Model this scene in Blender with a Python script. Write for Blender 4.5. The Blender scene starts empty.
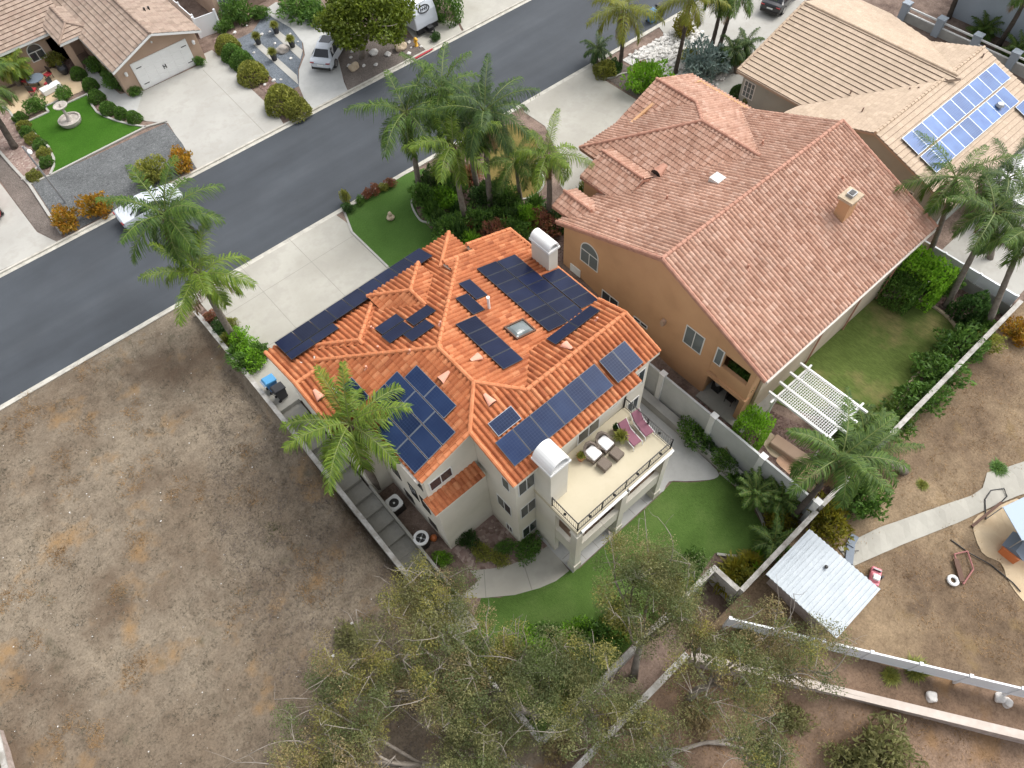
import bpy, bmesh, math, random
import numpy as np
from mathutils import Vector, Matrix
R_ = random.Random(7)
NP = np.random.RandomState(11)
scene = bpy.context.scene
COL = scene.collection
PI = math.pi
# ------------------------------------------------------------------ camera model (survey of the site: X along the street, Y across it)
F_PX, CAM_H = 715.0, 36.0
TH, YAW, ROLL = 0.55572806, 0.92385991, -0.08544944
_h = np.array([math.cos(YAW), math.sin(YAW), 0]); _r = np.array([math.sin(YAW), -math.cos(YAW), 0]); _z = np.array([0, 0, 1.])
_f = _h * math.sin(TH) - _z * math.cos(TH); _u = _h * math.cos(TH) + _z * math.sin(TH)
_c, _s = math.cos(ROLL), math.sin(ROLL)
_r2 = _c * _r + _s * _u; _u2 = -_s * _r + _c * _u
CM = np.array([_r2, _u2, _f])
def ray(x, y):
    return CM.T @ np.array([x - 512, -(y - 384), F_PX])
def W(x, y, z=0.0):
    d = ray(x, y); t = (z - CAM_H) / d[2]
    return (d[0] * t, d[1] * t, z)
def WXY(x, y, z=0.0):
    return W(x, y, z)[:2]
def proj(p):
    c = CM @ (np.array(p, float) - np.array([0, 0, CAM_H])); return (512 + F_PX * c[0] / c[2], 384 - F_PX * c[1] / c[2])
def YPL(px, c):
    d = ray(*px); t = c / d[1]; return (d[0] * t, c, CAM_H + d[2] * t)
def XPL(px, c):
    d = ray(*px); t = c / d[0]; return (c, d[1] * t, CAM_H + d[2] * t)
def HT(b, zb, t):
    x, y, _ = W(*b, zb); best = None
    for k in range(0, 300):
        z = zb + k * 0.05; q = proj((x, y, z)); e = math.hypot(q[0] - t[0], q[1] - t[1])
        if best is None or e < best[0]: best = (e, z)
    return best[1]
# ------------------------------------------------------------------ materials
MATS = {}
def _nt(name):
    m = bpy.data.materials.new(name); m.use_nodes = True; nt = m.node_tree
    return m, nt, nt.nodes['Principled BSDF'], nt.nodes, nt.links
def rgba(c): return (c[0], c[1], c[2], 1)
def flat(name, c, rough=.6, metal=0., spec=.5):
    if name in MATS: return MATS[name]
    m, nt, b, N, L = _nt(name)
    b.inputs['Base Color'].default_value = rgba(c); b.inputs['Roughness'].default_value = rough; b.inputs['Metallic'].default_value = metal
    b.inputs['Specular IOR Level'].default_value = spec
    MATS[name] = m; return m
def ramp(N, stops, interp='LINEAR'):
    r = N.new('ShaderNodeValToRGB'); cr = r.color_ramp; cr.interpolation = interp
    while len(cr.elements) > 1: cr.elements.remove(cr.elements[-1])
    cr.elements[0].position = stops[0][0]; cr.elements[0].color = rgba(stops[0][1])
    for p, c in stops[1:]:
        e = cr.elements.new(p); e.color = rgba(c)
    return r
def noise(N, L, vec, scale, detail=4, rough=.55):
    n = N.new('ShaderNodeTexNoise'); n.inputs['Scale'].default_value = scale; n.inputs['Detail'].default_value = detail; n.inputs['Roughness'].default_value = rough
    if vec is not None: L.new(vec, n.inputs['Vector'])
    return n
def mixc(N, L, fac, a, b, mode='MIX'):
    m = N.new('ShaderNodeMix'); m.data_type = 'RGBA'; m.blend_type = mode
    if isinstance(fac, (int, float)): m.inputs[0].default_value = fac
    else: L.new(fac, m.inputs[0])
    for i, v in ((6, a), (7, b)):
        if isinstance(v, tuple): m.inputs[i].default_value = rgba(v)
        else: L.new(v, m.inputs[i])
    return m.outputs[2]
def noisy(name, stops, scale=1.5, rough=.85, bump=.0, bscale=30, fine=None, fscale=25, detail=6, spec=.3, coord='pos'):
    """surface colour from layered noise; fine = (colour, amount) speckle"""
    if name in MATS: return MATS[name]
    m, nt, b, N, L = _nt(name)
    if coord == 'pos': v = N.new('ShaderNodeNewGeometry').outputs['Position']
    else: v = N.new('ShaderNodeTexCoord').outputs['Object']
    n = noise(N, L, v, scale, detail); r = ramp(N, stops); L.new(n.outputs[0], r.inputs[0]); col = r.outputs[0]
    if fine:
        n2 = noise(N, L, v, fscale, 3, .7); r2 = ramp(N, [(.46, (0, 0, 0)), (.62, (1, 1, 1))]); L.new(n2.outputs[0], r2.inputs[0])
        mm = N.new('ShaderNodeMath'); mm.operation = 'MULTIPLY'; L.new(r2.outputs[0], mm.inputs[0]); mm.inputs[1].default_value = fine[1]
        col = mixc(N, L, mm.outputs[0], col, fine[0])
    L.new(col, b.inputs['Base Color']); b.inputs['Roughness'].default_value = rough; b.inputs['Specular IOR Level'].default_value = spec
    if bump:
        n3 = noise(N, L, v, bscale, 5, .65); bp = N.new('ShaderNodeBump'); bp.inputs['Strength'].default_value = bump; bp.inputs['Distance'].default_value = .03
        L.new(n3.outputs[0], bp.inputs['Height']); L.new(bp.outputs[0], b.inputs['Normal'])
    MATS[name] = m; return m
def leafmat(name, cols, trans=.2, rough=.55, gain=2.6):
    if name in MATS: return MATS[name]
    if 'weed' in name: gain = 1.
    if 'orange' in name or 'blue' in name or 'yellow' in name: gain = 1.5
    if 'euc' in name: gain = 2.15
    if 'palm' in name: gain = 1.65
    if 'tree' in name: gain = 1.5
    cols = [tuple(c * gain for c in q) for q in cols]; trans = max(trans, .4)
    m, nt, b, N, L = _nt(name)
    g = N.new('ShaderNodeNewGeometry'); st = [(i / max(1, len(cols) - 1), c) for i, c in enumerate(cols)]
    r = ramp(N, st); L.new(g.outputs['Random Per Island'], r.inputs[0])
    n = noise(N, L, g.outputs['Position'], .9, 2); r2 = ramp(N, [(.3, (.72, .72, .72)), (.7, (1.2, 1.2, 1.1))]); L.new(n.outputs[0], r2.inputs[0])
    col = mixc(N, L, 1.0, r.outputs[0], r2.outputs[0], 'MULTIPLY')
    L.new(col, b.inputs['Base Color']); b.inputs['Roughness'].default_value = rough; b.inputs['Specular IOR Level'].default_value = .35
    t = N.new('ShaderNodeBsdfTranslucent'); L.new(col, t.inputs[0]); mx = N.new('ShaderNodeMixShader'); mx.inputs[0].default_value = trans
    L.new(b.outputs[0], mx.inputs[1]); L.new(t.outputs[0], mx.inputs[2]); L.new(mx.outputs[0], N['Material Output'].inputs[0])
    MATS[name] = m; return m
def tilemat(name, cols, edge=None, gap_shade_w=.12, rough=.75, stain=(.8, 1.1), pale=None):
    """roof tile: UV counts tiles across (u) and courses down (v); one random tone per tile"""
    if name in MATS: return MATS[name]
    m, nt, b, N, L = _nt(name)
    uv = N.new('ShaderNodeUVMap'); sp = N.new('ShaderNodeSeparateXYZ'); L.new(uv.outputs[0], sp.inputs[0])
    fl = []
    for k in (0, 1):
        f = N.new('ShaderNodeMath'); f.operation = 'FLOOR'; L.new(sp.outputs[k], f.inputs[0]); fl.append(f.outputs[0])
    cb = N.new('ShaderNodeCombineXYZ'); L.new(fl[0], cb.inputs[0]); L.new(fl[1], cb.inputs[1])
    wn = N.new('ShaderNodeTexWhiteNoise'); wn.noise_dimensions = '3D'; L.new(cb.outputs[0], wn.inputs['Vector'])
    r = ramp(N, [(i / max(1, len(cols) - 1), c) for i, c in enumerate(cols)]); L.new(wn.outputs['Value'], r.inputs[0]); col = r.outputs[0]
    g = N.new('ShaderNodeNewGeometry')
    n = noise(N, L, g.outputs['Position'], .35, 5, .6); r2 = ramp(N, [(.3, (stain[0],) * 3), (.7, (stain[1],) * 3)]); L.new(n.outputs[0], r2.inputs[0])
    col = mixc(N, L, 1.0, col, r2.outputs[0], 'MULTIPLY')
    n4 = noise(N, L, g.outputs['Position'], 9, 4, .7); r4 = ramp(N, [(.35, (.82, .82, .82)), (.7, (1.08, 1.08, 1.08))]); L.new(n4.outputs[0], r4.inputs[0])
    col = mixc(N, L, 1.0, col, r4.outputs[0], 'MULTIPLY')
    if edge:  # dark band painted on each course's foot as the shade of the gaps
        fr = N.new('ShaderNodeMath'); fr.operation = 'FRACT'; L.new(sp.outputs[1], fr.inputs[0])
        gt = N.new('ShaderNodeMath'); gt.operation = 'GREATER_THAN'; L.new(fr.outputs[0], gt.inputs[0]); gt.inputs[1].default_value = 1 - gap_shade_w
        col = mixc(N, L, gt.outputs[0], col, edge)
    L.new(col, b.inputs['Base Color']); b.inputs['Roughness'].default_value = rough; b.inputs['Specular IOR Level'].default_value = .3
    MATS[name] = m; return m
# ------------------------------------------------------------------ mesh builder
class MB:
    def __init__(s): s.v = []; s.f = []; s.uv = None
    def add(s, vs, fs):
        o = len(s.v); s.v += [tuple(float(c) for c in p) for p in vs]; s.f += [tuple(i + o for i in f) for f in fs]; return s
    def quad(s, a, b, c, d): return s.add([a, b, c, d], [(0, 1, 2, 3)])
    def poly(s, pts): return s.add(pts, [tuple(range(len(pts)))])
    def box(s, x0, x1, y0, y1, z0, z1):
        vs = [(x0, y0, z0), (x1, y0, z0), (x1, y1, z0), (x0, y1, z0), (x0, y0, z1), (x1, y0, z1), (x1, y1, z1), (x0, y1, z1)]
        return s.add(vs, [(3, 2, 1, 0), (4, 5, 6, 7), (0, 1, 5, 4), (1, 2, 6, 5), (2, 3, 7, 6), (3, 0, 4, 7)])
    def obox(s, c, size, rz=0, m=None):
        """box centred in xy on c with its bottom at c.z, turned by rz (or by matrix m about c)"""
        a, b, h = size[0] / 2, size[1] / 2, size[2]
        vs = [(-a, -b, 0), (a, -b, 0), (a, b, 0), (-a, b, 0), (-a, -b, h), (a, -b, h), (a, b, h), (-a, b, h)]
        M = m if m is not None else Matrix.Rotation(rz, 3, 'Z')
        vs = [tuple(Vector(c) + M @ Vector(v)) for v in vs]
        return s.add(vs, [(3, 2, 1, 0), (4, 5, 6, 7), (0, 1, 5, 4), (1, 2, 6, 5), (2, 3, 7, 6), (3, 0, 4, 7)])
    def beam(s, p0, p1, w, h):
        """square bar from p0 to p1"""
        p0, p1 = Vector(p0), Vector(p1); d = (p1 - p0).normalized(); up = Vector((0, 0, 1))
        if abs(d.z) > .98: up = Vector((1, 0, 0))
        a = d.cross(up).normalized() * w / 2; b = a.cross(d).normalized() * h / 2
        vs = [p + sa * a + sb * b for p in (p0, p1) for sa, sb in ((-1, -1), (1, -1), (1, 1), (-1, 1))]
        return s.add(vs, [(3, 2, 1, 0), (4, 5, 6, 7), (0, 1, 5, 4), (1, 2, 6, 5), (2, 3, 7, 6), (3, 0, 4, 7)])
    def tube(s, path, radii, n=8, cap=True):
        path = [Vector(p) for p in path]
        if not hasattr(radii, '__len__'): radii = [radii] * len(path)
        o = len(s.v); prev = None
        for i, p in enumerate(path):
            d = (path[min(i + 1, len(path) - 1)] - path[max(i - 1, 0)]).normalized()
            if prev is None:
                a = d.orthogonal().normalized()
            else:
                a = (prev - d * prev.dot(d)); a = a.normalized() if a.length > 1e-5 else d.orthogonal().normalized()
            prev = a; b = d.cross(a)
            for k in range(n):
                t = 2 * PI * k / n; q = p + (a * math.cos(t) + b * math.sin(t)) * radii[i]; s.v.append(tuple(q))
        for i in range(len(path) - 1):
            for k in range(n):
                k2 = (k + 1) % n; s.f.append((o + i * n + k, o + i * n + k2, o + (i + 1) * n + k2, o + (i + 1) * n + k))
        if cap:
            s.f.append(tuple(o + k for k in reversed(range(n)))); s.f.append(tuple(o + (len(path) - 1) * n + k for k in range(n)))
        return s
    def lathe(s, prof, c=(0, 0, 0), n=16):
        o = len(s.v)
        for r, z in prof:
            for k in range(n):
                t = 2 * PI * k / n; s.v.append((c[0] + r * math.cos(t), c[1] + r * math.sin(t), c[2] + z))
        for i in range(len(prof) - 1):
            for k in range(n):
                k2 = (k + 1) % n; s.f.append((o + i * n + k, o + i * n + k2, o + (i + 1) * n + k2, o + (i + 1) * n + k))
        s.f.append(tuple(o + k for k in reversed(range(n)))); s.f.append(tuple(o + (len(prof) - 1) * n + k for k in range(n)))
        return s
    def prism(s, poly, z0, z1):
        n = len(poly); vs = [(p[0], p[1], z0) for p in poly] + [(p[0], p[1], z1) for p in poly]
        fs = [tuple(reversed(range(n))), tuple(range(n, 2 * n))] + [(i, (i + 1) % n, n + (i + 1) % n, n + i) for i in range(n)]
        return s.add(vs, fs)
    def slab(s, pts, t):
        """3-D polygon given thickness straight down"""
        n = len(pts); vs = [tuple(p) for p in pts] + [(p[0], p[1], p[2] - t) for p in pts]
        fs = [tuple(range(n)), tuple(reversed(range(n, 2 * n)))] + [((i + 1) % n, i, n + i, n + (i + 1) % n) for i in range(n)]
        return s.add(vs, fs)
    def blob(s, c, r, seed=0, sub=2, amp=.25):
        bm = bmesh.new(); bmesh.ops.create_icosphere(bm, subdivisions=sub, radius=1)
        rr = random.Random(seed); ph = [rr.uniform(0, 6) for _ in range(6)]
        vs = []
        for v in bm.verts:
            p = v.co; k = 1 + amp * (math.sin(2.3 * p.x + ph[0]) * math.sin(2.9 * p.y + ph[1]) + .6 * math.sin(4.1 * p.z + ph[2]) * math.sin(3.7 * p.x + ph[3]))
            vs.append((c[0] + p.x * r[0] * k, c[1] + p.y * r[1] * k, c[2] + p.z * r[2] * k))
        bm.verts.index_update(); fs = [tuple(v.index for v in f.verts) for f in bm.faces]; bm.free()
        return s.add(vs, fs)
    def build(s, name, m, parent=None, loc=None, smooth=False, bevel=0):
        me = bpy.data.meshes.new(name)
        off = Vector(loc) if loc is not None else (wloc(parent) if parent is not None else Vector((0, 0, 0)))
        me.from_pydata([(p[0] - off.x, p[1] - off.y, p[2] - off.z) for p in s.v], [], s.f)
        me.update(); bm = bmesh.new(); bm.from_mesh(me); bmesh.ops.recalc_face_normals(bm, faces=bm.faces)
        if bevel: bmesh.ops.bevel(bm, geom=list(bm.edges), offset=bevel, segments=1, affect='EDGES', clamp_overlap=True)
        bm.to_mesh(me); bm.free()
        for mm in (m if isinstance(m, (list, tuple)) else [m]): me.materials.append(mm)
        if smooth: me.polygons.foreach_set('use_smooth', [True] * len(me.polygons))
        return link(name, me, parent, off if parent is None else None)
def wloc(o):
    v = Vector((0, 0, 0))
    while o is not None: v = v + o.location; o = o.parent
    return v
def link(name, me, parent=None, loc=None):
    o = bpy.data.objects.new(name, me); COL.objects.link(o)
    if parent is not None: o.parent = parent
    elif loc is not None: o.location = loc
    return o
def tag(o, label=None, cat=None, group=None, kind=None):
    if label: o['label'] = label
    if cat: o['category'] = cat
    if group: o['group'] = group
    if kind: o['kind'] = kind
    return o
def thing(name, label, cat, loc=(0, 0, 0), group=None, rz=0):
    o = bpy.data.objects.new(name, None); COL.objects.link(o); o.location = loc; o.rotation_euler = (0, 0, rz); o.empty_display_size = .2
    return tag(o, label, cat, group)
def kids(o): return [c for c in COL.objects if c.parent is o]
def copy_tree(o, parent=None):
    ch = [c for c in o.children]
    c = o.copy(); COL.objects.link(c)
    if parent is not None: c.parent = parent
    for k in ch: copy_tree(k, c)
    return c
def struct(o): o['kind'] = 'structure'; return o
# numpy-made meshes of many small leaf faces
def leaf_mesh(name, P, D, S, m, wid=.45, fold=.15, up=None):
    """P centres (n,3), D leaf axes (n,3) unit, S lengths (n): one kite-shaped face each"""
    n = len(P); rnd = NP.normal(size=(n, 3)); A = np.cross(D, rnd); A /= np.linalg.norm(A, axis=1)[:, None] + 1e-9
    S = np.asarray(S)[:, None]
    a = P - D * S * .5; b = P + A * S * wid * .5; c = P + D * S * .5; d = P - A * S * wid * .5
    V = np.stack([a, b, c, d], 1).reshape(-1, 3); I = np.arange(4 * n, dtype=np.int32)
    return quad_mesh(name, V, I.reshape(-1, 4), m)
def quad_mesh(name, V, Fq, m):
    me = bpy.data.meshes.new(name); nf = len(Fq)
    me.vertices.add(len(V)); me.vertices.foreach_set('co', np.asarray(V, np.float32).ravel())
    me.loops.add(nf * 4); me.loops.foreach_set('vertex_index', np.asarray(Fq, np.int32).ravel())
    me.polygons.add(nf); me.polygons.foreach_set('loop_start', np.arange(0, nf * 4, 4, dtype=np.int32)); me.polygons.foreach_set('loop_total', np.full(nf, 4, np.int32))
    me.update(calc_edges=True); me.validate(); me.materials.append(m); return me
def unit(v): return v / (np.linalg.norm(v, axis=-1, keepdims=True) + 1e-9)
# ------------------------------------------------------------------ roofs
def plane_basis(pts):
    n = Vector((0, 0, 0)); k = len(pts)
    for i in range(k):
        a, b = Vector(pts[i]), Vector(pts[(i + 1) % k]); n += a.cross(b)
    n.normalize()
    if n.z < 0: n = -n
    eu = Vector((0, 0, 1)).cross(n)
    eu = eu.normalized() if eu.length > 1e-6 else Vector((1, 0, 0))
    ev = eu.cross(n).normalized()
    if ev.z > 0: ev = -ev; eu = -eu
    return n, eu, ev
def tile_roof(name, polys, m, parent, kind='barrel', w=.28, h=.38, amp=.05, lift=.03, base=.03):
    """tiles modelled course by course over each (convex) roof plane"""
    BM = bmesh.new(); uvl = BM.loops.layers.uv.new('UVMap')
    off = wloc(parent)
    for pts in polys:
        n, eu, ev = plane_basis(pts); d0 = Vector(pts[0]).dot(n)
        U = [Vector(p).dot(eu) for p in pts]; V = [Vector(p).dot(ev) for p in pts]
        bm = bmesh.new(); ul = bm.loops.layers.uv.new('UVMap')
        if kind == 'barrel': prof = [(0, .0), (.12, .0), (.27, .62), (.45, 1.), (.63, 1.), (.82, .6)]
        else: prof = [(0, .0), (.5, .12)]
        i0, i1 = math.floor(min(U) / w) - 1, math.ceil(max(U) / w) + 1
        j0, j1 = math.floor(min(V) / h) - 1, math.ceil(max(V) / h) + 1
        us = [(i + a, amp * b) for i in range(i0, i1) for a, b in prof]
        vs = [q for j in range(j0, j1) for q in ((j, 0.), (j + .97, lift))]
        grid = []
        for vv, vo in vs:
            grid.append([bm.verts.new(eu * (uu * w) + ev * (vv * h) + n * (d0 + uo + vo + base)) for uu, uo in us])
        for a in range(len(vs) - 1):
            for b in range(len(us) - 1):
                f = bm.faces.new((grid[a][b], grid[a][b + 1], grid[a + 1][b + 1], grid[a + 1][b]))
                for lp, (q, r) in zip(f.loops, ((a, b), (a, b + 1), (a + 1, b + 1), (a + 1, b))):
                    # keep whole step face within its own course for the colour
                    lp[ul].uv = (us[r][0], vs[q][0])
        cen = sum((Vector(p) for p in pts), Vector()) / len(pts)
        k = len(pts)
        for i in range(k):
            a, b = Vector(pts[i]), Vector(pts[(i + 1) % k]); e = (b - a).normalized(); pn = e.cross(n)
            if pn.dot(cen - a) > 0: pn = -pn
            bmesh.ops.bisect_plane(bm, geom=list(bm.verts) + list(bm.edges) + list(bm.faces), plane_co=a, plane_no=pn, clear_outer=True)
        mp = {}
        for v in bm.verts: mp[v] = BM.verts.new(v.co - off)
        for f in bm.faces:
            try: nf = BM.faces.new([mp[v] for v in f.verts])
            except ValueError: continue
            for l0, l1 in zip(f.loops, nf.loops): l1[uvl].uv = l0[ul].uv
            if nf.normal.length == 0: nf.normal_update()
            if nf.normal.dot(n) < 0: nf.normal_flip()
        bm.free()
    me = bpy.data.meshes.new(name); BM.to_mesh(me); BM.free(); me.materials.append(m)
    return link(name, me, parent)
def roof_deck(name, polys, m, parent, t=.16, drop=.0):
    mb = MB()
    for p in polys: mb.slab([(a[0], a[1], a[2] - drop) for a in p], t)
    return mb.build(name, m, parent)
def ridge_caps(name, lines, m, parent, r=.13, step=.36, rise=.06):
    for a, b in lines:
        mb = MB(); a, b = Vector(a), Vector(b); L = (b - a).length; k = max(1, int(L / step)); d = (b - a) / k
        for i in range(k):
            p = a + d * i; q = a + d * (i + 1.08)
            mb.tube([p + Vector((0, 0, rise)), q + Vector((0, 0, rise - .015))], [r, r * .88], 8)
        mb.build(name, m, parent)
# ------------------------------------------------------------------ openings in walls
WIN_FR = None
def window(parent, axis, c, out, u0, u1, z0, z1, mull=1, frame=None, pane=None, fw=.07, name='window', arch=False, grid=0):
    """frame with panes, on the wall plane axis=c facing out (+1/-1)"""
    frame = frame or MATS['window_white']; pane = pane or MATS['glass_dark']
    mb = MB(); pb = MB(); d0, d1 = (c + out * -.03, c + out * .028)
    lo, hi = min(d0, d1), max(d0, d1)
    def bx(m, a, b, e, f, l=lo, h=hi):
        if axis == 'x': m.box(l, h, a, b, e, f)
        else: m.box(a, b, l, h, e, f)
    bx(mb, u0, u0 + fw, z0, z1); bx(mb, u1 - fw, u1, z0, z1); bx(mb, u0 + fw, u1 - fw, z0, z0 + fw); bx(mb, u0 + fw, u1 - fw, z1 - fw, z1)
    for i in range(mull):
        u = u0 + (u1 - u0) * (i + 1) / (mull + 1); bx(mb, u - fw * .4, u + fw * .4, z0 + fw, z1 - fw)
    for i in range(grid):
        z = z0 + (z1 - z0) * (i + 1) / (grid + 1); bx(mb, u0 + fw, u1 - fw, z - .015, z + .015, min(c + out * .02, c + out * .026), max(c + out * .02, c + out * .026))
    pl, ph = min(c + out * .004, c + out * .018), max(c + out * .004, c + out * .018)
    bx(pb, u0 + fw * .8, u1 - fw * .8, z0 + fw * .8, z1 - fw * .8, pl, ph)
    if arch:
        r = (u1 - u0) / 2; uc = (u0 + u1) / 2; K = 12
        P = lambda rr, t, dd: ((dd, uc + rr * math.cos(t), z1 + rr * math.sin(t)) if axis == 'x' else (uc + rr * math.cos(t), dd, z1 + rr * math.sin(t)))
        for k in range(K):
            t0, t1 = PI * k / K, PI * (k + 1) / K
            for dd in (lo, hi): mb.quad(P(r - fw, t0, dd), P(r, t0, dd), P(r, t1, dd), P(r - fw, t1, dd))
            mb.quad(P(r, t0, lo), P(r, t0, hi), P(r, t1, hi), P(r, t1, lo)); mb.quad(P(r - fw, t0, lo), P(r - fw, t0, hi), P(r - fw, t1, hi), P(r - fw, t1, lo))
        pb.poly([P(r - fw * .8, PI * k / K, ph if out > 0 else pl) for k in range(K + 1)])
    o = mb.build(name, frame, parent); pb.build('pane', pane, o)
    return o
def wall_face(mb, pts, zb, t=.18, out=None):
    """upright wall along plan line(s): pts (x,y,ztop) in order; given thickness inward (left of travel)"""
    for i, ((x0, y0, t0), (x1, y1, t1)) in enumerate(zip(pts[:-1], pts[1:])):
        L = math.hypot(x1 - x0, y1 - y0); e = .004 / L
        if i == 0: x0, y0 = x0 + (x1 - x0) * e, y0 + (y1 - y0) * e
        if i == len(pts) - 2: x1, y1 = x1 - (x1 - x0) * e, y1 - (y1 - y0) * e
        nx, ny = -(y1 - y0) / L * t, (x1 - x0) / L * t
        vs = [(x0, y0, zb), (x1, y1, zb), (x1 + nx, y1 + ny, zb), (x0 + nx, y0 + ny, zb), (x0, y0, t0), (x1, y1, t1), (x1 + nx, y1 + ny, t1), (x0 + nx, y0 + ny, t0)]
        mb.add(vs, [(3, 2, 1, 0), (4, 5, 6, 7), (0, 1, 5, 4), (1, 2, 6, 5), (2, 3, 7, 6), (3, 0, 4, 7)])
    return mb
# ------------------------------------------------------------------ plants
DEADS = {}
def frond_arrays(rng, n_fronds=20, L=3.0, leaf=.75, el=(70, -25), nl=34, width=.075, droop=1.5, plume=.35):
    V = []; Fc = []; RV = []
    for k in range(n_fronds):
        age = (k + .5) / n_fronds; az = k * 2.39996 + rng.uniform(-.2, .2); e0 = math.radians(el[0] + (el[1] - el[0]) * age + rng.uniform(-8, 8))
        Lk = L * (.8 + .3 * math.sin(PI * min(1, age + .25))) * rng.uniform(.9, 1.08); dr = droop * (.55 + .7 * age) * rng.uniform(.85, 1.15)
        H = np.array([math.cos(az), math.sin(az), 0.]); Z = np.array([0, 0, 1.]); side = np.array([-math.sin(az), math.cos(az), 0.])
        pts = [np.zeros(3)]; dirs = []; N = 26; tw = rng.uniform(-.5, .5)
        for i in range(N):
            t = i / N; a = e0 - dr * t ** 1.15; d = H * math.cos(a) + Z * math.sin(a) + side * tw * t * .25; d = d / np.linalg.norm(d); dirs.append(d); pts.append(pts[-1] + d * Lk / N)
        dirs.append(dirs[-1]); pts = np.array(pts); dirs = np.array(dirs)
        RV.append([tuple(p) for p in pts[::3]])
        for i in range(nl):
            t = .12 + .88 * (i + .5) / nl; q = t * N; i0 = min(N - 1, int(q)); p = pts[i0] + (pts[i0 + 1] - pts[i0]) * (q - i0); d = dirs[i0]
            nrm = np.cross(d, side); ll = leaf * (math.sin(PI * (.18 + .74 * t)) ** .8) * rng.uniform(.8, 1.15)
            for sg in (-1, 1):
                o = sg * side * 1. + d * (.55 + .4 * t) - nrm * rng.uniform(-plume * 2.2, plume * 1.2); o = o / np.linalg.norm(o)
                m1 = p + o * ll * .5 + Z * (-.06 * ll); m2 = p + o * ll * .82 + Z * (-(.3 + rng.uniform(0, .5)) * ll)
                wv = np.cross(o, Z + .4 * nrm); wv = wv / (np.linalg.norm(wv) + 1e-9) * width * .5
                b = len(V); V += [p - wv * .6, p + wv * .6, m1 + wv, m1 - wv, m2 + wv * .25, m2 - wv * .25]
                Fc += [(b, b + 1, b + 2, b + 3), (b + 3, b + 2, b + 4, b + 5)]
    return np.array(V), np.array(Fc), RV
CROWNS = {}
def palm_crown(kind, m, stem_m):
    """cached crown meshes, several per kind"""
    key = (kind, m.name)
    if key in CROWNS: return CROWNS[key]
    spec = dict(queen0=(1, 16, 3.4, .85, (72, -24), 62, .045, 1.5), queen1=(2, 13, 3.3, .85, (66, -12), 62, .045, 1.4), queen2=(3, 18, 3.4, .85, (70, -32), 62, .045, 1.45), queen4=(14, 11, 3.6, .9, (60, -30), 62, .045, 1.25),
                queen3=(8, 13, 3.6, .9, (52, -12), 62, .045, 1.35), small=(4, 18, 1.5, .45, (70, 0), 32, .045, 1.5), sago=(5, 28, 1.05, .3, (75, 0), 26, .035, 1.1))[kind]
    rng = random.Random(spec[0]); V, Fc, RV = frond_arrays(rng, spec[1], spec[2], spec[3], spec[4], spec[5], spec[6], spec[7])
    me = quad_mesh('fronds', V, Fc, m)
    mb = MB()
    for pth in RV: mb.tube(pth, [.035 * (1 - i / len(pth)) + .008 for i in range(len(pth))], 4, False)
    st = bpy.data.meshes.new('stalks'); st.from_pydata(mb.v, [], mb.f); st.update(); st.materials.append(stem_m)
    CROWNS[key] = (me, st); return CROWNS[key]
def palm(base, top, label, kind='queen0', mat=None, group=None, r=.17, rot=0, scale=1., skirt=True, name='palm_tree', cat='palm tree', trunk=None):
    mat = mat or MATS['palm_green']; t = thing(name, label, cat, base, group)
    b, q = Vector(base), Vector(top); mb = MB(); N = 14; pth = []; rad = []
    bow = Vector((R_.uniform(-.15, .15), R_.uniform(-.15, .15), 0))
    for i in range(N + 1):
        f = i / N; pth.append(b.lerp(q, f) + bow * math.sin(PI * f)); rad.append(r * (1.25 - .5 * f) * (1.1 if i % 2 else 1) * (1.25 if i == 0 else 1))
    pth[0] = pth[0] - Vector((0, 0, .15))
    mb.tube(pth, rad, 9).build('trunk', trunk or MATS['palm_trunk'], t, smooth=True)
    me, st = palm_crown(kind, mat, MATS['palm_stalk'])
    for nm, dat in (('fronds', me), ('stalks', st)):
        o = link(nm, dat, t); o.location = q - b; o.rotation_euler = (0, 0, rot); o.scale = (scale,) * 3
    if skirt and (q - b).length > 4.5:
        if 'm' not in DEADS: DEADS['m'] = [quad_mesh('dead_fronds', *frond_arrays(random.Random(77 + i), 5, 2.3, .6, (-25, -70), 34, .045, .9)[:2], MATS['palm_dead']) for i in range(2)]
        o = link('dead_fronds', DEADS['m'][len(label) % 2], t); o.location = q - b - Vector((0, 0, .15)); o.rotation_euler = (0, 0, rot + 1.3); o.scale = (scale * .9,) * 3
    if skirt:
        sk = MB(); d = (q - b).normalized()
        for k in range(22):
            a = k * 2.4; h = .15 + .9 * (k / 22); p = q - d * h; o_ = Vector((math.cos(a), math.sin(a), .5)).normalized()
            sk.tube([p, p + o_ * .22 * scale + Vector((0, 0, .18))], [.07 * scale, .03], 4)
        sk.build('boots', MATS['palm_boot'], t)
    return t
BUSH = {}
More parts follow.
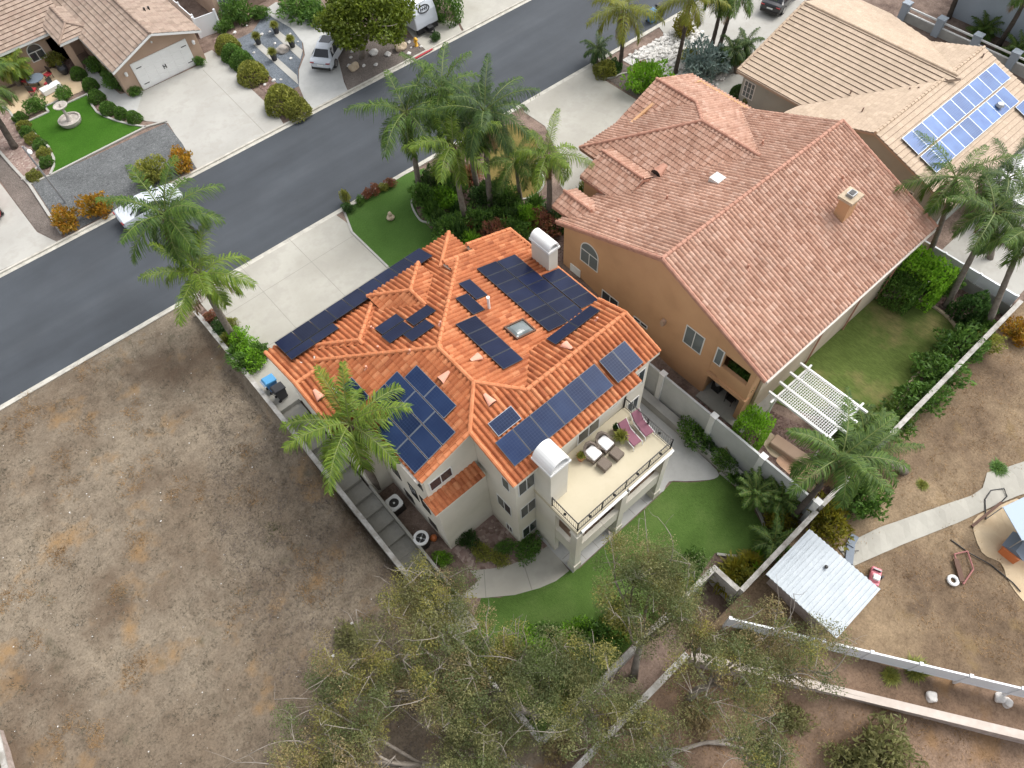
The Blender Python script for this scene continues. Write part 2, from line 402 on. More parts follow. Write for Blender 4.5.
def bush_mesh(kind, m):
    """unit bush (radius 1, base at z=0) of many leaf faces"""
    key = (kind, m.name)
    if key in BUSH: return BUSH[key]
    n, size, wid, seed, lump, flatb = dict(dense0=(2600, .14, .6, 1, .12, 1), dense1=(2600, .14, .6, 2, .18, 1), clip=(3200, .11, .7, 3, .05, 1), loose0=(1500, .22, .35, 4, .3, 0), loose1=(1500, .24, .3, 5, .35, 0),
        box=(3200, .11, .6, 6, .03, 2), strap=(420, 1.1, .09, 7, .1, 3), grass=(700, .8, .05, 8, .1, 3))[kind]
    rs = np.random.RandomState(seed)
    if flatb == 3:
        az = rs.uniform(0, 2 * PI, n); el = np.radians(rs.uniform(15, 80, n)); L = size * rs.uniform(.6, 1.05, n)
        D = np.stack([np.cos(az) * np.cos(el), np.sin(az) * np.cos(el), np.sin(el)], 1); S0 = rs.normal(size=(n, 3)) * [.12, .12, 0.02]
        side = unit(np.cross(D, [0, 0, 1.])); w = size * wid
        p0 = S0; p1 = S0 + D * L[:, None] * .55; p2 = S0 + D * L[:, None] * .85 + np.array([0, 0, -1.]) * (L * (.25 * np.cos(el)))[:, None]
        V = np.stack([p0 - side * w * .5, p0 + side * w * .5, p1 + side * w * .45, p1 - side * w * .45, p2 + side * w * .08, p2 - side * w * .08], 1).reshape(-1, 3)
        b = (np.arange(n) * 6)[:, None]; Fq = np.concatenate([b + [0, 1, 2, 3], b + [3, 2, 4, 5]], 0)
        me = quad_mesh('leaves', V, Fq, m)
    else:
        d = unit(rs.normal(size=(n, 3))); d[:, 2] = np.abs(d[:, 2]) if flatb else d[:, 2]
        if flatb == 2:
            k = 1 / np.max(np.abs(d * [1, 1, 1]), axis=1); rad = (k ** .85)[:, None]
        else: rad = 1.
        ph = rs.uniform(0, 6, 8)
        lum = 1 + lump * (np.sin(3.1 * d[:, 0] + ph[0]) * np.sin(2.7 * d[:, 1] + ph[1]) + .8 * np.sin(5.3 * d[:, 1] + ph[2]) * np.sin(4.9 * d[:, 2] + ph[3]) + .6 * np.sin(8 * d[:, 0] + ph[4]) * np.sin(7 * d[:, 2] + ph[5]))
        rr = (1 - .35 * rs.rand(n) ** 2.2 * (1.6 if flatb == 0 else 1)) * lum
        P = d * rr[:, None] * rad * [.95, .95, 1.]
        if not flatb: P[:, 2] = P[:, 2] * .55 + .5
        else: P[:, 2] = P[:, 2] * .95 + .03
        D = unit(d * .8 + rs.normal(size=(n, 3)) * .7 + [0, 0, .25])
        global NP
        me = leaf_mesh('leaves', P, D, size * rs.uniform(.7, 1.35, n), m, wid)
    BUSH[key] = me; return me
def core(parent, c, r, m):
    return MB().blob(c, r, 3, 2, .1).build('branches', m, parent, smooth=True)
def bush(pos, rx, ry, h, label, kind='dense0', mat=None, group=None, rz=None, name='shrub', cat='shrub', twigs=True):
    t = thing(name, label, cat, pos, group); m = mat or MATS['leaf_mid']
    o = link('foliage', bush_mesh(kind, m), t); o.scale = (rx, ry, h); o.rotation_euler = (0, 0, R_.uniform(0, 6.28) if rz is None else rz)
    if twigs and kind not in ('strap', 'grass'):
        mb = MB(); x, y, z = pos
        for k in range(7):
            a = k * .9 + R_.random(); e = R_.uniform(.35, .75)
            mb.tube([(x, y, z - .05), (x + rx * e * .5 * math.cos(a), y + ry * e * .5 * math.sin(a), z + h * .45), (x + rx * e * math.cos(a), y + ry * e * math.sin(a), z + h * .8)], [.03, .02, .008], 5)
        mb.build('stems', MATS['bark'], t)
    return t
flat('window_white', (.62, .62, .6), .45); flat('white_paint', (.72, .72, .70), .5); flat('white_vinyl', (.66, .68, .70), .4)
flat('window_tan', (.42, .36, .28), .5); flat('black', (.012, .012, .013), .45); flat('dark_metal', (.03, .028, .026), .45, .3); flat('rubber', (.015, .015, .016), .7)
flat('chrome', (.5, .5, .5), .25, .8); flat('grey_metal', (.32, .33, .34), .4, .5); flat('red_lamp', (.25, .01, .01), .3); flat('gutter', (.62, .58, .52), .5)
flat('panel_frame', (.05, .055, .065), .35, .6); flat('panel_frame_silver', (.2, .22, .25), .4, .5)
flat('brown_wood', (.09, .04, .022), .7); flat('pink_plastic', (.62, .2, .24), .5); flat('orange_plastic', (.55, .16, .05), .5); flat('slate', (.13, .16, .2), .6)
flat('cushion_white', (.7, .7, .69), .8); flat('cushion_pink', (.2, .08, .11), .85); flat('bin_blue', (.05, .2, .45), .45); flat('bin_black', (.022, .022, .026), .5)
flat('terracotta', (.42, .16, .08), .7); flat('pot_black', (.03, .03, .035), .4); flat('red_paint', (.36, .03, .04), .6); flat('hydrant_yellow', (.7, .38, .03), .45)
flat('car_white', (.5, .53, .57), .25, 0, .5); flat('car_red', (.42, .012, .02), .2, 0, .6); flat('car_black', (.02, .02, .024), .2, 0, .6)
m, nt, b, N, L = _nt('glass_dark'); b.inputs['Base Color'].default_value = (.035, .042, .048, 1); b.inputs['Roughness'].default_value = .08; b.inputs['Specular IOR Level'].default_value = .6; MATS['glass_dark'] = m
m, nt, b, N, L = _nt('glass_car'); b.inputs['Base Color'].default_value = (.012, .014, .018, 1); b.inputs['Roughness'].default_value = .06; b.inputs['Specular IOR Level'].default_value = .6; MATS['glass_car'] = m
m, nt, b, N, L = _nt('glass_grey'); b.inputs['Base Color'].default_value = (.13, .15, .15, 1); b.inputs['Roughness'].default_value = .12; MATS['glass_grey'] = m
def cells(name, base, line, rough=.14):
    m, nt, b, N, L = _nt(name)
    uv = N.new('ShaderNodeTexCoord'); sp = N.new('ShaderNodeSeparateXYZ'); L.new(uv.outputs['Object'], sp.inputs[0]); outs = []
    for k in (0, 1):
        mu = N.new('ShaderNodeMath'); mu.operation = 'MULTIPLY'; L.new(sp.outputs[k], mu.inputs[0]); mu.inputs[1].default_value = 1 / .141
        fr = N.new('ShaderNodeMath'); fr.operation = 'FRACT'; L.new(mu.outputs[0], fr.inputs[0])
        ab = N.new('ShaderNodeMath'); ab.operation = 'LESS_THAN'; L.new(fr.outputs[0], ab.inputs[0]); ab.inputs[1].default_value = .1; outs.append(ab.outputs[0])
    mx = N.new('ShaderNodeMath'); mx.operation = 'MAXIMUM'; L.new(outs[0], mx.inputs[0]); L.new(outs[1], mx.inputs[1])
    oi = N.new('ShaderNodeObjectInfo'); r = ramp(N, [(0, tuple(c * .75 for c in base)), (1, tuple(c * 1.35 for c in base))]); L.new(oi.outputs['Random'], r.inputs[0])
    g = N.new('ShaderNodeNewGeometry'); n = noise(N, L, g.outputs['Position'], .8, 3); r2 = ramp(N, [(.3, (.75, .75, .8)), (.7, (1.3, 1.25, 1.15))]); L.new(n.outputs[0], r2.inputs[0])
    c = mixc(N, L, 1.0, r.outputs[0], r2.outputs[0], 'MULTIPLY'); c = mixc(N, L, mx.outputs[0], c, line)
    L.new(c, b.inputs['Base Color']); b.inputs['Roughness'].default_value = rough; b.inputs['Specular IOR Level'].default_value = .22 if 'pool' in name else .09
    MATS[name] = m; return m
cells('cells_dark', (.009, .013, .034), (.017, .022, .045), .22); cells('cells_blue', (.013, .025, .066), (.03, .045, .088), .22)  # bluer cells have the sky reflected on left and rear slopes painted in
cells('cells_pool', (.07, .13, .3), (.1, .17, .34), .25)
# stucco, concrete, paving
noisy('stucco_cream', [(.3, (.58, .545, .46)), (.6, (.65, .61, .525)), (.8, (.68, .645, .56))], .5, .9, .25, 60)
noisy('stucco_orange', [(.25, (.42, .24, .125)), (.5, (.5, .29, .155)), (.8, (.55, .33, .18))], .45, .9, .25, 60)
noisy('stucco_tan', [(.3, (.36, .25, .18)), (.7, (.43, .31, .23))], .5, .9, .25, 60)
noisy('stucco_grey', [(.3, (.3, .34, .38)), (.7, (.36, .4, .45))], .5, .9, .2, 60)
noisy('stucco_sage', [(.3, (.3, .31, .28)), (.7, (.36, .37, .33))], .5, .9, .2, 60)
noisy('stucco_white', [(.3, (.66, .66, .64)), (.7, (.74, .74, .72))], .8, 1., .2, 60)
noisy('block_wall', [(.3, (.3, .29, .27)), (.7, (.4, .39, .36))], 1.2, .9, .3, 40)
noisy('block_white', [(.32, (.27, .25, .22)), (.5, (.4, .385, .355)), (.75, (.52, .5, .47))], 1.6, .9, .3, 40, ((.2, .18, .15), .5), 3)
noisy('fence_grey', [(.3, (.42, .43, .42)), (.7, (.52, .53, .52))], .8, .7, .1, 50)
noisy('wall_pink', [(.3, (.34, .27, .24)), (.7, (.45, .38, .34))], 1.2, .9, .3, 40, ((.2, .17, .14), .5), 4)
noisy('concrete', [(.25, (.29, .275, .235)), (.5, (.375, .36, .315)), (.75, (.44, .425, .375))], .35, .85, .15, 40, ((.25, .235, .205), .35), .7)
noisy('concrete_white', [(.25, (.31, .3, .272)), (.5, (.375, .365, .335)), (.8, (.43, .42, .385))], .4, .85, .12, 40, ((.27, .255, .225), .4), .8)
noisy('concrete_dim', [(.25, (.24, .23, .2)), (.55, (.31, .3, .265)), (.8, (.38, .365, .33))], .5, .9, .15, 40, ((.2, .19, .17), .4), 2.0)
noisy('concrete_grey', [(.25, (.36, .36, .345)), (.75, (.47, .47, .45))], .5, .85, .12, 40, ((.3, .3, .285), .3), 2.0)
noisy('kerb', [(.3, (.4, .38, .33)), (.7, (.52, .5, .44))], 1.0, .85, .15, 40, ((.25, .24, .21), .45), 1.8)
noisy('paver_tan', [(.3, (.43, .32, .2)), (.7, (.53, .42, .28))], .8, .85, .15, 30)
noisy('flagstone', [(.3, (.42, .25, .16)), (.7, (.56, .38, .27))], 1.6, .85, .2, 20)
noisy('deck_coat', [(.3, (.45, .4, .285)), (.7, (.51, .455, .335))], .4, .75, .1, 80, ((.42, .36, .25), .25), 1.1)
m, nt, b, N, L = _nt('asphalt'); v = N.new('ShaderNodeNewGeometry').outputs['Position']
mp = N.new('ShaderNodeMapping'); mp.inputs['Scale'].default_value = (.05, .5, 1); L.new(v, mp.inputs[0]); n = noise(N, L, mp.outputs[0], 1.2, 5); r = ramp(N, [(.3, (.036, .042, .05)), (.5, (.043, .05, .059)), (.7, (.052, .059, .068))]); L.new(n.outputs[0], r.inputs[0])
n2 = noise(N, L, v, 38, 3, .7); r2 = ramp(N, [(.3, (.82, .82, .82)), (.7, (1.15, 1.15, 1.15))]); L.new(n2.outputs[0], r2.inputs[0]); c1 = mixc(N, L, 1.0, r.outputs[0], r2.outputs[0], 'MULTIPLY')
n3 = noise(N, L, v, .22, 5, .6); r3 = ramp(N, [(.35, (.86, .86, .86)), (.65, (1.12, 1.12, 1.12))]); L.new(n3.outputs[0], r3.inputs[0]); c1 = mixc(N, L, 1.0, c1, r3.outputs[0], 'MULTIPLY')
L.new(c1, b.inputs['Base Color']); b.inputs['Roughness'].default_value = .8; MATS['asphalt'] = m
noisy('shed_tin', [(.3, (.42, .46, .49)), (.7, (.5, .54, .57))], .9, .6, .1, 20, ((.38, .42, .45), .4), 4, spec=.3)
# ground covers
def dirtmat(name, stops, patch=None, specks=True, big=.13):
    m, nt, b, N, L = _nt(name); v = N.new('ShaderNodeNewGeometry').outputs['Position']
    n = noise(N, L, v, big, 7, .62); r = ramp(N, stops); L.new(n.outputs[0], r.inputs[0]); col = r.outputs[0]
    n2 = noise(N, L, v, 1.6, 6, .7); r2 = ramp(N, [(.3, (.74, .72, .7)), (.5, (1., 1., 1.)), (.72, (1.2, 1.19, 1.17))]); L.new(n2.outputs[0], r2.inputs[0]); col = mixc(N, L, 1.0, col, r2.outputs[0], 'MULTIPLY')
    n5 = noise(N, L, v, 9, 6, .75); r5 = ramp(N, [(.33, (.55, .53, .5)), (.5, (1., 1., 1.)), (.7, (1.3, 1.29, 1.26))]); L.new(n5.outputs[0], r5.inputs[0]); col = mixc(N, L, .8, col, mixc(N, L, 1.0, col, r5.outputs[0], 'MULTIPLY'))
    if patch:
        for sc, lo, hi, c, amt in patch:
            mpn = N.new('ShaderNodeMapping'); mpn.inputs['Location'].default_value = (sc * 37, sc * 13, 0); L.new(v, mpn.inputs[0])
            n3 = noise(N, L, mpn.outputs[0], sc, 5, .6); r3 = ramp(N, [(lo, (0, 0, 0)), (hi, (amt,) * 3)]); L.new(n3.outputs[0], r3.inputs[0]); col = mixc(N, L, r3.outputs[0], col, c)
    if specks:
        vo = N.new('ShaderNodeTexVoronoi'); vo.inputs['Scale'].default_value = 3.2; L.new(v, vo.inputs['Vector'])
        r4 = ramp(N, [(.0, (.7, .7, .7)), (.06, (.5, .5, .5)), (.1, (0, 0, 0))]); L.new(vo.outputs['Distance'], r4.inputs[0])
        wn = N.new('ShaderNodeSeparateColor'); L.new(vo.outputs['Color'], wn.inputs[0]); gt = N.new('ShaderNodeMath'); gt.operation = 'GREATER_THAN'; L.new(wn.outputs[0], gt.inputs[0]); gt.inputs[1].default_value = .72
        mm = N.new('ShaderNodeMath'); mm.operation = 'MULTIPLY'; L.new(gt.outputs[0], mm.inputs[0]); L.new(r4.outputs[0], mm.inputs[1]); col = mixc(N, L, mm.outputs[0], col, (.5, .47, .42))
    L.new(col, b.inputs['Base Color']); b.inputs['Roughness'].default_value = .95; b.inputs['Specular IOR Level'].default_value = .15
    nb = noise(N, L, v, 7, 7, .7); bp = N.new('ShaderNodeBump'); bp.inputs['Strength'].default_value = .5; bp.inputs['Distance'].default_value = .08; L.new(nb.outputs[0], bp.inputs['Height']); L.new(bp.outputs[0], b.inputs['Normal'])
    MATS[name] = m; return m
dirtmat('dirt_lot', [(.28, (.12, .09, .064)), (.42, (.158, .124, .09)), (.52, (.188, .153, .114)), (.62, (.213, .175, .13)), (.74, (.19, .143, .094))], [(.3, .56, .68, (.26, .155, .065), .7), (.5, .62, .7, (.085, .078, .05), .5), (.16, .52, .66, (.1, .068, .045), .75)])
dirtmat('dirt_tan', [(.3, (.1, .07, .046)), (.45, (.155, .11, .072)), (.58, (.205, .15, .096)), (.72, (.25, .185, .118))], [(.45, .58, .68, (.2, .14, .07), .6), (.3, .6, .7, (.075, .052, .037), .6)], False, .25)
dirtmat('dirt_brown', [(.3, (.12, .085, .07)), (.5, (.19, .14, .115)), (.7, (.25, .185, .15))], None, True, .4)
dirtmat('dirt_slope', [(.3, (.11, .076, .052)), (.5, (.185, .125, .086)), (.7, (.24, .168, .12))], [(.4, .58, .68, (.21, .12, .05), .5)], False, .3)
def gravel(name, cols, scale=9):
    m, nt, b, N, L = _nt(name); v = N.new('ShaderNodeNewGeometry').outputs['Position']
    vo = N.new('ShaderNodeTexVoronoi'); vo.inputs['Scale'].default_value = scale; L.new(v, vo.inputs['Vector']); sc = N.new('ShaderNodeSeparateColor'); L.new(vo.outputs['Color'], sc.inputs[0])
    r = ramp(N, [(i / max(1, len(cols) - 1), c) for i, c in enumerate(cols)]); L.new(sc.outputs[0], r.inputs[0]); n = noise(N, L, v, .5, 4); r2 = ramp(N, [(.3, (.8, .8, .8)), (.7, (1.15, 1.15, 1.15))]); L.new(n.outputs[0], r2.inputs[0])
    L.new(mixc(N, L, 1.0, r.outputs[0], r2.outputs[0], 'MULTIPLY'), b.inputs['Base Color']); b.inputs['Roughness'].default_value = .95; b.inputs['Specular IOR Level'].default_value = .15
    bp = N.new('ShaderNodeBump'); bp.inputs['Strength'].default_value = .7; bp.inputs['Distance'].default_value = .05; bp.invert = True; L.new(vo.outputs['Distance'], bp.inputs['Height']); L.new(bp.outputs[0], b.inputs['Normal']); MATS[name] = m
gravel('gravel_pink', [(.16, .11, .09), (.27, .2, .17), (.22, .15, .13), (.36, .29, .25)], 6)
gravel('gravel_grey', [(.085, .09, .092), (.13, .135, .137), (.105, .11, .112), (.165, .17, .172)], 10)
gravel('gravel_slate', [(.1, .115, .13), (.155, .175, .2), (.125, .14, .16)], 9)
gravel('gravel_brown', [(.12, .1, .088), (.17, .145, .128), (.145, .122, .106)], 10)
gravel('mulch', [(.09, .055, .045), (.16, .105, .09), (.22, .16, .14), (.12, .08, .065)], 9)
gravel('gravel_white', [(.5, .49, .47), (.62, .61, .58), (.42, .41, .39)], 14)
def turf(name, a, b_, c, fine=30):
    m, nt, b, N, L = _nt(name); v = N.new('ShaderNodeNewGeometry').outputs['Position']
    n = noise(N, L, v, .35, 5, .6); r = ramp(N, [(.3, a), (.5, b_), (.7, c)]); L.new(n.outputs[0], r.inputs[0])
    mp = N.new('ShaderNodeMapping'); mp.inputs['Scale'].default_value = (1, .25, 1); mp.inputs['Rotation'].default_value = (0, 0, .6); L.new(v, mp.inputs[0])
    n2 = noise(N, L, mp.outputs[0], fine, 4, .75); r2 = ramp(N, [(.3, (.7, .7, .7)), (.7, (1.25, 1.25, 1.2))]); L.new(n2.outputs[0], r2.inputs[0])
    L.new(mixc(N, L, 1.0, r.outputs[0], r2.outputs[0], 'MULTIPLY'), b.inputs['Base Color']); b.inputs['Roughness'].default_value = .95; b.inputs['Specular IOR Level'].default_value = .1
    bp = N.new('ShaderNodeBump'); bp.inputs['Strength'].default_value = .6; bp.inputs['Distance'].default_value = .03; L.new(n2.outputs[0], bp.inputs['Height']); L.new(bp.outputs[0], b.inputs['Normal']); MATS[name] = m
turf('turf_green', (.058, .106, .023), (.076, .134, .031), (.104, .16, .045), 30)
turf('turf_front', (.052, .105, .022), (.06, .12, .026), (.072, .135, .033), 30)
turf('lawn_dark', (.03, .085, .008), (.038, .105, .01), (.05, .12, .015), 26)
turf('lawn_patchy', (.075, .105, .026), (.095, .128, .034), (.2, .17, .075), 12)
turf('lawn_dry', (.12, .095, .03), (.17, .13, .045), (.1, .1, .03), 14)
# roofs
tilemat('tile_red', [(.29, .086, .033), (.37, .117, .044), (.43, .146, .058), (.34, .103, .039), (.4, .132, .05), (.5, .2, .09), (.38, .124, .047)], None, stain=(.78, 1.12))
tilemat('tile_terra', [(.31, .165, .112), (.385, .22, .155), (.435, .262, .19), (.35, .19, .132), (.48, .305, .23), (.4, .232, .165)], None, stain=(.85, 1.1))
tilemat('tile_beige', [(.42, .325, .235), (.47, .365, .27), (.44, .34, .25), (.5, .39, .29)], (.13, .075, .045), .045, stain=(.92, 1.06))  # last colour is the painted gap shade, here and on the brown tiles
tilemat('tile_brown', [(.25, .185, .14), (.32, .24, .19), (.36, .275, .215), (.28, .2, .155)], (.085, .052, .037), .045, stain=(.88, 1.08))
noisy('cap_red', [(.3, (.42, .14, .055)), (.7, (.54, .215, .1))], 3, .75, .0)
noisy('cap_terra', [(.3, (.33, .16, .11)), (.7, (.46, .25, .18))], 3, .75, .0)
noisy('cap_beige', [(.3, (.4, .3, .21)), (.7, (.5, .39, .29))], 3, .75, .0)
noisy('cap_brown', [(.3, (.2, .145, .11)), (.7, (.3, .22, .175))], 3, .75, .0)
flat('vent_pink', (.62, .3, .21), .75); flat('fascia_tan', (.38, .29, .22), .7)
# plants
leafmat('palm_green', [(.026, .058, .01), (.045, .088, .014), (.085, .135, .022), (.038, .072, .014)], .25)
leafmat('palm_lime', [(.045, .085, .01), (.075, .125, .014), (.14, .19, .022), (.06, .1, .012)], .28)
leafmat('palm_deep', [(.022, .046, .012), (.034, .066, .016), (.06, .098, .022)], .2); leafmat('palm_dead', [(.12, .075, .035), (.17, .11, .055), (.1, .07, .035)], .1)
leafmat('palm_yellow', [(.09, .11, .012), (.16, .16, .016), (.1, .12, .015)], .25)
leafmat('leaf_mid', [(.022, .05, .01), (.04, .08, .014), (.06, .105, .02)], .2); leafmat('leaf_dark', [(.012, .03, .008), (.022, .048, .012), (.035, .065, .016)], .15)
leafmat('leaf_lime', [(.045, .1, .008), (.08, .16, .012), (.11, .2, .018)], .25); leafmat('leaf_yellow', [(.11, .1, .01), (.17, .15, .015), (.08, .1, .012)], .2)
leafmat('leaf_olive', [(.06, .07, .016), (.1, .105, .022), (.14, .14, .03)], .2); leafmat('leaf_orange', [(.24, .12, .01), (.32, .17, .015), (.16, .13, .015), (.28, .1, .01)], .2)
leafmat('leaf_blue', [(.1, .15, .14), (.15, .2, .19), (.2, .25, .24)], .15); leafmat('leaf_euc', [(.075, .08, .03), (.105, .108, .045), (.14, .135, .06), (.085, .092, .038), (.17, .16, .08)], .5)
leafmat('leaf_euc_gold', [(.12, .115, .032), (.165, .152, .042), (.135, .128, .04), (.19, .17, .05)], .5); leafmat('leaf_euc_dark', [(.05, .065, .025), (.07, .086, .034), (.095, .11, .05)], .5)
leafmat('leaf_euc_brown', [(.15, .115, .06), (.19, .15, .08), (.12, .105, .055)], .5)
leafmat('leaf_tree', [(.05, .075, .006), (.085, .115, .01), (.12, .15, .016), (.06, .09, .01)], .2); leafmat('leaf_red', [(.09, .03, .025), (.13, .05, .03), (.06, .05, .02)], .15)
leafmat('weed_dry', [(.3, .185, .085), (.37, .23, .11), (.26, .165, .085)], .1); leafmat('weed_grey', [(.13, .115, .085), (.19, .165, .125), (.1, .09, .065)], .1); leafmat('weed_green', [(.09, .1, .03), (.12, .12, .04)], .1)
noisy('palm_trunk', [(.3, (.13, .105, .085)), (.7, (.22, .19, .16))], 5, .9, .5, 25); noisy('palm_trunk_dark', [(.3, (.05, .04, .032)), (.7, (.1, .082, .068))], 5, .9, .5, 25)
noisy('palm_boot', [(.3, (.2, .13, .09)), (.7, (.36, .26, .19))], 8, .9); flat('palm_stalk', (.12, .15, .03), .6)
noisy('bark', [(.3, (.1, .08, .065)), (.7, (.17, .14, .12))], 6, .9, .4, 30); noisy('bark_pale', [(.3, (.17, .145, .12)), (.7, (.3, .265, .225))], 3, .8, .3, 30)
noisy('rock', [(.3, (.3, .27, .24)), (.7, (.46, .42, .38))], 3, .9, .5, 20); noisy('rock_tan', [(.3, (.36, .28, .19)), (.7, (.5, .41, .3))], 3, .9, .5, 20); noisy('rock_white', [(.3, (.52, .5, .47)), (.7, (.66, .64, .61))], 3, .9, .4, 20)
noisy('wicker', [(.3, (.12, .095, .075)), (.7, (.2, .165, .135))], 25, .85)
# ------------------------------------------------------------------ terrain
def near_kerb(x): return 37.75 - .0243 * (x + 10.3)
def far_kerb(x): return 47.95 - .0256 * (x + 6.6)
def lerp_pts(t, pts):
    if t <= pts[0][0]: return pts[0][1]
    for (a, za), (b, zb) in zip(pts[:-1], pts[1:]):
        if t <= b: return za + (zb - za) * (t - a) / (b - a)
    return pts[-1][1]
PA = [(-40, -7), (-20, -5.6), (0, -3.4), (12, -2.6), (24, -1.0), (36, .1)]
PB = [(-40, -7), (-20, -5.2), (.9, -3.6), (2.7, -3.3), (2.8, -3.0), (15, -3.), (26, .1)]
PC = [(-40, -7), (-20, -4.2), (1.0, -2.0), (1.1, -1.5), (13, -1.5), (21, .1)]
PD = [(-40, -6), (-20, -4.0), (1.0, -1.8), (1.1, -.6), (6, -.4), (14, .1)]
def gz(x, y):
    nk, fk = near_kerb(x) - .45, far_kerb(x) + .45
    if nk < y < fk: return -.12
    if y >= fk or y > 36: return .1
    if x < 1.95: return lerp_pts(y, PA)
    if y < 2.75:
        zb, zc = lerp_pts(y, PB if y < .95 else [(-50, -3.3), (50, -3.3)]), lerp_pts(y, PC)
        if y >= 1.05: return lerp_pts(y, PB) if x < 20.45 else (lerp_pts(y, PC) if x < 40.45 else lerp_pts(y, PD))
        t = min(1, max(0, (x - 11.5) / 3.0)); zl = zb + (zc - zb) * t
        if x < 1.95 + 8: 
            ta = min(1, max(0, (x - 1.95) / 5)); zl = lerp_pts(y, PA) * (1 - ta) + zl * ta
        return zl
    if x <= 5 and 10.5 < y < 25.9: return lerp_pts(y, [(10.5, -3.1), (18.9, -3.1), (22, -1.7), (25.9, -.3)])
    if x < 20.5: return lerp_pts(y, PB)
    if x < 40.45: return lerp_pts(y, PC)
    return lerp_pts(y, PD)
def GW(px, py):
    z = 0.
    for _ in range(40):
        x, y, _z = W(px, py, z); z = z * .5 + gz(x, y) * .5
    x, y, _z = W(px, py, gz(x, y)); return (x, y, gz(x, y))
def axis_lines(lo, hi, step, sharp, far):
    a = [lo + step * i for i in range(int((hi - lo) / step) + 1)] + far
    a = [v for v in a if all(abs(v - s) > .12 for s in sharp)] + sharp
    return sorted(a)
xs = axis_lines(-26, 62, .5, [1.95, 1.96, 20.45, 20.5, 40.4, 40.45], [-200, -120, -80, -50, -35, 68, 78, 95, 130, 200, 260])
ys = axis_lines(-16, 36, .5, [1.0, 1.05, 1.1, 2.75, 2.8, .95], [-120, -80, -50, -30, -22, 36.6, 37.2, 37.25, 40, 44, 48.43, 48.48, 50, 52, 56, 60, 66, 75, 90, 120, 180, 260])
V = []; Fq = []; mi = []
def rough(x, y): return .05 * math.sin(1.7 * x + 2.1 * math.sin(.9 * y)) * math.sin(1.3 * y + .7) + .03 * math.sin(4.1 * x + y) * math.sin(3.7 * y - x)
for y0_ in ys:
    for x in xs:
        y = y0_ - .025 * (x + 8) * min(1, max(0, (y0_ - 28) / 6)) * min(1, max(0, (70 - y0_) / 10))
        z = gz(x, y)
        if 37.22 < y0_ < 48.45: z = -.12
        elif y0_ > 34: z = .1 if y0_ > 36 else z
        if abs(x) < 70 and y < 35 and (x < 1.9 or y < .9): z += rough(x, y)
        V.append((x, y, z))
nx = len(xs)
for j in range(len(ys) - 1):
    for i in range(nx - 1):
        Fq.append((j * nx + i, j * nx + i + 1, (j + 1) * nx + i + 1, (j + 1) * nx + i)); cx, cy = (xs[i] + xs[i + 1]) / 2, (ys[j] + ys[j + 1]) / 2
        if cy > 36 and cx > 1.95: k = 1
        elif cy > 42: k = 1
        elif cx < 1.95: k = 0
        elif cy < 1.0 and cx > 11 + (0.9 - cy) * .74 + 1.5: k = 2
        elif cy < 1.0: k = 3
        else: k = 1
        mi.append(k)
me = quad_mesh('ground', np.array(V), np.array(Fq), MATS['dirt_lot'])
for n_ in ('dirt_brown', 'dirt_tan', 'dirt_slope'): me.materials.append(MATS[n_])
me.polygons.foreach_set('material_index', mi); me.polygons.foreach_set('use_smooth', [True] * len(mi))
struct(link('ground', me))
# ------------------------------------------------------------------ street
X0, X1 = -150., 190.
def strip(name, fa, fb, z0, z1, m, x0=X0, x1=X1, step=10.):
    mb = MB(); n = max(1, int((x1 - x0) / step))
    for i in range(n):
        a, b = x0 + (x1 - x0) * i / n, x0 + (x1 - x0) * (i + 1) / n
        mb.add([(a, fa(a), z0), (b, fa(b), z0), (b, fb(b), z0), (a, fb(a), z0), (a, fa(a), z1), (b, fa(b), z1), (b, fb(b), z1), (a, fb(a), z1)],
               [(4, 5, 6, 7), (0, 1, 5, 4), (2, 3, 7, 6), (1, 2, 6, 5), (3, 0, 4, 7)])
    return struct(mb.build(name, m))
strip('road', lambda x: near_kerb(x) - .02, lambda x: far_kerb(x) + .02, -.15, 0, MATS['asphalt'])
strip('gutter', lambda x: near_kerb(x) - .3, lambda x: near_kerb(x), -.1, .012, MATS['kerb'])
strip('gutter', lambda x: far_kerb(x), lambda x: far_kerb(x) + .3, -.1, .012, MATS['kerb'])
# raised kerb tops, broken at the driveways
def kerb_runs(f0, f1, gaps):
    x = X0
    for a, b in sorted(gaps):
        if a > x: strip('kerb', f0, f1, -.1, .13, MATS['kerb'], x, a, 4.)
        strip('kerb', f0, f1, -.1, .122, MATS['kerb'], a, b, 4.); x = b
    strip('kerb', f0, f1, -.1, .13, MATS['kerb'], x, X1, 4.)
def poly_surface(name, pts, z, m, t=.0, kind='structure'):
    """flat sheet (or slab of thickness t) with its top at z; pts plan points"""
    bm = bmesh.new(); vs = [bm.verts.new((p[0], p[1], z)) for p in pts]; f = bm.faces.new(vs); bm.normal_update()
    if f.normal.z < 0: f.normal_flip()
    if t:
        r = bmesh.ops.extrude_face_region(bm, geom=[f]); bmesh.ops.translate(bm, vec=(0, 0, -t), verts=[v for v in r['geom'] if isinstance(v, bmesh.types.BMVert)]); bmesh.ops.recalc_face_normals(bm, faces=bm.faces)
    bmesh.ops.triangulate(bm, faces=[f for f in bm.faces if len(f.verts) > 4]); me = bpy.data.meshes.new(name); bm.to_mesh(me); bm.free(); me.materials.append(m)
    o = link(name, me); o['kind'] = kind; return o
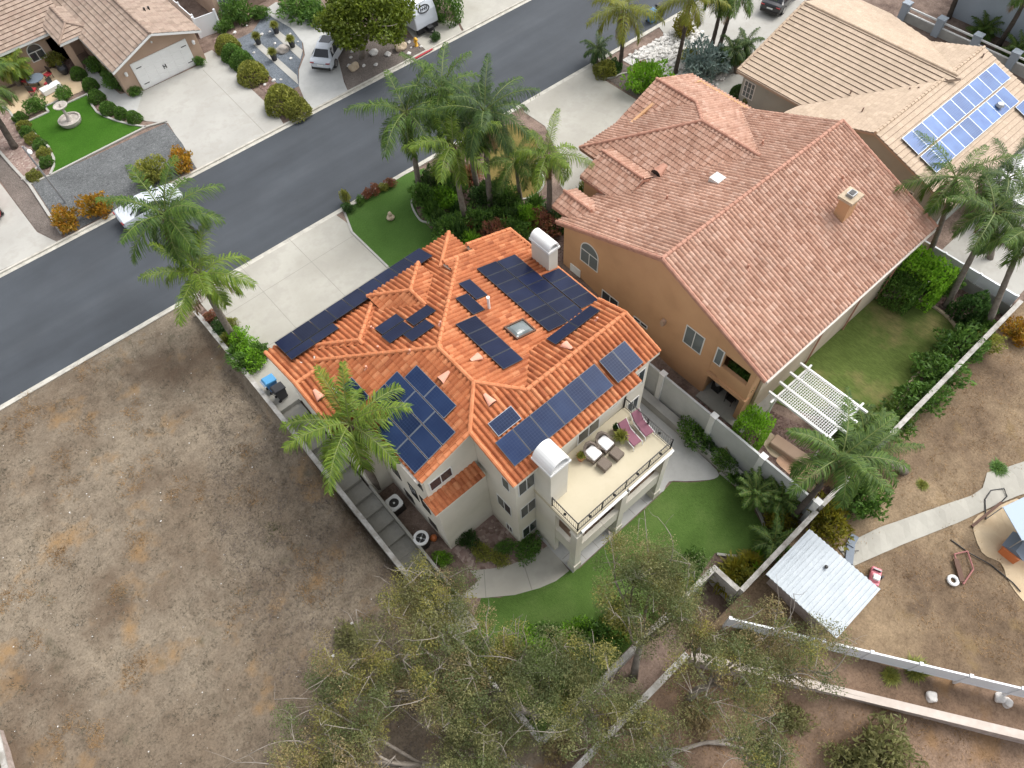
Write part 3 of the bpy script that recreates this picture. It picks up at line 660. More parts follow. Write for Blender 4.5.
def drape(name, pts, dz, m, kind='structure', step=.5):
    """sheet laid over sloping ground"""
    bm = bmesh.new(); f = bm.faces.new([bm.verts.new((p[0], p[1], 0)) for p in pts]); bm.normal_update()
    if f.normal.z < 0: f.normal_flip()
    for ax in (0, 1):
        lo, hi = min(p[ax] for p in pts), max(p[ax] for p in pts)
        for c in [v for v in (xs if ax == 0 else ys) if lo < v < hi]:
            no = (1, 0, 0) if ax == 0 else (0, 1, 0); co = (c, 0, 0) if ax == 0 else (0, c, 0)
            bmesh.ops.bisect_plane(bm, geom=list(bm.verts) + list(bm.edges) + list(bm.faces), plane_co=co, plane_no=no)
    bmesh.ops.triangulate(bm, faces=bm.faces)
    for v in bm.verts:
        x, y = v.co.x, v.co.y; z = gz(x, y)
        if (x < 1.9 or y < .9) and y < 35: z += rough(x, y)
        v.co.z = z + dz
    me = bpy.data.meshes.new(name); bm.to_mesh(me); bm.free(); me.materials.append(m); o = link(name, me); o['kind'] = kind; return o
def PXS(pts, z): return [WXY(p[0], p[1], z) for p in pts]
def smooth_loop(pts, n=4):
    """closed Catmull-Rom through plan points"""
    out = []; k = len(pts)
    for i in range(k):
        p0, p1, p2, p3 = (np.array(pts[(i + j - 1) % k][:2]) for j in range(4))
        for s in range(n):
            t = s / n; out.append(tuple(.5 * ((2 * p1) + (p2 - p0) * t + (2 * p0 - 5 * p1 + 4 * p2 - p3) * t * t + (3 * p1 - p0 - 3 * p2 + p3) * t ** 3)))
    return out
def smooth_line(pts, n=5):
    pts = [np.array(p, float) for p in pts]; P = [2 * pts[0] - pts[1]] + pts + [2 * pts[-1] - pts[-2]]; out = []
    for i in range(1, len(P) - 2):
        p0, p1, p2, p3 = P[i - 1:i + 3]
        for s in range(n):
            t = s / n; out.append(tuple(.5 * ((2 * p1) + (p2 - p0) * t + (2 * p0 - 5 * p1 + 4 * p2 - p3) * t * t + (3 * p1 - p0 - 3 * p2 + p3) * t ** 3)))
    out.append(tuple(pts[-1])); return out
def edging(pts, z, m, w=.12, h=.1, label=None, name='garden_edging', cat='garden edging', group=None, parent=None):
    """low kerb running along plan points"""
    mb = MB()
    for a, b in zip(pts[:-1], pts[1:]):
        za = z(a) if callable(z) else z; zb = z(b) if callable(z) else z
        mb.beam((a[0], a[1], za + h / 2), (b[0], b[1], zb + h / 2), w, h)
    o = mb.build(name, m, parent, loc=None if parent is not None else (pts[0][0], pts[0][1], z(pts[0]) if callable(z) else z))
    if label: tag(o, label, cat, group)
    return o
# ------------------------------------------------------------------ the cream house with the red roof
S_ = .33; ZR = 7.6; XR = 9.35; YF = 18.04; YB = 15.35
def zR(x, y=0): return ZR - S_ * (x - XR)
def zL(x, y=0): return ZR - S_ * (XR - x)
def zF(x, y): return ZR - S_ * (y - YF)
def zB(x, y): return ZR - S_ * (YB - y)
def pl(f, pts): return [(x, y, f(x, y)) for x, y in pts]
house = thing('house', 'cream stucco house with an orange red barrel tile roof carrying black solar panels', 'house', (11, 17, -3))
Z1 = lambda x, y: 7.02 - S_ * (y - 13.6)
RF = [pl(zF, [(3.2, 25.73), (15.75, 25.73), (13.22, 23.2), (3.2, 23.2)]), pl(zF, [(XR, YF), (14.51, 23.2), (4.62, 23.2), (4.62, 22.77)]), pl(zF, [(3.2, 22.0), (4.62, 22.0), (4.62, 23.2), (3.2, 23.2)]),
      pl(lambda x, y: 6.29 - S_ * (22.0 - y), [(3.2, 22.0), (4.6, 22.0), (4.6, 18.9), (3.2, 18.9)]),
      pl(zL, [(XR, YF), (XR, YB), (7.66, 13.66), (4.62, 13.66), (4.62, 22.77)]),
      pl(zB, [(XR, YB), (7.66, 13.66), (7.66, 13.6), (11.1, 13.6)]), pl(zB, [(7.66, 13.6), (7.66, 10.64), (16, 10.64), (16, 13.6)]), pl(zB, [(16, 13.6), (16, 11.15), (17.8, 11.15), (17.8, 13.6)]),
      pl(Z1, [(11.1, 13.6), (17.8, 13.6), (17.8, 15.45), (12.95, 15.45)]),
      pl(zR, [(XR, YB), (XR, YF), (14.51, 23.2), (18.88, 23.2), (18.88, YB)]), pl(zR, [(XR, YB), (12.85, YB), (11.1, 13.6)]), pl(zR, [(15.6, 23.2), (15.6, 23.85), (18.88, 23.85), (18.88, 23.2)]), pl(zR, [(13.5, 22.2), (13.5, 23.2), (14.51, 23.2)]),
      pl(lambda x, y: 5.06 + S_ * (15.75 - x), [(15.75, 25.73), (13.22, 23.2), (15.75, 23.2)])]
# the small hipped bay over the entrance and the low hip beside it
P1 = (10.9, 22.66, 6.51); P1b = (10.9, 21.33, 6.51)
P1l = (P1[0] - 1.73, P1[1] + 1.73, 5.94); P1u = (P1[0] + 1.73, P1[1] + 1.73, 5.94); yv = 18.04 + (7.6 - 5.94) / S_
BAY = [[P1, P1u, P1l], [P1b, P1, P1l, (P1l[0], yv, 5.94)], [P1, P1b, (P1u[0], yv, 5.94), P1u]]
P2 = (7.05, 21.9, 6.44); P2b = (7.05, 21.55, 6.44)
q = 2.2; P2l = (P2[0] - q, P2[1] + q, P2[2] - S_ * q - .0); P2r = (P2[0] + q, P2[1] + q, P2[2] - S_ * q)
LOW = [[P2, P2r, P2l], [P2b, P2, P2l, (P2l[0], P2l[1] - .36, zF(0, P2l[1] - .36) + .0)], [P2, P2b, (P2r[0], P2r[1] - .36, zF(0, P2r[1] - .36)), P2r]]
SKIRT = [[(4.55, 14.05, 3.52), (7.75, 14.05, 3.52), (7.75, 13.12, 3.12), (4.55, 13.12, 3.12)]]
roof = roof_deck('roof', RF + BAY[:1], MATS['stucco_cream'], house, .2, .0)
tile_roof('roof_tiles', RF + BAY + LOW, MATS['tile_red'], roof, 'barrel', .28, .42, .1, .014)
ridge_caps('ridge_cap', [((XR, YF, ZR), (XR, YB, ZR)), ((XR, YF, ZR), (4.62, 22.77, 6.04)), ((XR, YF, ZR), (14.4, 23.09, 5.93)), ((XR, YB, ZR), (7.66, 13.66, 7.04)), ((XR, YB, ZR), (11.1, 13.6, 7.02)), ((11.1, 13.6, 7.02), (17.8, 13.6, 7.02)),
                          ((15.75, 25.73, 5.06), (13.3, 23.28, 5.87)), ((3.2, 22.0, 6.29), (4.6, 22.0, 6.29)), (P1, P1l), (P1, P1u), (P1, P1b), (P2, P2l), (P2, P2r), (P2, P2b),
                          ((13.5, 23.2, 6.25), (15.6, 23.2, 5.56)), ((15.6, 23.85, 5.56), (18.88, 23.85, 4.48)), ((3.22, 25.7, 5.07), (3.22, 22, 6.3)), ((3.22, 22, 6.3), (3.22, 18.9, 5.27)),
                          ((4.65, 13.68, 6.06), (7.66, 13.68, 7.05)), ((7.68, 13.66, 7.05), (7.68, 10.66, 6.05)), ((17.78, 13.6, 7.02), (17.78, 11.17, 6.22)), ((17.78, 13.6, 7.02), (17.78, 15.44, 6.42)), ((18.86, 23.85, 4.46), (18.86, 15.35, 4.46))], MATS['cap_red'], roof, .12, .36, .09)
sk = roof_deck('roof', SKIRT, MATS['stucco_cream'], house, .14)
tile_roof('roof_tiles', SKIRT, MATS['tile_red'], sk, 'barrel', .28, .4, .07, .025)
# vents: pale little dormers, pipes
for x, y, f, ax in ((8.6, 16.62, zL, -1), (10.38, 16.46, zR, 1), (9.36, 14.28, zB, 0), (14.3, 14.15, Z1, 2), (3.73, 20.9, lambda x, y: 6.29 - S_ * (22.0 - y), 0)):
    z = f(x, y) + .12; mb = MB(); d = {-1: (-1, 0), 1: (1, 0), 0: (0, -1), 2: (0, 1)}[ax]; s = (-d[1], d[0]); w = .25
    K = 8; arc = [(math.cos(PI * k / K) * w, math.sin(PI * k / K) * w * .62) for k in range(K + 1)]
    F0 = [(x + s[0] * a + d[0] * .28, y + s[1] * a + d[1] * .28, z - .06 + b) for a, b in arc]; B0 = [(x + s[0] * a * .3 - d[0] * .3, y + s[1] * a * .3 - d[1] * .3, z + .16 + b * .1) for a, b in arc]
    for k in range(K): mb.quad(F0[k], F0[k + 1], B0[k + 1], B0[k])
    mb.poly(F0)
    v = mb.build('roof_vent', MATS['vent_pink'], roof); MB().poly([(p[0] + d[0] * .01, p[1] + d[1] * .01, z - .06 + (p[2] - z + .06) * .72) for p in F0]).build('vent_grille', MATS['brown_wood'], v)
for x, y, f, h in ((6.3, 20.1, zL, .3), (8.3, 19.0, zL, .25), (8.0, 22.2, zF, .3), (16.6, 14.4, Z1, .25), (10.45, 19.3, zR, .3), (4.1, 24.0, zF, .3), (7.4, 20.6, zF, .25)):
    z = f(x, y); MB().tube([(x, y, z - .1), (x, y, z + h)], .055, 8).tube([(x, y, z + .02), (x, y, z + .07)], [.16, .07], 8).build('vent_pipe', MATS['vent_pink'], roof)
MB().tube([(13.25, 18.95, zR(13.25) - .05), (13.25, 18.95, zR(13.25) + .95)], .075, 8).tube([(13.25, 18.95, zR(13.25) + .95), (13.25, 18.95, zR(13.25) + 1.05)], .1, 8).build('vent_pipe', MATS['white_paint'], roof)
# skylight
def on_plane_matrix(c, f, d):
    """frame at c on a roof plane: local x along the eave, y upslope, z out of the plane; d = downslope plan direction"""
    dv = Vector((d[0], d[1], -S_)).normalized(); n = Vector((d[0] * S_, d[1] * S_, 1)).normalized(); yv_ = -dv; xv = yv_.cross(n)
    m = Matrix((xv, yv_, n)).transposed().to_4x4(); m.translation = Vector(c); return m
def place_mesh(mb, m4): mb.v = [tuple(m4 @ Vector(v)) for v in mb.v]; return mb
M4 = on_plane_matrix((13.53, 16.88, zR(13.53) + .1), zR, (1, 0))
a, b_ = .52, .68
sl = place_mesh(MB().box(-a, a, -b_, -b_ + .08, -.05, .14).box(-a, a, b_ - .08, b_, -.05, .14).box(-a, -a + .08, -b_ + .08, b_ - .08, -.05, .14).box(a - .08, a, -b_ + .08, b_ - .08, -.05, .14), M4).build('skylight', MATS['brown_wood'], roof)
mb = MB(); G = 8
for i in range(G):
    for j in range(G):
        P = lambda i, j: ((i / G - .5) * (2 * a - .16), (j / G - .5) * (2 * b_ - .16), .08 + .2 * (1 - (2 * i / G - 1) ** 2) ** .5 * (1 - (2 * j / G - 1) ** 2) ** .5)
        mb.quad(P(i, j), P(i + 1, j), P(i + 1, j + 1), P(i, j + 1))
place_mesh(mb, M4).build('skylight_dome', MATS['glass_grey'], sl, smooth=True)
# walls
w = MB(); zb = -3.25; C = -.17
XL = 4.85
wall_face(w, [(3.55, 18.95, 5.1), (XL, 18.95, 5.1)], zb); 
wall_face(w, [(3.55, 25.4, zF(0, 25.4) + C), (3.55, 22.0, 6.29 + C), (3.55, 18.95, 5.12)], zb)
wall_face(w, [(XL, 22.5, zL(XL) + C), (XL, 13.95, zL(XL) + C)], zb)
wall_face(w, [(XL, 13.95, zL(XL) + C), (7.95, 13.95, 6.95)], 2.9)
# lower pop-out under the tiled skirt
w.box(XL - .02, 7.94, 13.4, 13.96, zb, 3.05)
wall_face(w, [(7.95, 14.1, 6.95), (7.95, 11.0, zB(0, 11.0) + C)], zb)
wall_face(w, [(7.95, 11.0, zB(0, 11.0) + C), (9.25, 11.0, zB(0, 11) + C)], zb)
wall_face(w, [(9.25, 11.3, zB(0, 11.3) + C), (15.9, 11.3, zB(0, 11.3) + C), (15.9, 11.5, zB(0, 11.5) + C), (17.6, 11.5, zB(0, 11.5) + C)], zb)
wall_face(w, [(17.6, 11.5, zB(0, 11.5) + C), (17.6, 13.6, 7.02 + C), (17.6, 15.3, 6.45 + C)], zb)
wall_face(w, [(17.6, 15.3, 6.3), (13.0, 15.3, 6.3)], 4.6)
wall_face(w, [(17.6, 15.4, zR(17.6) + C), (18.6, 15.4, zR(18.6) + C), (18.6, 23.6, zR(18.6) + C), (15.3, 23.6, 5.4)], zb)
wall_face(w, [(15.4, 23.6, 5.0), (15.4, 25.4, 5.0)], -.3); wall_face(w, [(15.4, 25.4, 4.98), (3.55, 25.4, 4.98)], -.3)
w.box(P1l[0] + .35, P1u[0] - .35, 23.9, 24.1, 5.0, 5.85).box(P1l[0] + .3, P1l[0] + .45, 22.9, 24.0, 5.0, 5.85).box(P1u[0] - .45, P1u[0] - .3, 22.9, 24.0, 5.0, 5.85)
w.build('wall', MATS['stucco_cream'], house)
# windows
window(house, 'y', 13.95, -1, 5.05, 6.45, 3.9, 4.85)
for y0, y1, z0, z1 in ((14.35, 15.0, 3.6, 4.7), (14.5, 15.2, .2, 1.7), (15.5, 16.2, .2, 1.7), (16.5, 17.3, -2.0, -1.0), (17.1, 17.9, .3, 1.5), (14.4, 15.1, -2.1, -1.2), (15.7, 16.5, 3.7, 4.7)): window(house, 'x', XL, -1, y0, y1, z0, z1, 1, MATS['dark_metal'])
window(house, 'x', 7.95, -1, 11.4, 12.0, 3.6, 4.8, 0); window(house, 'x', 7.95, -1, 11.5, 12.65, .2, 1.5); window(house, 'x', 7.95, -1, 11.6, 12.15, -2.5, -1.7, 1)
for z0, z1 in ((3.55, 4.95), (.55, 1.9), (-2.4, -1.1)): window(house, 'y', 11.0, -1, 8.12, 9.2, z0, z1)
window(house, 'y', 11.5, -1, 16.35, 17.4, 3.4, 4.9); window(house, 'y', 11.5, -1, 16.4, 17.3, .9, 2.2)
window(house, 'y', 11.3, -1, 14.75, 15.25, 3.9, 4.6, 0)
window(house, 'x', 18.6, 1, 17, 18.4, 1.2, 2.6)
def door(parent, axis, c, out, u0, u1, z0, z1, m, pm, glass=True):
    o = window(parent, axis, c, out, u0, u1, z0, z1, 1, m, pm, .08, 'patio_door'); mb = MB(); um = (u0 + u1) / 2 + .08
    if axis == 'y': mb.box(um, um + .03, c + out * .06 - .02, c + out * .06 + .02, (z0 + z1) / 2 - .1, (z0 + z1) / 2 + .1)
    mb.build('handle', MATS['dark_metal'], o); return o
door(house, 'y', 11.3, -1, 12.35, 13.95, 2.96, 5.05, MATS['window_white'], MATS['glass_dark']); door(house, 'y', 11.3, -1, 10.45, 11.2, 2.96, 5.0, MATS['window_white'], MATS['glass_dark'])
door(house, 'y', 11.3, -1, 11.5, 13.8, -.05, 2.1, MATS['window_white'], MATS['glass_dark']); door(house, 'y', 11.3, -1, 10.5, 12.8, -2.95, -.8, MATS['window_white'], MATS['glass_dark'])
door(house, 'y', 11.3, -1, 13.6, 15.4, -2.95, -.8, MATS['window_white'], MATS['glass_dark'])
# garage doors and front door (street side)
for x0, x1 in ((4.3, 9.1),):
    g = MB().box(x0, x1, 25.38, 25.46, .05, 2.2)
    for k in range(4): g.box(x0 + .02, x1 - .02, 25.46, 25.475, .1 + k * .53, .1 + k * .53 + .48)
    g.build('garage_door', MATS['white_paint'], house)
window(house, 'y', 25.4, 1, 5.2, 6.8, 3.0, 4.3); window(house, 'y', 25.4, 1, 10.2, 11.6, 3.0, 4.3); MB().box(12.2, 13.2, 25.38, 25.46, .1, 2.2).build('front_door', MATS['brown_wood'], house)
# chimneys
def chimney(x0, x1, y0, y1, z0, z1, rise, parent=house, mm=None):
    ch = MB().box(x0, x1, y0, y1, z0, z1).build('chimney', MATS['stucco_cream'], parent); cp = MB(); e = .09
    cp.box(x0 - e, x1 + e, y0 - e, y1 + e, z1 - .1, z1 + .04)
    K = 14; xc = (x0 + x1) / 2; r = (x1 - x0) / 2 + .05
    ring = lambda rr, y, hh: [(xc + rr * math.cos(PI * k / K), y, z1 + .04 + hh * math.sin(PI * k / K)) for k in range(K + 1)]
    ya, yb = y0 - e * .6, y1 + e * .6; A, B = ring(r, ya, rise), ring(r, yb, rise); a2, b2 = ring(r - .1, ya, rise - .1), ring(r - .1, yb, rise - .1)
    for k in range(K):
        cp.quad(A[k], A[k + 1], B[k + 1], B[k]); cp.quad(a2[k], a2[k + 1], b2[k + 1], b2[k]); cp.quad(A[k], A[k + 1], a2[k + 1], a2[k]); cp.quad(B[k], B[k + 1], b2[k + 1], b2[k])
    cap = cp.build('chimney_cap', MATS['stucco_white'], ch); MB().poly(ring(r - .1, y0 + .25, rise - .1)).build('flue_opening', MATS['black'], cap)
    return ch
chimney(9.14, 10.24, 9.8, 10.95, -3.1, 6.55, .72)
chimney(18.18, 18.86, 19.7, 21.15, .0, 6.35, .42)
# gutter downpipe on the upper left eave
MB().beam((4.55, 22.6, 5.92), (4.55, 13.8, 5.92), .12, .12).beam((4.55, 22.62, 5.95), (4.1, 23.3, 5.9), .09, .09).beam((4.62, 22.62, 5.95), (4.85, 22.9, 6.2), .06, .06).build('gutter', MATS['gutter'], house)
MB().tube([(9.18, 11.15, -3), (9.18, 10.97, 5.7)], .04, 6).build('downpipe', MATS['gutter'], house)
# balcony of two storeys over the patio
bal = MB(); 
bal.box(9.1, 15.85, 7.9, 11.28, 2.72, 2.95)
bf = bal.build('balcony_deck', MATS['deck_coat'], house)
bm_ = MB(); 
for zt, zl in ((2.71, 2.3), (.42, -.8)):
    bm_.box(9.16, 15.79, 7.95, 8.2, zl, zt)
    bm_.box(9.16, 9.4, 8.202, 9.79, zl, zt)
    bm_.box(15.55, 15.79, 8.202, 11.27, zl, zt)
bm_.build('balcony_beams', MATS['stucco_cream'], house)
MB().box(9.42, 15.53, 8.22, 11.28, -.2, -.02).build('balcony_floor', noisy('tile_floor', [(.3, (.2, .14, .1)), (.7, (.28, .2, .15))], 2), house)
for x in (9.12, 12.3, 15.4):
    MB().box(x, x + .42, 7.9, 8.32, -3.1, 2.28 + .42).box(x - .05, x + .47, 7.85, 8.37, -3.1, -2.2).box(x - .05, x + .47, 7.85, 8.37, 2.2, 2.36).build('post', MATS['stucco_cream'], house)
MB().box(9.13, 9.41, 9.45, 9.79, -3.1, 2.69).build('post', MATS['stucco_cream'], house)
MB().box(15.45, 15.81, 11.0, 11.285, -3.1, 2.69).build('post', MATS['stucco_cream'], house)
def railing(pts, z, parent, h=.95, sp=.13, posts=1.5):
    mb = MB()
    for a, b in zip(pts[:-1], pts[1:]):
        a, b = Vector((*a, z)), Vector((*b, z)); L = (b - a).length; d = (b - a) / L
        mb.beam(a + Vector((0, 0, h)), b + Vector((0, 0, h)), .05, .04); mb.beam(a + Vector((0, 0, .1)), b + Vector((0, 0, .1)), .035, .03)
        n = int(L / sp)
        for i in range(n + 1):
            p = a + d * (L * i / n); mb.beam(p + Vector((0, 0, .1)), p + Vector((0, 0, h)), .012, .012)
        n = max(1, round(L / posts))
        for i in range(n + 1):
            p = a + d * (L * i / n); mb.beam(p, p + Vector((0, 0, h + .05)), .05, .05)
            if i < n:
                c = a + d * (L * (i + .5) / n) + Vector((0, 0, .52)); mb.lathe([(.0, -.09), (.09, 0), (.0, .09)], c, 6)
    return mb.build('railing', MATS['dark_metal'], parent)
railing([(9.2, 9.75), (9.2, 7.98), (15.75, 7.98), (15.75, 11.25)], 2.95, house)

# rolled-down white shades under the balcony edge
for x0, x1 in ((9.35, 12.45), (12.6, 15.85)):
    a = MB().add([(x0, 7.885, 2.93), (x1, 7.885, 2.93), (x1, 7.76, 2.84), (x0, 7.76, 2.84), (x0, 7.885, 2.87), (x1, 7.885, 2.87), (x1, 7.77, 2.8), (x0, 7.77, 2.8)], [(0, 1, 2, 3), (7, 6, 5, 4), (0, 4, 5, 1), (2, 6, 7, 3), (1, 5, 6, 2), (3, 7, 4, 0)])
    aw = a.build('awning', MATS['cushion_white'], house); MB().tube([(x0 - .03, 7.86, 2.62), (x1 + .03, 7.86, 2.62)], .04, 8).build('roller', MATS['grey_metal'], aw)
# patio slab under the balcony
# ------------------------------------------------------------------ solar panels, each a thing
PANELS = {}
def panel_proto(u, v, cm, fm, th=.04):
    key = (round(u, 2), round(v, 2), cm.name, fm.name)
    if key in PANELS: return PANELS[key]
    f = .025; fr = MB().box(-u / 2, u / 2, -v / 2, -v / 2 + f, 0, th).box(-u / 2, u / 2, v / 2 - f, v / 2, 0, th).box(-u / 2, -u / 2 + f, -v / 2 + f, v / 2 - f, 0, th).box(u / 2 - f, u / 2, -v / 2 + f, v / 2 - f, 0, th)
    for a in (-.4, .4):
        for b in (-.5, .5): fr.beam((a * u, b * v * .985, -.16), (a * u, b * v * .985, .002), .03, .022)
    gl = MB().box(-u / 2 + f, u / 2 - f, -v / 2 + f, v / 2 - f, .005, th - .006)
    r = []
    for nm, mb, mt in (('frame', fr, fm), ('cell_sheet', gl, cm)):
        me = bpy.data.meshes.new(nm); me.from_pydata(mb.v, [], mb.f); me.update(); me.materials.append(mt); r.append((nm, me))
    PANELS[key] = r; return r
def panel(c, f, d, u, v, label, group, cm, fm, raise_=.17):
    """u along the eave, v along the slope (true length)"""
    z = f(*c); n = Vector((d[0] * S_, d[1] * S_, 1)).normalized(); p = Vector((c[0], c[1], z)) + n * raise_
    t = thing('solar_panel', label, 'solar panel', p, group); m = on_plane_matrix(p, f, d); t.rotation_euler = m.to_euler()
    for nm, me in panel_proto(u, v, cm, fm): link(nm, me, t)
    return t
K_ = math.sqrt(1 + S_ * S_)
ORD = ['first', 'second', 'third', 'fourth', 'fifth', 'sixth', 'seventh', 'eighth', 'ninth', 'tenth', 'eleventh']
def row(x0, x1, y0, y1, n, along, f, d, lab, group, cm, fm=None, gap=.02, raise_=.17):
    """n panels side by side along 'x' or 'y' over a plan rectangle; lab(i) gives the label"""
    fm = fm or MATS['panel_frame']
    for i in range(n):
        if along == 'x': a, b = x0 + (x1 - x0) * i / n, x0 + (x1 - x0) * (i + 1) / n; cx, cy, wx, wy = (a + b) / 2, (y0 + y1) / 2, b - a, y1 - y0
        else: a, b = y0 + (y1 - y0) * i / n, y0 + (y1 - y0) * (i + 1) / n; cx, cy, wx, wy = (x0 + x1) / 2, (a + b) / 2, x1 - x0, b - a
        if d[0]: u, v = wy - gap, wx * K_ - gap
        else: u, v = wx - gap, wy * K_ - gap
        panel((cx, cy), f, d, u, v, lab(i), group, cm, fm, raise_)
cd, cb = MATS['cells_dark'], MATS['cells_blue']
fl = lambda x, y: zL(x)
fr_ = lambda x, y: zR(x)
g = 'black solar panels of the large array on the slope beside the slender white chimney'
row(14.63, 16.0, 15.95, 21.78, 7, 'y', fr_, (1, 0), lambda i: 'black solar panel of the column farthest from the slender chimney, %s from its foot' % ORD[i], g, cd)
row(16.03, 17.36, 15.95, 21.74, 7, 'y', fr_, (1, 0), lambda i: 'black solar panel of the middle column in the large array, %s from its foot' % ORD[i], g, cd)
row(17.42, 18.76, 16.35, 19.55, 4, 'y', fr_, (1, 0), lambda i: 'black solar panel of the short outer column, %s from the slender chimney' % ORD[3 - i], g, cd)
row(14.0, 17.1, 14.62, 15.32, 2, 'x', Z1, (0, 1), lambda i: 'narrow black panel laid crosswise below the large array, ' + ('one nearest the skylight' if i == 0 else 'one nearest the orange house'), 'crosswise pair of panels', cd)
row(10.93, 12.2, 15.13, 18.82, 4, 'y', fr_, (1, 0), lambda i: 'black solar panel in the single column beside the skylight, %s from the rear' % ORD[i], 'panels in the single column left of the skylight', cd)
row(12.13, 12.92, 18.92, 20.4, 1, 'y', fr_, (1, 0), lambda i: 'small black solar panel between its twin and the single column', 'pair of lone panels near the main ridge', cd)
row(13.0, 13.76, 19.75, 21.26, 1, 'y', fr_, (1, 0), lambda i: 'small black solar panel streetward of its twin by the white pipe', 'pair of lone panels near the main ridge', cd)
gd = 'cluster of four black panels on the front slope beside the main ridge'
for (x0, x1, y0, y1, lb) in ((8.04, 9.45, 21.1, 21.92, 'black solar panel nearest the street in the cluster of four by the roof peak'), (7.93, 9.35, 20.2, 21.06, 'black solar panel on the garage side of the cluster of four by the roof peak'),
                             (9.47, 10.9, 20.25, 21.07, 'black solar panel by the small entrance bay roof in the cluster of four'), (8.72, 10.15, 19.32, 20.17, 'black solar panel closest to the roof peak in the cluster of four')):
    row(x0, x1, y0, y1, 1, 'x', zF, (0, 1), lambda i: lb, gd, cd)
row(3.86, 13.6, 24.22, 25.6, 9, 'x', zF, (0, 1), lambda i: 'black solar panel in the row over the driveway eave, %s from the bin corner' % ORD[i], 'panels in the row along the front eave', cd, raise_=.3)
row(3.86, 6.8, 23.46, 24.18, 2, 'x', zF, (0, 1), lambda i: 'black solar panel laid above the driveway eave row, ' + ('at the corner' if i == 0 else 'against the low hip'), 'pair above the front eave row', cd, raise_=.3)
gl = 'dark blue solar panels of the array over the air conditioners'
row(7.3, 8.12, 15.04, 18.14, 2, 'y', fl, (-1, 0), lambda i: 'dark blue solar panel in the top row of the left slope, ' + ('rear one' if i == 0 else 'one nearer the street'), gl, cb, MATS['panel_frame_silver'])
row(6.47, 7.28, 14.12, 18.68, 3, 'y', fl, (-1, 0), lambda i: 'dark blue solar panel in the second row of the left slope, ' + ('at the rear edge', 'in the middle', 'nearest the street')[i], gl, cb, MATS['panel_frame_silver'])
row(5.6, 6.45, 14.12, 17.2, 2, 'y', fl, (-1, 0), lambda i: 'dark blue solar panel in the third row of the left slope, ' + ('at the rear edge', 'beside the palm frond')[i], gl, cb, MATS['panel_frame_silver'])
row(4.74, 5.58, 14.12, 17.2, 2, 'y', fl, (-1, 0), lambda i: 'dark blue solar panel at the left eave, ' + ('on the rear corner', 'half under the palm')[i], gl, cb, MATS['panel_frame_silver'])
row(5.6, 6.45, 17.22, 18.68, 1, 'y', fl, (-1, 0), lambda i: 'dark blue solar panel in the third row, overhung by the palm', gl, cb, MATS['panel_frame_silver'])
row(4.9, 5.55, 18.75, 20.3, 1, 'y', fl, (-1, 0), lambda i: 'dark blue solar panel standing apart at the eave behind the palm crown', gl, cb, MATS['panel_frame_silver'])
gr = 'dark blue solar panels in the long row above the balcony'
row(8.55, 9.98, 12.74, 13.5, 1, 'x', zB, (0, -1), lambda i: 'dark blue solar panel laid flat above the balcony row by the wide chimney', gr, cb, MATS['panel_frame_silver'])
row(8.24, 14.6, 11.3, 12.65, 6, 'x', zB, (0, -1), lambda i: 'dark blue solar panel in the row above the balcony, %s from the tower corner' % ORD[i], gr, cb)
row(14.82, 16.6, 11.25, 12.6, 2, 'x', zB, (0, -1), lambda i: 'dark blue solar panel of the raised pair ending the balcony row, ' + ('by the gap' if i == 0 else 'by the gable end'), gr, cb, raise_=.26)
# ------------------------------------------------------------------ the ochre neighbour with the terracotta roof
SO = .40
oh = thing('house', 'ochre stucco house under a large mottled terracotta tile roof with one tan chimney', 'house', (29, 15, -1.5))
RZ = 7.0; RY = 14.8
oF = lambda x, y: RZ - SO * (y - RY); oB = lambda x, y: RZ - SO * (RY - y)
xa, xb = 21.75, 37.55
# front wing with a ridge running to the street
WX = 32.45; WZ = 6.25; wy = RY + (RZ - WZ) / SO; wL = lambda x, y: WZ - SO * (WX - x); wR = lambda x, y: WZ - SO * (x - WX)
yfr = 21.15
NX = 34.45; NZ = wR(34.45, 0); nL = lambda x, y: NZ - SO * (NX - x); yn = yfr + NX - WX; ye = 26.65
d_ = 5.3; H0 = (WX, yfr, WZ); H1 = (WX - d_, yfr + d_, WZ - SO * d_); fH = lambda x, y: WZ - SO * (y - yfr)
ORF = [pl(oF, [(xa, RY), (xb, RY), (xb, 22.9), (xa, 22.9)]), pl(oB, [(xa, RY), (xb, RY), (xb, 7.05), (xa, 7.05)]),
       [(WX, wy, WZ), H0, H1, (H1[0], wy + d_, wL(H1[0], 0))], pl(wR, [(WX, wy), (WX, yfr), (NX, yn), (NX, wy)]), pl(wR, [(NX, wy), (NX, ye), (38.4, ye), (38.4, wy)]),
       pl(fH, [(WX, yfr), (NX, yn), (NX, yfr + d_), (WX - d_, yfr + d_)]), pl(nL, [(NX, yn - .3), (NX, ye), (30.4, ye), (30.4, yn - .3)])]
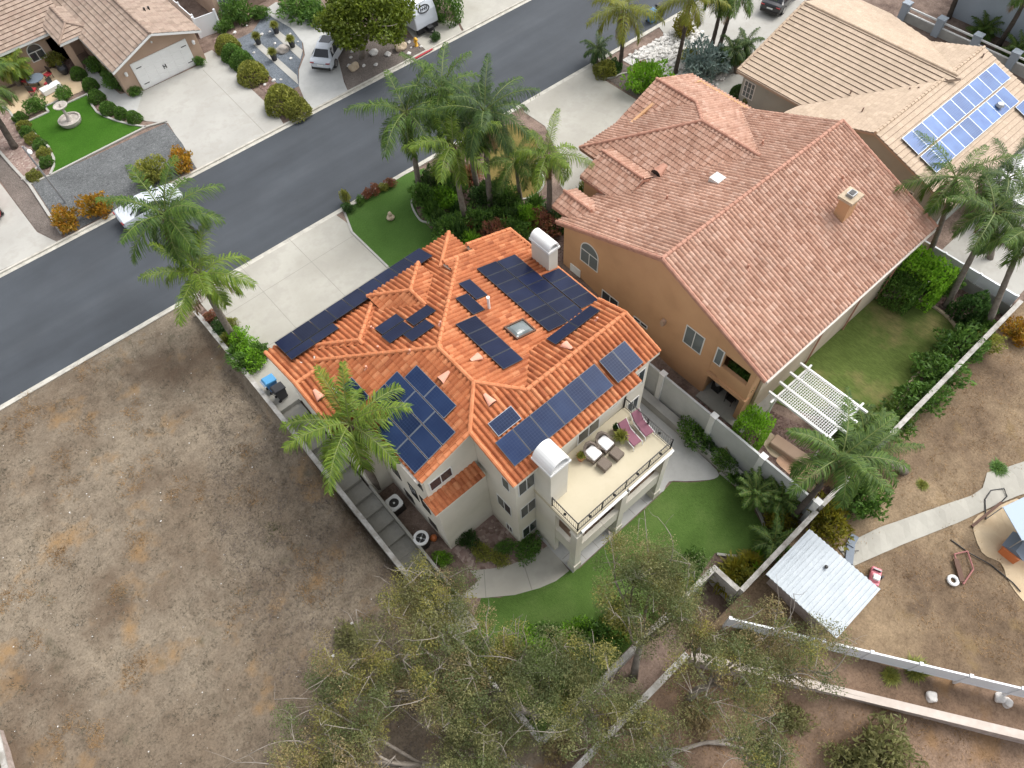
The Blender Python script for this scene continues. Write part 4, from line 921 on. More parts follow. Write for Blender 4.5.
# entry gables
def gable(x0, x1, y0, y1, z0, s=.45):
    xm = (x0 + x1) / 2; zr = z0 + s * (x1 - x0) / 2
    return [[(xm, y0, zr), (xm, y1, zr), (x0, y1, z0), (x0, y0, z0)], [(xm, y1, zr), (xm, y0, zr), (x1, y0, z0), (x1, y1, z0)]], zr, xm
g1, zg1, xg1 = gable(25.3, 29.1, 20.9, 24.5, 4.15); g2, zg2, xg2 = gable(22.4, 24.5, 21.6, 24.0, 3.95)
ORF2 = ORF + g1 + g2
oroof = roof_deck('roof', ORF2, MATS['cap_terra'], oh, .18)
tile_roof('roof_tiles', ORF2, MATS['tile_terra'], oroof, 'barrel', .27, .35, .07, .035)
ridge_caps('ridge_cap', [((xa, RY, RZ), (xb, RY, RZ)), ((WX, wy, WZ), H0), (H0, H1), ((NX, yn, NZ), (NX, ye, NZ)), (H0, (NX, yn, NZ)), ((xg1, 21, zg1), (xg1, 24.5, zg1)), ((xg2, 21.6, zg2), (xg2, 24, zg2)),
                         ((xa + .02, RY, RZ), (xa + .02, 7.05, oB(0, 7.05))), ((xa + .02, RY, RZ), (xa + .02, 22.9, oF(0, 22.9))), ((xb - .02, RY, RZ), (xb - .02, 7.05, oB(0, 7.05)))], MATS['cap_terra'], oroof, .12, .38, .09)
for x, y, f in ((26.5, 18.5, oF), (34.5, 12.3, oB), (25.5, 11.8, oB), (33.7, 17.4, oF), (23.4, 19.4, oF)):
    z = f(x, y); MB().tube([(x, y, z - .1), (x, y, z + .35)], .06, 8).tube([(x, y, z + .03), (x, y, z + .1)], [.2, .08], 8).build('vent_pipe', MATS['cap_terra'], oroof)
z = oF(29.3, 17.2); MB().box(28.95, 29.65, 16.85, 17.55, z - .2, z + .28).build('roof_hatch', MATS['rock_white'], oroof)
mb = MB(); K = 8
for (x, y) in ((28.6, 20.9),):
    z = wL(x, y); F0 = [(x - .3, y + .4 * math.cos(PI * k / K), z + .38 * math.sin(PI * k / K)) for k in range(K + 1)]; B0 = [(x + .5, y + .2 * math.cos(PI * k / K), z + .35 + .06 * math.sin(PI * k / K)) for k in range(K + 1)]
    for k in range(K): mb.quad(F0[k], F0[k + 1], B0[k + 1], B0[k])
    v = mb.build('roof_vent', MATS['cap_terra'], oroof); MB().poly([(p[0] + .02, p[1], p[2]) for p in F0]).build('vent_grille', MATS['black'], v)
# chimney
ch = MB().box(32.42, 33.3, 10.5, 11.2, 4.6, 6.75).build('chimney', MATS['stucco_orange'], oh)
cp = MB().box(32.3, 33.42, 10.38, 11.32, 6.75, 6.93).build('chimney_cap', MATS['rock_tan'], ch); MB().box(32.62, 33.1, 10.65, 11.05, 6.93, 7.12).build('flue', MATS['grey_metal'], cp); MB().box(32.68, 33.04, 10.7, 11.0, 7.12, 7.15).build('flue_opening', MATS['black'], cp)
# walls
w = MB(); zb = -1.75; XO = 22.05; C = -.2
wall_face(w, [(XO, 22.5, oF(0, 22.5) + C), (XO, RY, RZ + C), (XO, 10.4, oB(0, 10.4) + C)], zb)
# corner bay with the open loggia over a patio
wall_face(w, [(XO, 10.4, oB(0, 10.4) + C), (XO, 9.72, oB(0, 9.72) + C)], 1.0)
wall_face(w, [(XO, 9.72, oB(0, 9.72) + C), (XO, 7.9, oB(0, 7.9) + C)], 3.3 - .05)
w.box(XO, XO + .25, 7.75, 9.72, .85, 2.05).box(XO + .004, XO + .85, 7.69, 8.0, zb, oB(0, 7.85) + C - .03).box(XO + .02, XO + .3, 10.32, 10.45, zb, 1.0)
w.box(XO - .12, XO + .28, 7.62, 10.42, .62, .88).box(XO + .25, 25.0, 7.75, 10.4, .7, .84)
wall_face(w, [(XO + .3, 10.4, 3.9), (25.0, 10.4, 3.9)], zb); wall_face(w, [(25.0, 10.4, 3.9), (25.0, 7.69, 3.55)], zb)

wall_face(w, [(37.3, 7.6, oB(0, 7.6) + C), (37.3, RY, RZ + C), (37.3, 22.5, oF(0, 22.5) + C)], zb)
wall_face(w, [(28.7, 22.5, 3.8), (XO, 22.5, 3.8)], -.4); wall_face(w, [(28.9, 25.6, 4.1), (28.9, 22.5, 4.1)], -.4); wall_face(w, [(38.0, 25.6, 4.2), (NX, 25.6, NZ + C), (28.9, 25.6, 4.2)], -.4); wall_face(w, [(38.0, 20.5, 4.2), (38.0, 25.6, 4.2)], -.4)
wall_face(w, [(29.0, 24.2, 4.0), (25.4, 24.2, 4.0)], -.4); wall_face(w, [(25.4, 24.2, 4.0), (25.4, 22.4, 4.0)], -.4)
w.build('wall', MATS['stucco_orange'], oh)
# rear soffit / patio cover beams under the eave
wall_face(MB(), [(XO + .9, 7.5, 3.86), (37.3, 7.5, 3.86)], zb).build('rear_wall', noisy('stucco_pale_tan', [(.3, (.44, .36, .27)), (.7, (.52, .43, .33))], .8, .9, .2, 60), oh)
MB().box(21.9, 37.5, 6.95, 7.05, 3.6, 3.78).build('gutter', MATS['gutter'], oh)
for x in (28.2, 32.0, 35.6): MB().tube([(x, 7.0, 3.6), (x, 7.36, 3.1), (x, 7.4, -1.5)], .05, 6).build('downpipe', MATS['cap_terra'], oh)
# windows on the wall facing the cream house
window(oh, 'x', XO, -1, 19.45, 21.0, 1.75, 2.9, 1, arch=True, pane=MATS['glass_grey'])
window(oh, 'x', XO, -1, 17.5, 18.95, -.3, .65); window(oh, 'x', XO, -1, 15.05, 16.2, .2, .55, 1); window(oh, 'x', XO, -1, 11.15, 12.5, 1.65, 3.28, 1, pane=MATS['glass_grey'])
window(oh, 'x', XO, -1, 9.78, 10.3, 1.95, 3.4, 0, pane=MATS['glass_grey'])
MB().box(XO - .06, XO + .02, 20.9, 21.8, -1.4, .75).build('side_door', MATS['white_paint'], oh)
MB().obox((XO - .15, 13.95, 2.0), (.25, .25, .35)).obox((XO - .2, 13.95, 1.9), (.15, .12, .12)).build('wall_lamp', MATS['stucco_tan'], oh)
window(oh, 'y', 10.4, -1, 22.8, 24.6, 1.2, 3.2)
window(oh, 'y', 25.6, 1, 32.0, 35.2, .9, 2.2); MB().box(29.8, 34.6, 25.58, 25.66, .1, 2.3).build('garage_door', MATS['white_paint'], oh)
# patio slab inside the corner
poly_surface('patio', [(21.55, 6.9), (25, 6.9), (25, 10.4), (22.3, 10.4), (21.55, 10.4)], -1.38, MATS['concrete_dim'], .3)
t = thing('barbecue', 'covered silver barbecue standing on the patio under the ochre loggia', 'barbecue', (22.9, 9.8, -1.38))
b0 = (22.9, 9.8, -1.38); MB().box(22.55, 23.25, 9.55, 10.1, -1.28, -.55).build('cabinet', MATS['black'], t); MB().blob((22.9, 9.82, -.5), (.4, .32, .42), 2, 2, .05).build('lid', MATS['grey_metal'], t, smooth=True)
t = thing('patio_chair', 'dark metal patio chair beside the covered barbecue', 'chair', (22.7, 8.75, -1.38))
MB().box(22.45, 22.95, 8.5, 9.0, -.97, -.92).build('seat', MATS['dark_metal'], t); MB().box(22.45, 22.95, 8.98, 9.02, -.92, -.42).build('backrest', MATS['dark_metal'], t)
for x in (22.47, 22.93):
    for y in (8.52, 8.98): MB().beam((x, y, -1.38), (x, y, -.95), .035, .035).build('leg', MATS['dark_metal'], t)
# pergola
pg = thing('pergola', 'white lattice pergola with crossing beams beside the patchy lawn', 'pergola', (25, 5, -1.5))
px0, px1, py0, py1, pz = 23.3, 26.3, 3.1, 6.75, .9
for y in (py0 + .1, py1 - .1): MB().box(px0 - .35, px1 + .35, y - .05, y + .05, pz - .18, pz).build('beam', MATS['white_paint'], pg)
for i in range(4):
    x = px0 + .1 + (px1 - px0 - .2) * i / 3; MB().box(x - .06, x + .06, py0 - .4, py1 + .4, pz + .002, pz + .15).build('rafter', MATS['white_paint'], pg)
lt = MB(); n = 26
for i in range(n + 1): y = py0 + .15 + (py1 - py0 - .3) * i / n; lt.box(px0 + .05, px1 - .05, y - .015, y + .015, pz + .152, pz + .18)
n = 18
for i in range(n + 1): x = px0 + .15 + (px1 - px0 - .3) * i / n; lt.box(x - .009, x + .009, py0 + .1, py1 - .1, pz + .183, pz + .2)
lt.build('lattice', MATS['white_paint'], pg)
for x in (px0 + .1, px1 - .1):
    for y in (py0 + .1, py1 - .1): MB().box(x - .06, x + .06, y - .06, y + .06, -1.6, pz - .182).build('post', MATS['white_paint'], pg)
# ------------------------------------------------------------------ beige house, right
bh = thing('house', 'beige flat tiled house with pale blue solar pool collectors on its rear slope', 'house', (49, 15, 0))
S3 = .33; BX = 49.25; BZ = 5.0; bL = lambda x, y: BZ - S3 * (BX - x); bR = lambda x, y: BZ - S3 * (x - BX)
CY = 13.85; CZ = 4.75; cF = lambda x, y: CZ - S3 * (y - CY); cB = lambda x, y: CZ - S3 * (CY - y)
XW0, XW1 = 40.95, 53.7
vy = lambda x: CY + (CZ - bL(x, 0)) / S3
BRF = [pl(bL, [(BX, 25.6), (BX, vy(BX) - .1), (42.4, vy(42.4)), (42.4, 25.6)]), pl(bR, [(BX, 25.6), (BX, 13.2), (53.9, 17.4), (56.1, 21.9), (56.1, 25.6)]),
       pl(cF, [(XW0, CY), (XW1, CY), (XW1, 17.2), (XW0, 20.4)]), pl(cB, [(XW0, CY), (XW1, CY), (XW1, 7.5), (XW0, 7.5)])]
broof = roof_deck('roof', BRF, MATS['fascia_tan'], bh, .16)
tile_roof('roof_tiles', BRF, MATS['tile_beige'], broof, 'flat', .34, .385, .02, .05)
ridge_caps('ridge_cap', [((BX, 25.6, BZ), (BX, 13.3, BZ)), ((XW0, CY, CZ), (XW1, CY, CZ)), ((42.45, 25.55, bL(42.45, 0)), (BX, 25.55, BZ))], MATS['cap_beige'], broof, .11, .38, .06)
for x, y, f in ((44.8, 17.9, bL), (46.8, 15.0, bL), (47.1, 14.6, bL), (43.1, 16.0, cF), (52.8, 13.4, cB)):
    z = f(x, y); MB().tube([(x, y, z - .1), (x, y, z + .35)], .055, 8).build('vent_pipe', MATS['cap_brown'], broof)
z = cB(50.2, 10.2); MB().tube([(50.2, 10.2, z - .1), (50.2, 10.2, z + .35)], .16, 10).tube([(50.2, 10.2, z + .35), (50.2, 10.2, z + .5)], [.28, .2], 10).build('turbine_vent', MATS['grey_metal'], broof)
w = MB(); C = -.18
wall_face(w, [(42.9, 25.2, bL(42.9, 0) + C), (42.9, 19.5, bL(42.9, 0) + C)], -.5); wall_face(w, [(41.3, 19.8, 2.55), (41.3, CY, CZ + C), (41.3, 7.9, cB(0, 7.9) + C)], -.7); wall_face(w, [(42.9, 19.8, 2.6), (41.3, 19.8, 2.5)], -.5)
wall_face(w, [(41.3, 7.9, 2.55), (53.4, 7.9, 2.55)], -.7); wall_face(w, [(53.4, 7.9, 2.55), (53.4, CY, CZ + C), (53.4, 17, 3.4)], -.7); wall_face(w, [(55.6, 21.9, 2.6), (55.6, 25.2, 2.6), (BX, 25.2, BZ + C), (42.9, 25.2, 2.6)], -.5); wall_face(w, [(53.4, 17, 2.6), (55.6, 21.9, 2.6)], -.5)
w.build('wall', MATS['stucco_sage'], bh)
window(bh, 'x', 42.9, -1, 24.0, 25.0, .75, 2.1, 2, grid=2, pane=MATS['glass_grey']); window(bh, 'x', 41.3, -1, 10, 11.4, .9, 2.1); window(bh, 'x', 41.3, -1, 16, 17.4, .9, 2.1)
MB().box(43.5, 48.3, 25.18, 25.26, .1, 2.3).build('garage_door', MATS['white_paint'], bh)
gp = 'pale blue collectors on the beige roof'
cp_ = MATS['cells_pool']; flat('panel_frame_pale', (.5, .55, .6), .4, .3)
for r_, (ya, yb, nn, lab) in enumerate(((11.2, 12.62, 10, 'upper'), (9.7, 11.08, 9, 'lower'))):
    row(42.05, 42.05 + nn * 1.1, ya, yb, nn, 'x', cB, (0, -1), lambda i: 'pale blue collector in the %s row on the beige roof, %s from the ochre house' % (lab, ORD[i]), gp, cp_, MATS['panel_frame_pale'])
row(51.3, 53.4, 8.2, 9.6, 2, 'x', cB, (0, -1), lambda i: 'pale blue collector in the small third row on the beige roof, ' + ('left one' if i == 0 else 'right one'), gp, cp_, MATS['panel_frame_pale'])
# ------------------------------------------------------------------ brown house, far left across the street
th = thing('house', 'brown tiled house with a white double garage door and a planted front lawn', 'house', (6, 66, .1))
S5 = .37; TX = 12.25; TZ = 4.4; tL = lambda x, y: TZ - S5 * (TX - x); tR = lambda x, y: TZ - S5 * (x - TX)
TY = 68.1; mF = lambda x, y: 2.8 + S5 * (y - TY)
pa = 3.95; PXA = 6.75; ph_ = 1.55
TRF = [[(TX, 58.8, TZ), (TX, 84, TZ), (8.3, 84, tL(8.3, 0)), (8.3, 58.8, tL(8.3, 0))], [(TX, 84, TZ), (TX, 58.8, TZ), (16.05, 58.8, tR(16.05, 0)), (16.05, 84, tR(16.05, 0))],
       pl(mF, [(-9, TY), (8.6, TY), (8.6, 76.5), (-9, 76.5)]), [(-9, 76.5, mF(0, 76.5)), (8.6, 76.5, mF(0, 76.5)), (8.6, 84, 2.9), (-9, 84, 2.9)]]
apx = W(65.6, 23.2, 3.6); ax_, ay_ = apx[0], apx[1]; ez = 3.05; dd = (3.6 - ez) / S5
PORCH = [[(ax_, ay_, 3.6), (ax_, ay_ + 3.2, 3.6), (ax_ - dd, ay_ + 3.2, ez), (ax_ - dd, ay_ - dd, ez)], [(ax_, ay_ + 3.2, 3.6), (ax_, ay_, 3.6), (ax_ + dd, ay_ - dd, ez), (ax_ + dd, ay_ + 3.2, ez)], [(ax_, ay_, 3.6), (ax_ - dd, ay_ - dd, ez), (ax_ + dd, ay_ - dd, ez)]]
troof = roof_deck('roof', TRF + PORCH, MATS['white_paint'], th, .18)
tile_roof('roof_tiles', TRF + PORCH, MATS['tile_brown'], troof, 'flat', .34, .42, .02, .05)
ridge_caps('ridge_cap', [((TX, 58.8, TZ), (TX, 84, TZ)), ((ax_, ay_, 3.6), (ax_, ay_ + 3.2, 3.6)), ((ax_, ay_, 3.6), (ax_ - dd, ay_ - dd, ez)), ((ax_, ay_, 3.6), (ax_ + dd, ay_ - dd, ez))], MATS['cap_brown'], troof, .11, .38, .06)
for x, y in ((13.6, 63), (14.0, 63.2)): MB().tube([(x, y, tR(x, 0) - .1), (x, y, tR(x, 0) + .3)], .08, 8).build('vent_pipe', MATS['dark_metal'], troof)
w = MB(); GY = 59.85
wall_face(w, [(8.65, GY, tL(8.65, 0) - .2), (TX, GY, TZ - .2), (15.75, GY, tR(15.75, 0) - .2)], 0); wall_face(w, [(8.65, 70, tL(8.65, 0) - .2), (8.65, GY, tL(8.65, 0) - .2)], 0)
wall_face(w, [(-8.6, 68.6, 2.7), (8.6, 68.6, 2.7)], 0); wall_face(w, [(15.75, GY, 2.7), (15.75, 83, 2.7)], 0); wall_face(w, [(-8.6, 83, 2.7), (-8.6, 68.6, 2.7)], 0)
w.box(ax_ - dd + .25, ax_ - dd + .75, ay_ - dd + .3, ay_ - dd + .8, 0, ez)
w.build('wall', MATS['stucco_tan'], th)
gd = MB().box(9.91, 14.82, GY - .08, GY + .02, .08, 2.4)
for k in range(4):
    for j in range(6): gd.box(9.98 + j * .81, 9.98 + j * .81 + .7, GY - .1, GY - .08, .16 + k * .56, .16 + k * .56 + .46)
gdo = gd.build('garage_door', MATS['white_paint'], th)
for x in (10.2, 14.2):
    for z in (.5, 1.9): MB().box(x, x + .45, GY - .115, GY - .1, z, z + .06).build('strap_hinge', MATS['black'], gdo)
MB().box(12.2, 12.26, GY - .13, GY - .1, .95, 1.3).box(12.4, 12.46, GY - .13, GY - .1, .95, 1.3).box(12.2, 12.46, GY - .125, GY - .1, 1.1, 1.15).build('handle', MATS['black'], gdo)
for x in (9.3, 15.3): MB().lathe([(.02, -.2), (.11, -.12), (.13, .12), (.03, .2)], (x, GY - .16, 1.9), 8).build('wall_lamp', MATS['cushion_white'], th)
MB().lathe([(.02, -.1), (.1, 0), (.02, .1)], (TX, GY - .1, 3.3), 8).build('wall_lamp', MATS['cushion_white'], th)
window(th, 'y', 68.6, -1, 4.5, 5.75, .95, 1.75, 1, arch=True, grid=0, pane=MATS['glass_dark'])
MB().box(6.3, 7.4, 68.82, 68.6, .05, 2.2).build('front_door', MATS['brown_wood'], th)
# ------------------------------------------------------------------ next house up the street, only its corner in view
c0 = W(222, 21, .1); c1 = W(262, 3, .1); yh = (c0[1] + c1[1]) / 2; x0h = W(214, 24, .1)[0]
nh = thing('house', 'pale stucco house with white gridded window, at the top edge behind slate garden', 'house', (x0h + 6, yh + 5, .1))
MB().box(x0h + .6, x0h + 12.5, yh, yh + 10, -.1, 2.75).build('wall', MATS['stucco_tan'], nh)
window(nh, 'y', yh, -1, x0h + 1.0, x0h + 2.9, .6, 2.3, 1, grid=3, pane=MATS['glass_grey']); window(nh, 'y', yh, -1, x0h + 6.5, x0h + 7.6, .1, 2.3, 0, MATS['window_white'], MATS['glass_dark'])
MB().box(x0h + 3.6, x0h + 6.1, yh - .05, yh, .1, 1.0).build('brick_skirt', MATS['cap_brown'], nh)
NRF = [[(x0h + 6.5, yh - .8, 5.0), (x0h + 6.5, yh + 11, 5.0), (x0h, yh + 11, 2.8), (x0h, yh - .8, 2.8)], [(x0h + 6.5, yh + 11, 5.0), (x0h + 6.5, yh - .8, 5.0), (x0h + 13, yh - .8, 2.8), (x0h + 13, yh + 11, 2.8)]]
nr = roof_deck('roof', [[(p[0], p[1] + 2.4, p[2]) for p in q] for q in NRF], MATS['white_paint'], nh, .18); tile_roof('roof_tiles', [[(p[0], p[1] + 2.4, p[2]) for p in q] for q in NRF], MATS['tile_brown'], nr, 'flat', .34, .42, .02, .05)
# ------------------------------------------------------------------ blue grey house, top right corner
b0 = W(947, 19, .0); b1 = W(1024, 47, .0); xg = (b0[0] + b1[0]) / 2
gh = thing('house', 'blue grey stucco house at the top right corner behind the pillared wall', 'house', (xg + 5, b0[1] - 6, 0))
MB().box(xg, xg + 12, b1[1] - 10, b0[1], -.4, 5.2).build('wall', MATS['stucco_grey'], gh)
rr_ = [[(xg - .5, b1[1] - 10.5, 5.2), (xg + 6, b1[1] - 10.5, 7.2), (xg + 6, b0[1] + .5, 7.2), (xg - .5, b0[1] + .5, 5.2)], [(xg + 6, b1[1] - 10.5, 7.2), (xg + 12.5, b1[1] - 10.5, 5.2), (xg + 12.5, b0[1] + .5, 5.2), (xg + 6, b0[1] + .5, 7.2)]]
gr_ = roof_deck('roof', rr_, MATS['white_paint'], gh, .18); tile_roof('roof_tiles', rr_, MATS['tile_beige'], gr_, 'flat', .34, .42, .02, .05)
window(gh, 'x', xg, -1, b0[1] - 8, b0[1] - 6.5, 2.6, 4.0)
# pillared wall between the beige and grey lots
f0 = W(903, 14, .6); f1 = W(1024, 68, .6); xf = (f0[0] + f1[0]) / 2
pw = thing('boundary_wall', 'grey block boundary wall with square pillars and white top rail', 'wall', (xf, 10, 0))
MB().box(xf - .08, xf + .08, -2, f0[1], -.8, .75).build('wall_panel', MATS['block_wall'], pw)
n = 0; y = f0[1]
while y > -2:
    MB().box(xf - .28, xf + .28, y - .28, y + .28, -.8, 1.45).box(xf - .33, xf + .33, y - .33, y + .33, 1.452, 1.56).build('pillar', MATS['stucco_grey'], pw)
    if y - 3.1 > -2: MB().box(xf - .05, xf + .05, y - 2.8, y - .3, 1.15, 1.27).box(xf - .05, xf + .05, y - 2.8, y - .3, .76, .84).build('rail', MATS['white_paint'], pw)
    y -= 3.1
# ------------------------------------------------------------------ paved and planted surfaces
ZS = .125
def gaps(pairs, z=.05): return [(WXY(*a, z)[0], WXY(*b, z)[0]) for a, b in pairs]
NG = gaps([((214, 283), (342, 210)), ((520, 104), (592, 63)), ((690, 8), (800, -60))]); FG = gaps([((-40, 300), (57, 246)), ((200, 171), (286, 126)), ((312, 114), (351, 94)), ((428, 53), (466, 34)), ((468, 33), (545, -6))])
kerb_runs(lambda x: near_kerb(x) - .47, lambda x: near_kerb(x) - .3, NG); kerb_runs(lambda x: far_kerb(x) + .3, lambda x: far_kerb(x) + .47, FG)
def nk(x): return near_kerb(x) - .46
def fk(x): return far_kerb(x) + .46
def clampk(pts):
    """keep plan points behind the kerbs"""
    out = []
    for x, y in pts:
        if y < 43: y = min(y, nk(x))
        else: y = max(y, fk(x))
        out.append((x, y))
    return out
def ps(name, px, m, dz=0., z=ZS, smooth=False, kind='structure', sn=4):
    p = clampk(PXS(px, z)); p = clampk(smooth_loop(p, sn)) if smooth else p
    return poly_surface(name, p, z + dz, MATS[m], 0, kind)
# cream house, street side
dl = WXY(221, 297, ZS); d1 = WXY(262, 345, ZS)
drv = [(2.6, nk(2.6)), (13.55, nk(13.5)), (13.75, 35.0), (13.6, 33.0), (13.55, 30.6), (13.4, 25.4), (3.5, 25.4), (2.75, 29.5)]
poly_surface('driveway', drv, ZS, MATS['concrete'])
def joints(lines, z, w=.03):
    mb = MB()
    for a, b in lines:
        a, b = np.array(a), np.array(b); d = (b - a) / np.linalg.norm(b - a); n = np.array([-d[1], d[0]]) * w / 2; mb.quad((*(a + n), z), (*(b + n), z), (*(b - n), z), (*(a - n), z))
    return mb
struct(joints([((6.15, 25.5), (6.15, 37.2)), ((9.9, 25.5), (9.9, 37.2)), ((2.7, 30.2), (13.5, 30.2)), ((2.7, 34.2), (13.7, 34.2))], ZS + .004, .035).build('driveway_joint', flat('joint', (.25, .24, .21), .9)))
ps('turf', [(344, 211), (352, 232), (388, 267), (440, 275), (447, 240), (430, 228), (419, 216), (414, 203), (415, 190), (425, 168), (405, 172)], 'turf_front', .012)
edging(PXS([(343, 208), (352, 232), (388, 267)], .15), .1, MATS['concrete_white'], .14, .08, 'pale concrete edging between the driveway and the front turf')
ps('planting_bed', [(430, 168), (415, 190), (414, 203), (420, 218), (436, 232), (452, 262), (560, 262), (590, 250), (575, 215), (545, 195), (500, 195), (490, 140)], 'mulch', .006)
edging(smooth_line(PXS([(413, 196), (412, 206), (420, 220), (430, 223)], .15)), .12, MATS['concrete_white'], .12, .1, 'curved white edging round the palm bed at the turf corner')
# ochre house, street side
ps('driveway', [(520, 103), (592, 62), (598, 76), (640, 102), (700, 150), (640, 170), (585, 160), (583, 175), (556, 150), (545, 126), (524, 112)], 'concrete')
ps('path', [(585, 145), (562, 165), (560, 185), (575, 205), (600, 215), (610, 205), (590, 190), (586, 178), (600, 150)], 'concrete', .004)
ps('lawn', [(487, 170), (500, 128), (528, 128), (538, 150), (536, 165), (543, 180), (540, 192), (525, 199), (495, 197)], 'lawn_dry', .014, smooth=True)
edging(smooth_line(PXS([(536, 163), (541, 172), (544, 183), (538, 193), (525, 199), (500, 199)], .15)), .12, MATS['concrete_white'], .12, .1, 'curved white edging round the dry golden front lawn')
edging(PXS([(487, 216), (503, 232)], .15), .12, MATS['concrete_white'], .14, .12, 'straight white edging behind the palm bed beside the red roof')
ps('gravel_bed', [(595, 66), (606, 78), (640, 100), (676, 116), (690, 105), (660, 85), (620, 62)], 'gravel_brown', .003)
edging(smooth_line(PXS([(601, 79), (612, 78), (622, 74), (632, 73)], .15)), .12, MATS['concrete_white'], .14, .1, 'wavy white edging between brown gravel and red pebbles by the driveway')
ps('rock_bed', [(622, 60), (692, 19), (720, 45), (745, 70), (715, 95), (690, 95), (660, 85), (640, 70)], 'gravel_white', .008)
ps('path', [(735, 60), (722, 75), (712, 90), (720, 105), (745, 135), (770, 140), (735, 95), (745, 80), (752, 70)], 'concrete_white', .016, smooth=True)
poly_surface('driveway', clampk([(43.5, 26), (57, 26), (58, 36.5), (45.8, 36.8), (43.2, 30)]), ZS + .01, MATS['concrete_white'])
# cream house, back yard (3 m lower)
ZB = -2.97
TB = [(4.4, 10.2), (5.13, 9.51), (7.0, 8.75), (8.59, 8.35), (9.4, 7.8), (15.91, 7.79), (17.03, 7.87), (17.7, 7.2), (18.23, 6.78), (18.9, 6.35), (19.45, 6.3), (19.45, 4.4), (18.78, 2.73), (17.66, 2.18), (16.52, 2.44), (15.6, 3.42), (13.04, 2.98), (10.29, 3.1), (2.2, 3.1), (2.2, 9)]
poly_surface('turf', TB, ZB + .012, MATS['turf_green'])
edging(smooth_line([(19.5, 6.4), (19.55, 4.4), (18.85, 2.7), (17.66, 2.1), (16.5, 2.36), (15.6, 3.3)]), ZB, MATS['concrete_white'], .14, .1, 'curved pale edging round the far end of the back turf')
top = [(435, 560), (448, 568), (465, 571), (490, 569), (510, 565), (525, 559), (537, 553), (549, 545)]; bot = [(569, 571), (556, 581), (540, 588), (515, 595), (484, 598), (463, 598), (445, 592), (425, 578)]
poly_surface('path', PXS(top, ZB) + PXS(bot, ZB), ZB + .02, MATS['concrete'])
struct(joints([(WXY(523, 562, ZB), WXY(532, 590, ZB)), (WXY(484, 569, ZB), WXY(486, 598, ZB))], ZB + .024, .05).build('path_joint', MATS['joint']))
poly_surface('patio', [(9.0, 7.85), (16.0, 7.85), (16.0, 11.3), (9.0, 11.3)], ZB + .026, MATS['concrete_grey'])
struct(joints([((9.1, 8.8), (15.9, 8.8)), ((9.1, 9.9), (15.9, 9.9))] + [((9.1 + k * .97, 7.9), (9.1 + k * .97, 11.2)) for k in range(1, 7)], ZB + .03, .03).build('patio_joint', MATS['joint']))
poly_surface('patio', smooth_loop([(16.0, 7.86), (16.9, 8.0), (17.6, 7.4), (18.2, 6.9), (19.0, 6.35), (19.5, 6.6), (19.6, 9), (19.6, 13.6), (17.5, 13.6), (16.0, 11.3), (15.98, 9.5)], 3), ZB + .018, MATS['concrete_grey'])
poly_surface('mulch_bed', [(3.6, 10.9), (3.45, 9.4), (4.4, 10.2), (4.6, 10.6), (6.2, 10.2), (8.0, 9.7), (9.1, 9.7), (9.1, 11.2), (8.0, 13.5), (4.8, 13.5), (4.2, 13.2)], ZB + .008, MATS['gravel_pink'])
# stepped walk down the left side
mbw = MB(); zs = .1; y0 = 25.6; n = 11
for i in range(n):
    ya, yb = 25.6 - i * .98, 25.6 - (i + 1) * .98; z = .1 - 3.05 * (i + 1) / n; mbw.box(2.15, 3.45, yb, ya - .003, z - .6, z)
struct(mbw.build('steps', MATS['concrete_dim'])); struct(MB().box(2.15, 3.5, 25.6, 29.3, -.2, .13).build('path', MATS['concrete']))
struct(MB().box(2.15, 3.42, 9.2, 14.81, -3.3, -2.95).build('path', MATS['concrete_dim']))
lw = MB()
for y, za, zb_ in ((10.9, -2.75, -2.75), (13.5, -2.75, -2.55), (16.5, -2.3, -1.6), (19, -1.4, -.8)):
    pass
lw.add([(3.45, 10.9, -3.3), (3.6, 10.9, -3.3), (3.6, 18.9, -3.3), (3.45, 18.9, -3.3), (3.45, 10.9, -2.72), (3.6, 10.9, -2.72), (3.6, 18.9, -1.3), (3.45, 18.9, -1.3)], [(3, 2, 1, 0), (4, 5, 6, 7), (0, 1, 5, 4), (1, 2, 6, 5), (2, 3, 7, 6), (3, 0, 4, 7)])
tag(lw.build('retaining_wall', MATS['concrete_dim'], loc=(3.5, 11, -3)), 'low concrete retaining wall between the stepped walk and the air conditioners', 'retaining wall')
poly_surface('side_yard', [(3.6, 11.0), (4.85, 11.0), (4.85, 18.9), (3.6, 18.9)], -2.9, MATS['dirt_brown'])
# ochre house, back yard
ZC = -1.48
OL = [(24.6, 7.4), (28, 7.55), (33, 7.55), (37.2, 7.5)] + PXS([(884, 298), (905, 299), (930, 306), (950, 321), (961, 341), (950, 356), (930, 368), (912, 388), (902, 408), (892, 424), (868, 432), (850, 425)], ZC)
poly_surface('lawn', smooth_loop(OL, 3), ZC + .02, MATS['lawn_patchy'])
poly_surface('planting_bed', [(20.6, 1.3), (40.2, 1.3), (40.2, 12.5), (37.4, 12.5), (37.4, 6), (25, 3.4), (24, 7), (21.5, 10), (20.6, 13)], ZC + .006, MATS['mulch'])
edging(smooth_line(PXS([(882, 296), (905, 298), (925, 303), (945, 316), (958, 332), (962, 343)], ZC)), ZC, MATS['rock_tan'], .16, .16, 'long curved tan edging along the far end of the patchy lawn')
edging(smooth_line(PXS([(941, 360), (925, 371), (914, 377), (905, 392), (897, 410)], ZC)), ZC, MATS['rock_tan'], .2, .16, 'short curved tan edging between the patchy lawn and rear shrubs')
poly_surface('flagstone', smooth_loop(PXS([(776, 461), (784, 470), (794, 478), (806, 481), (816, 479), (820, 470), (812, 464), (795, 460), (783, 455)], ZC), 3), ZC + .05, MATS['flagstone'], .08)
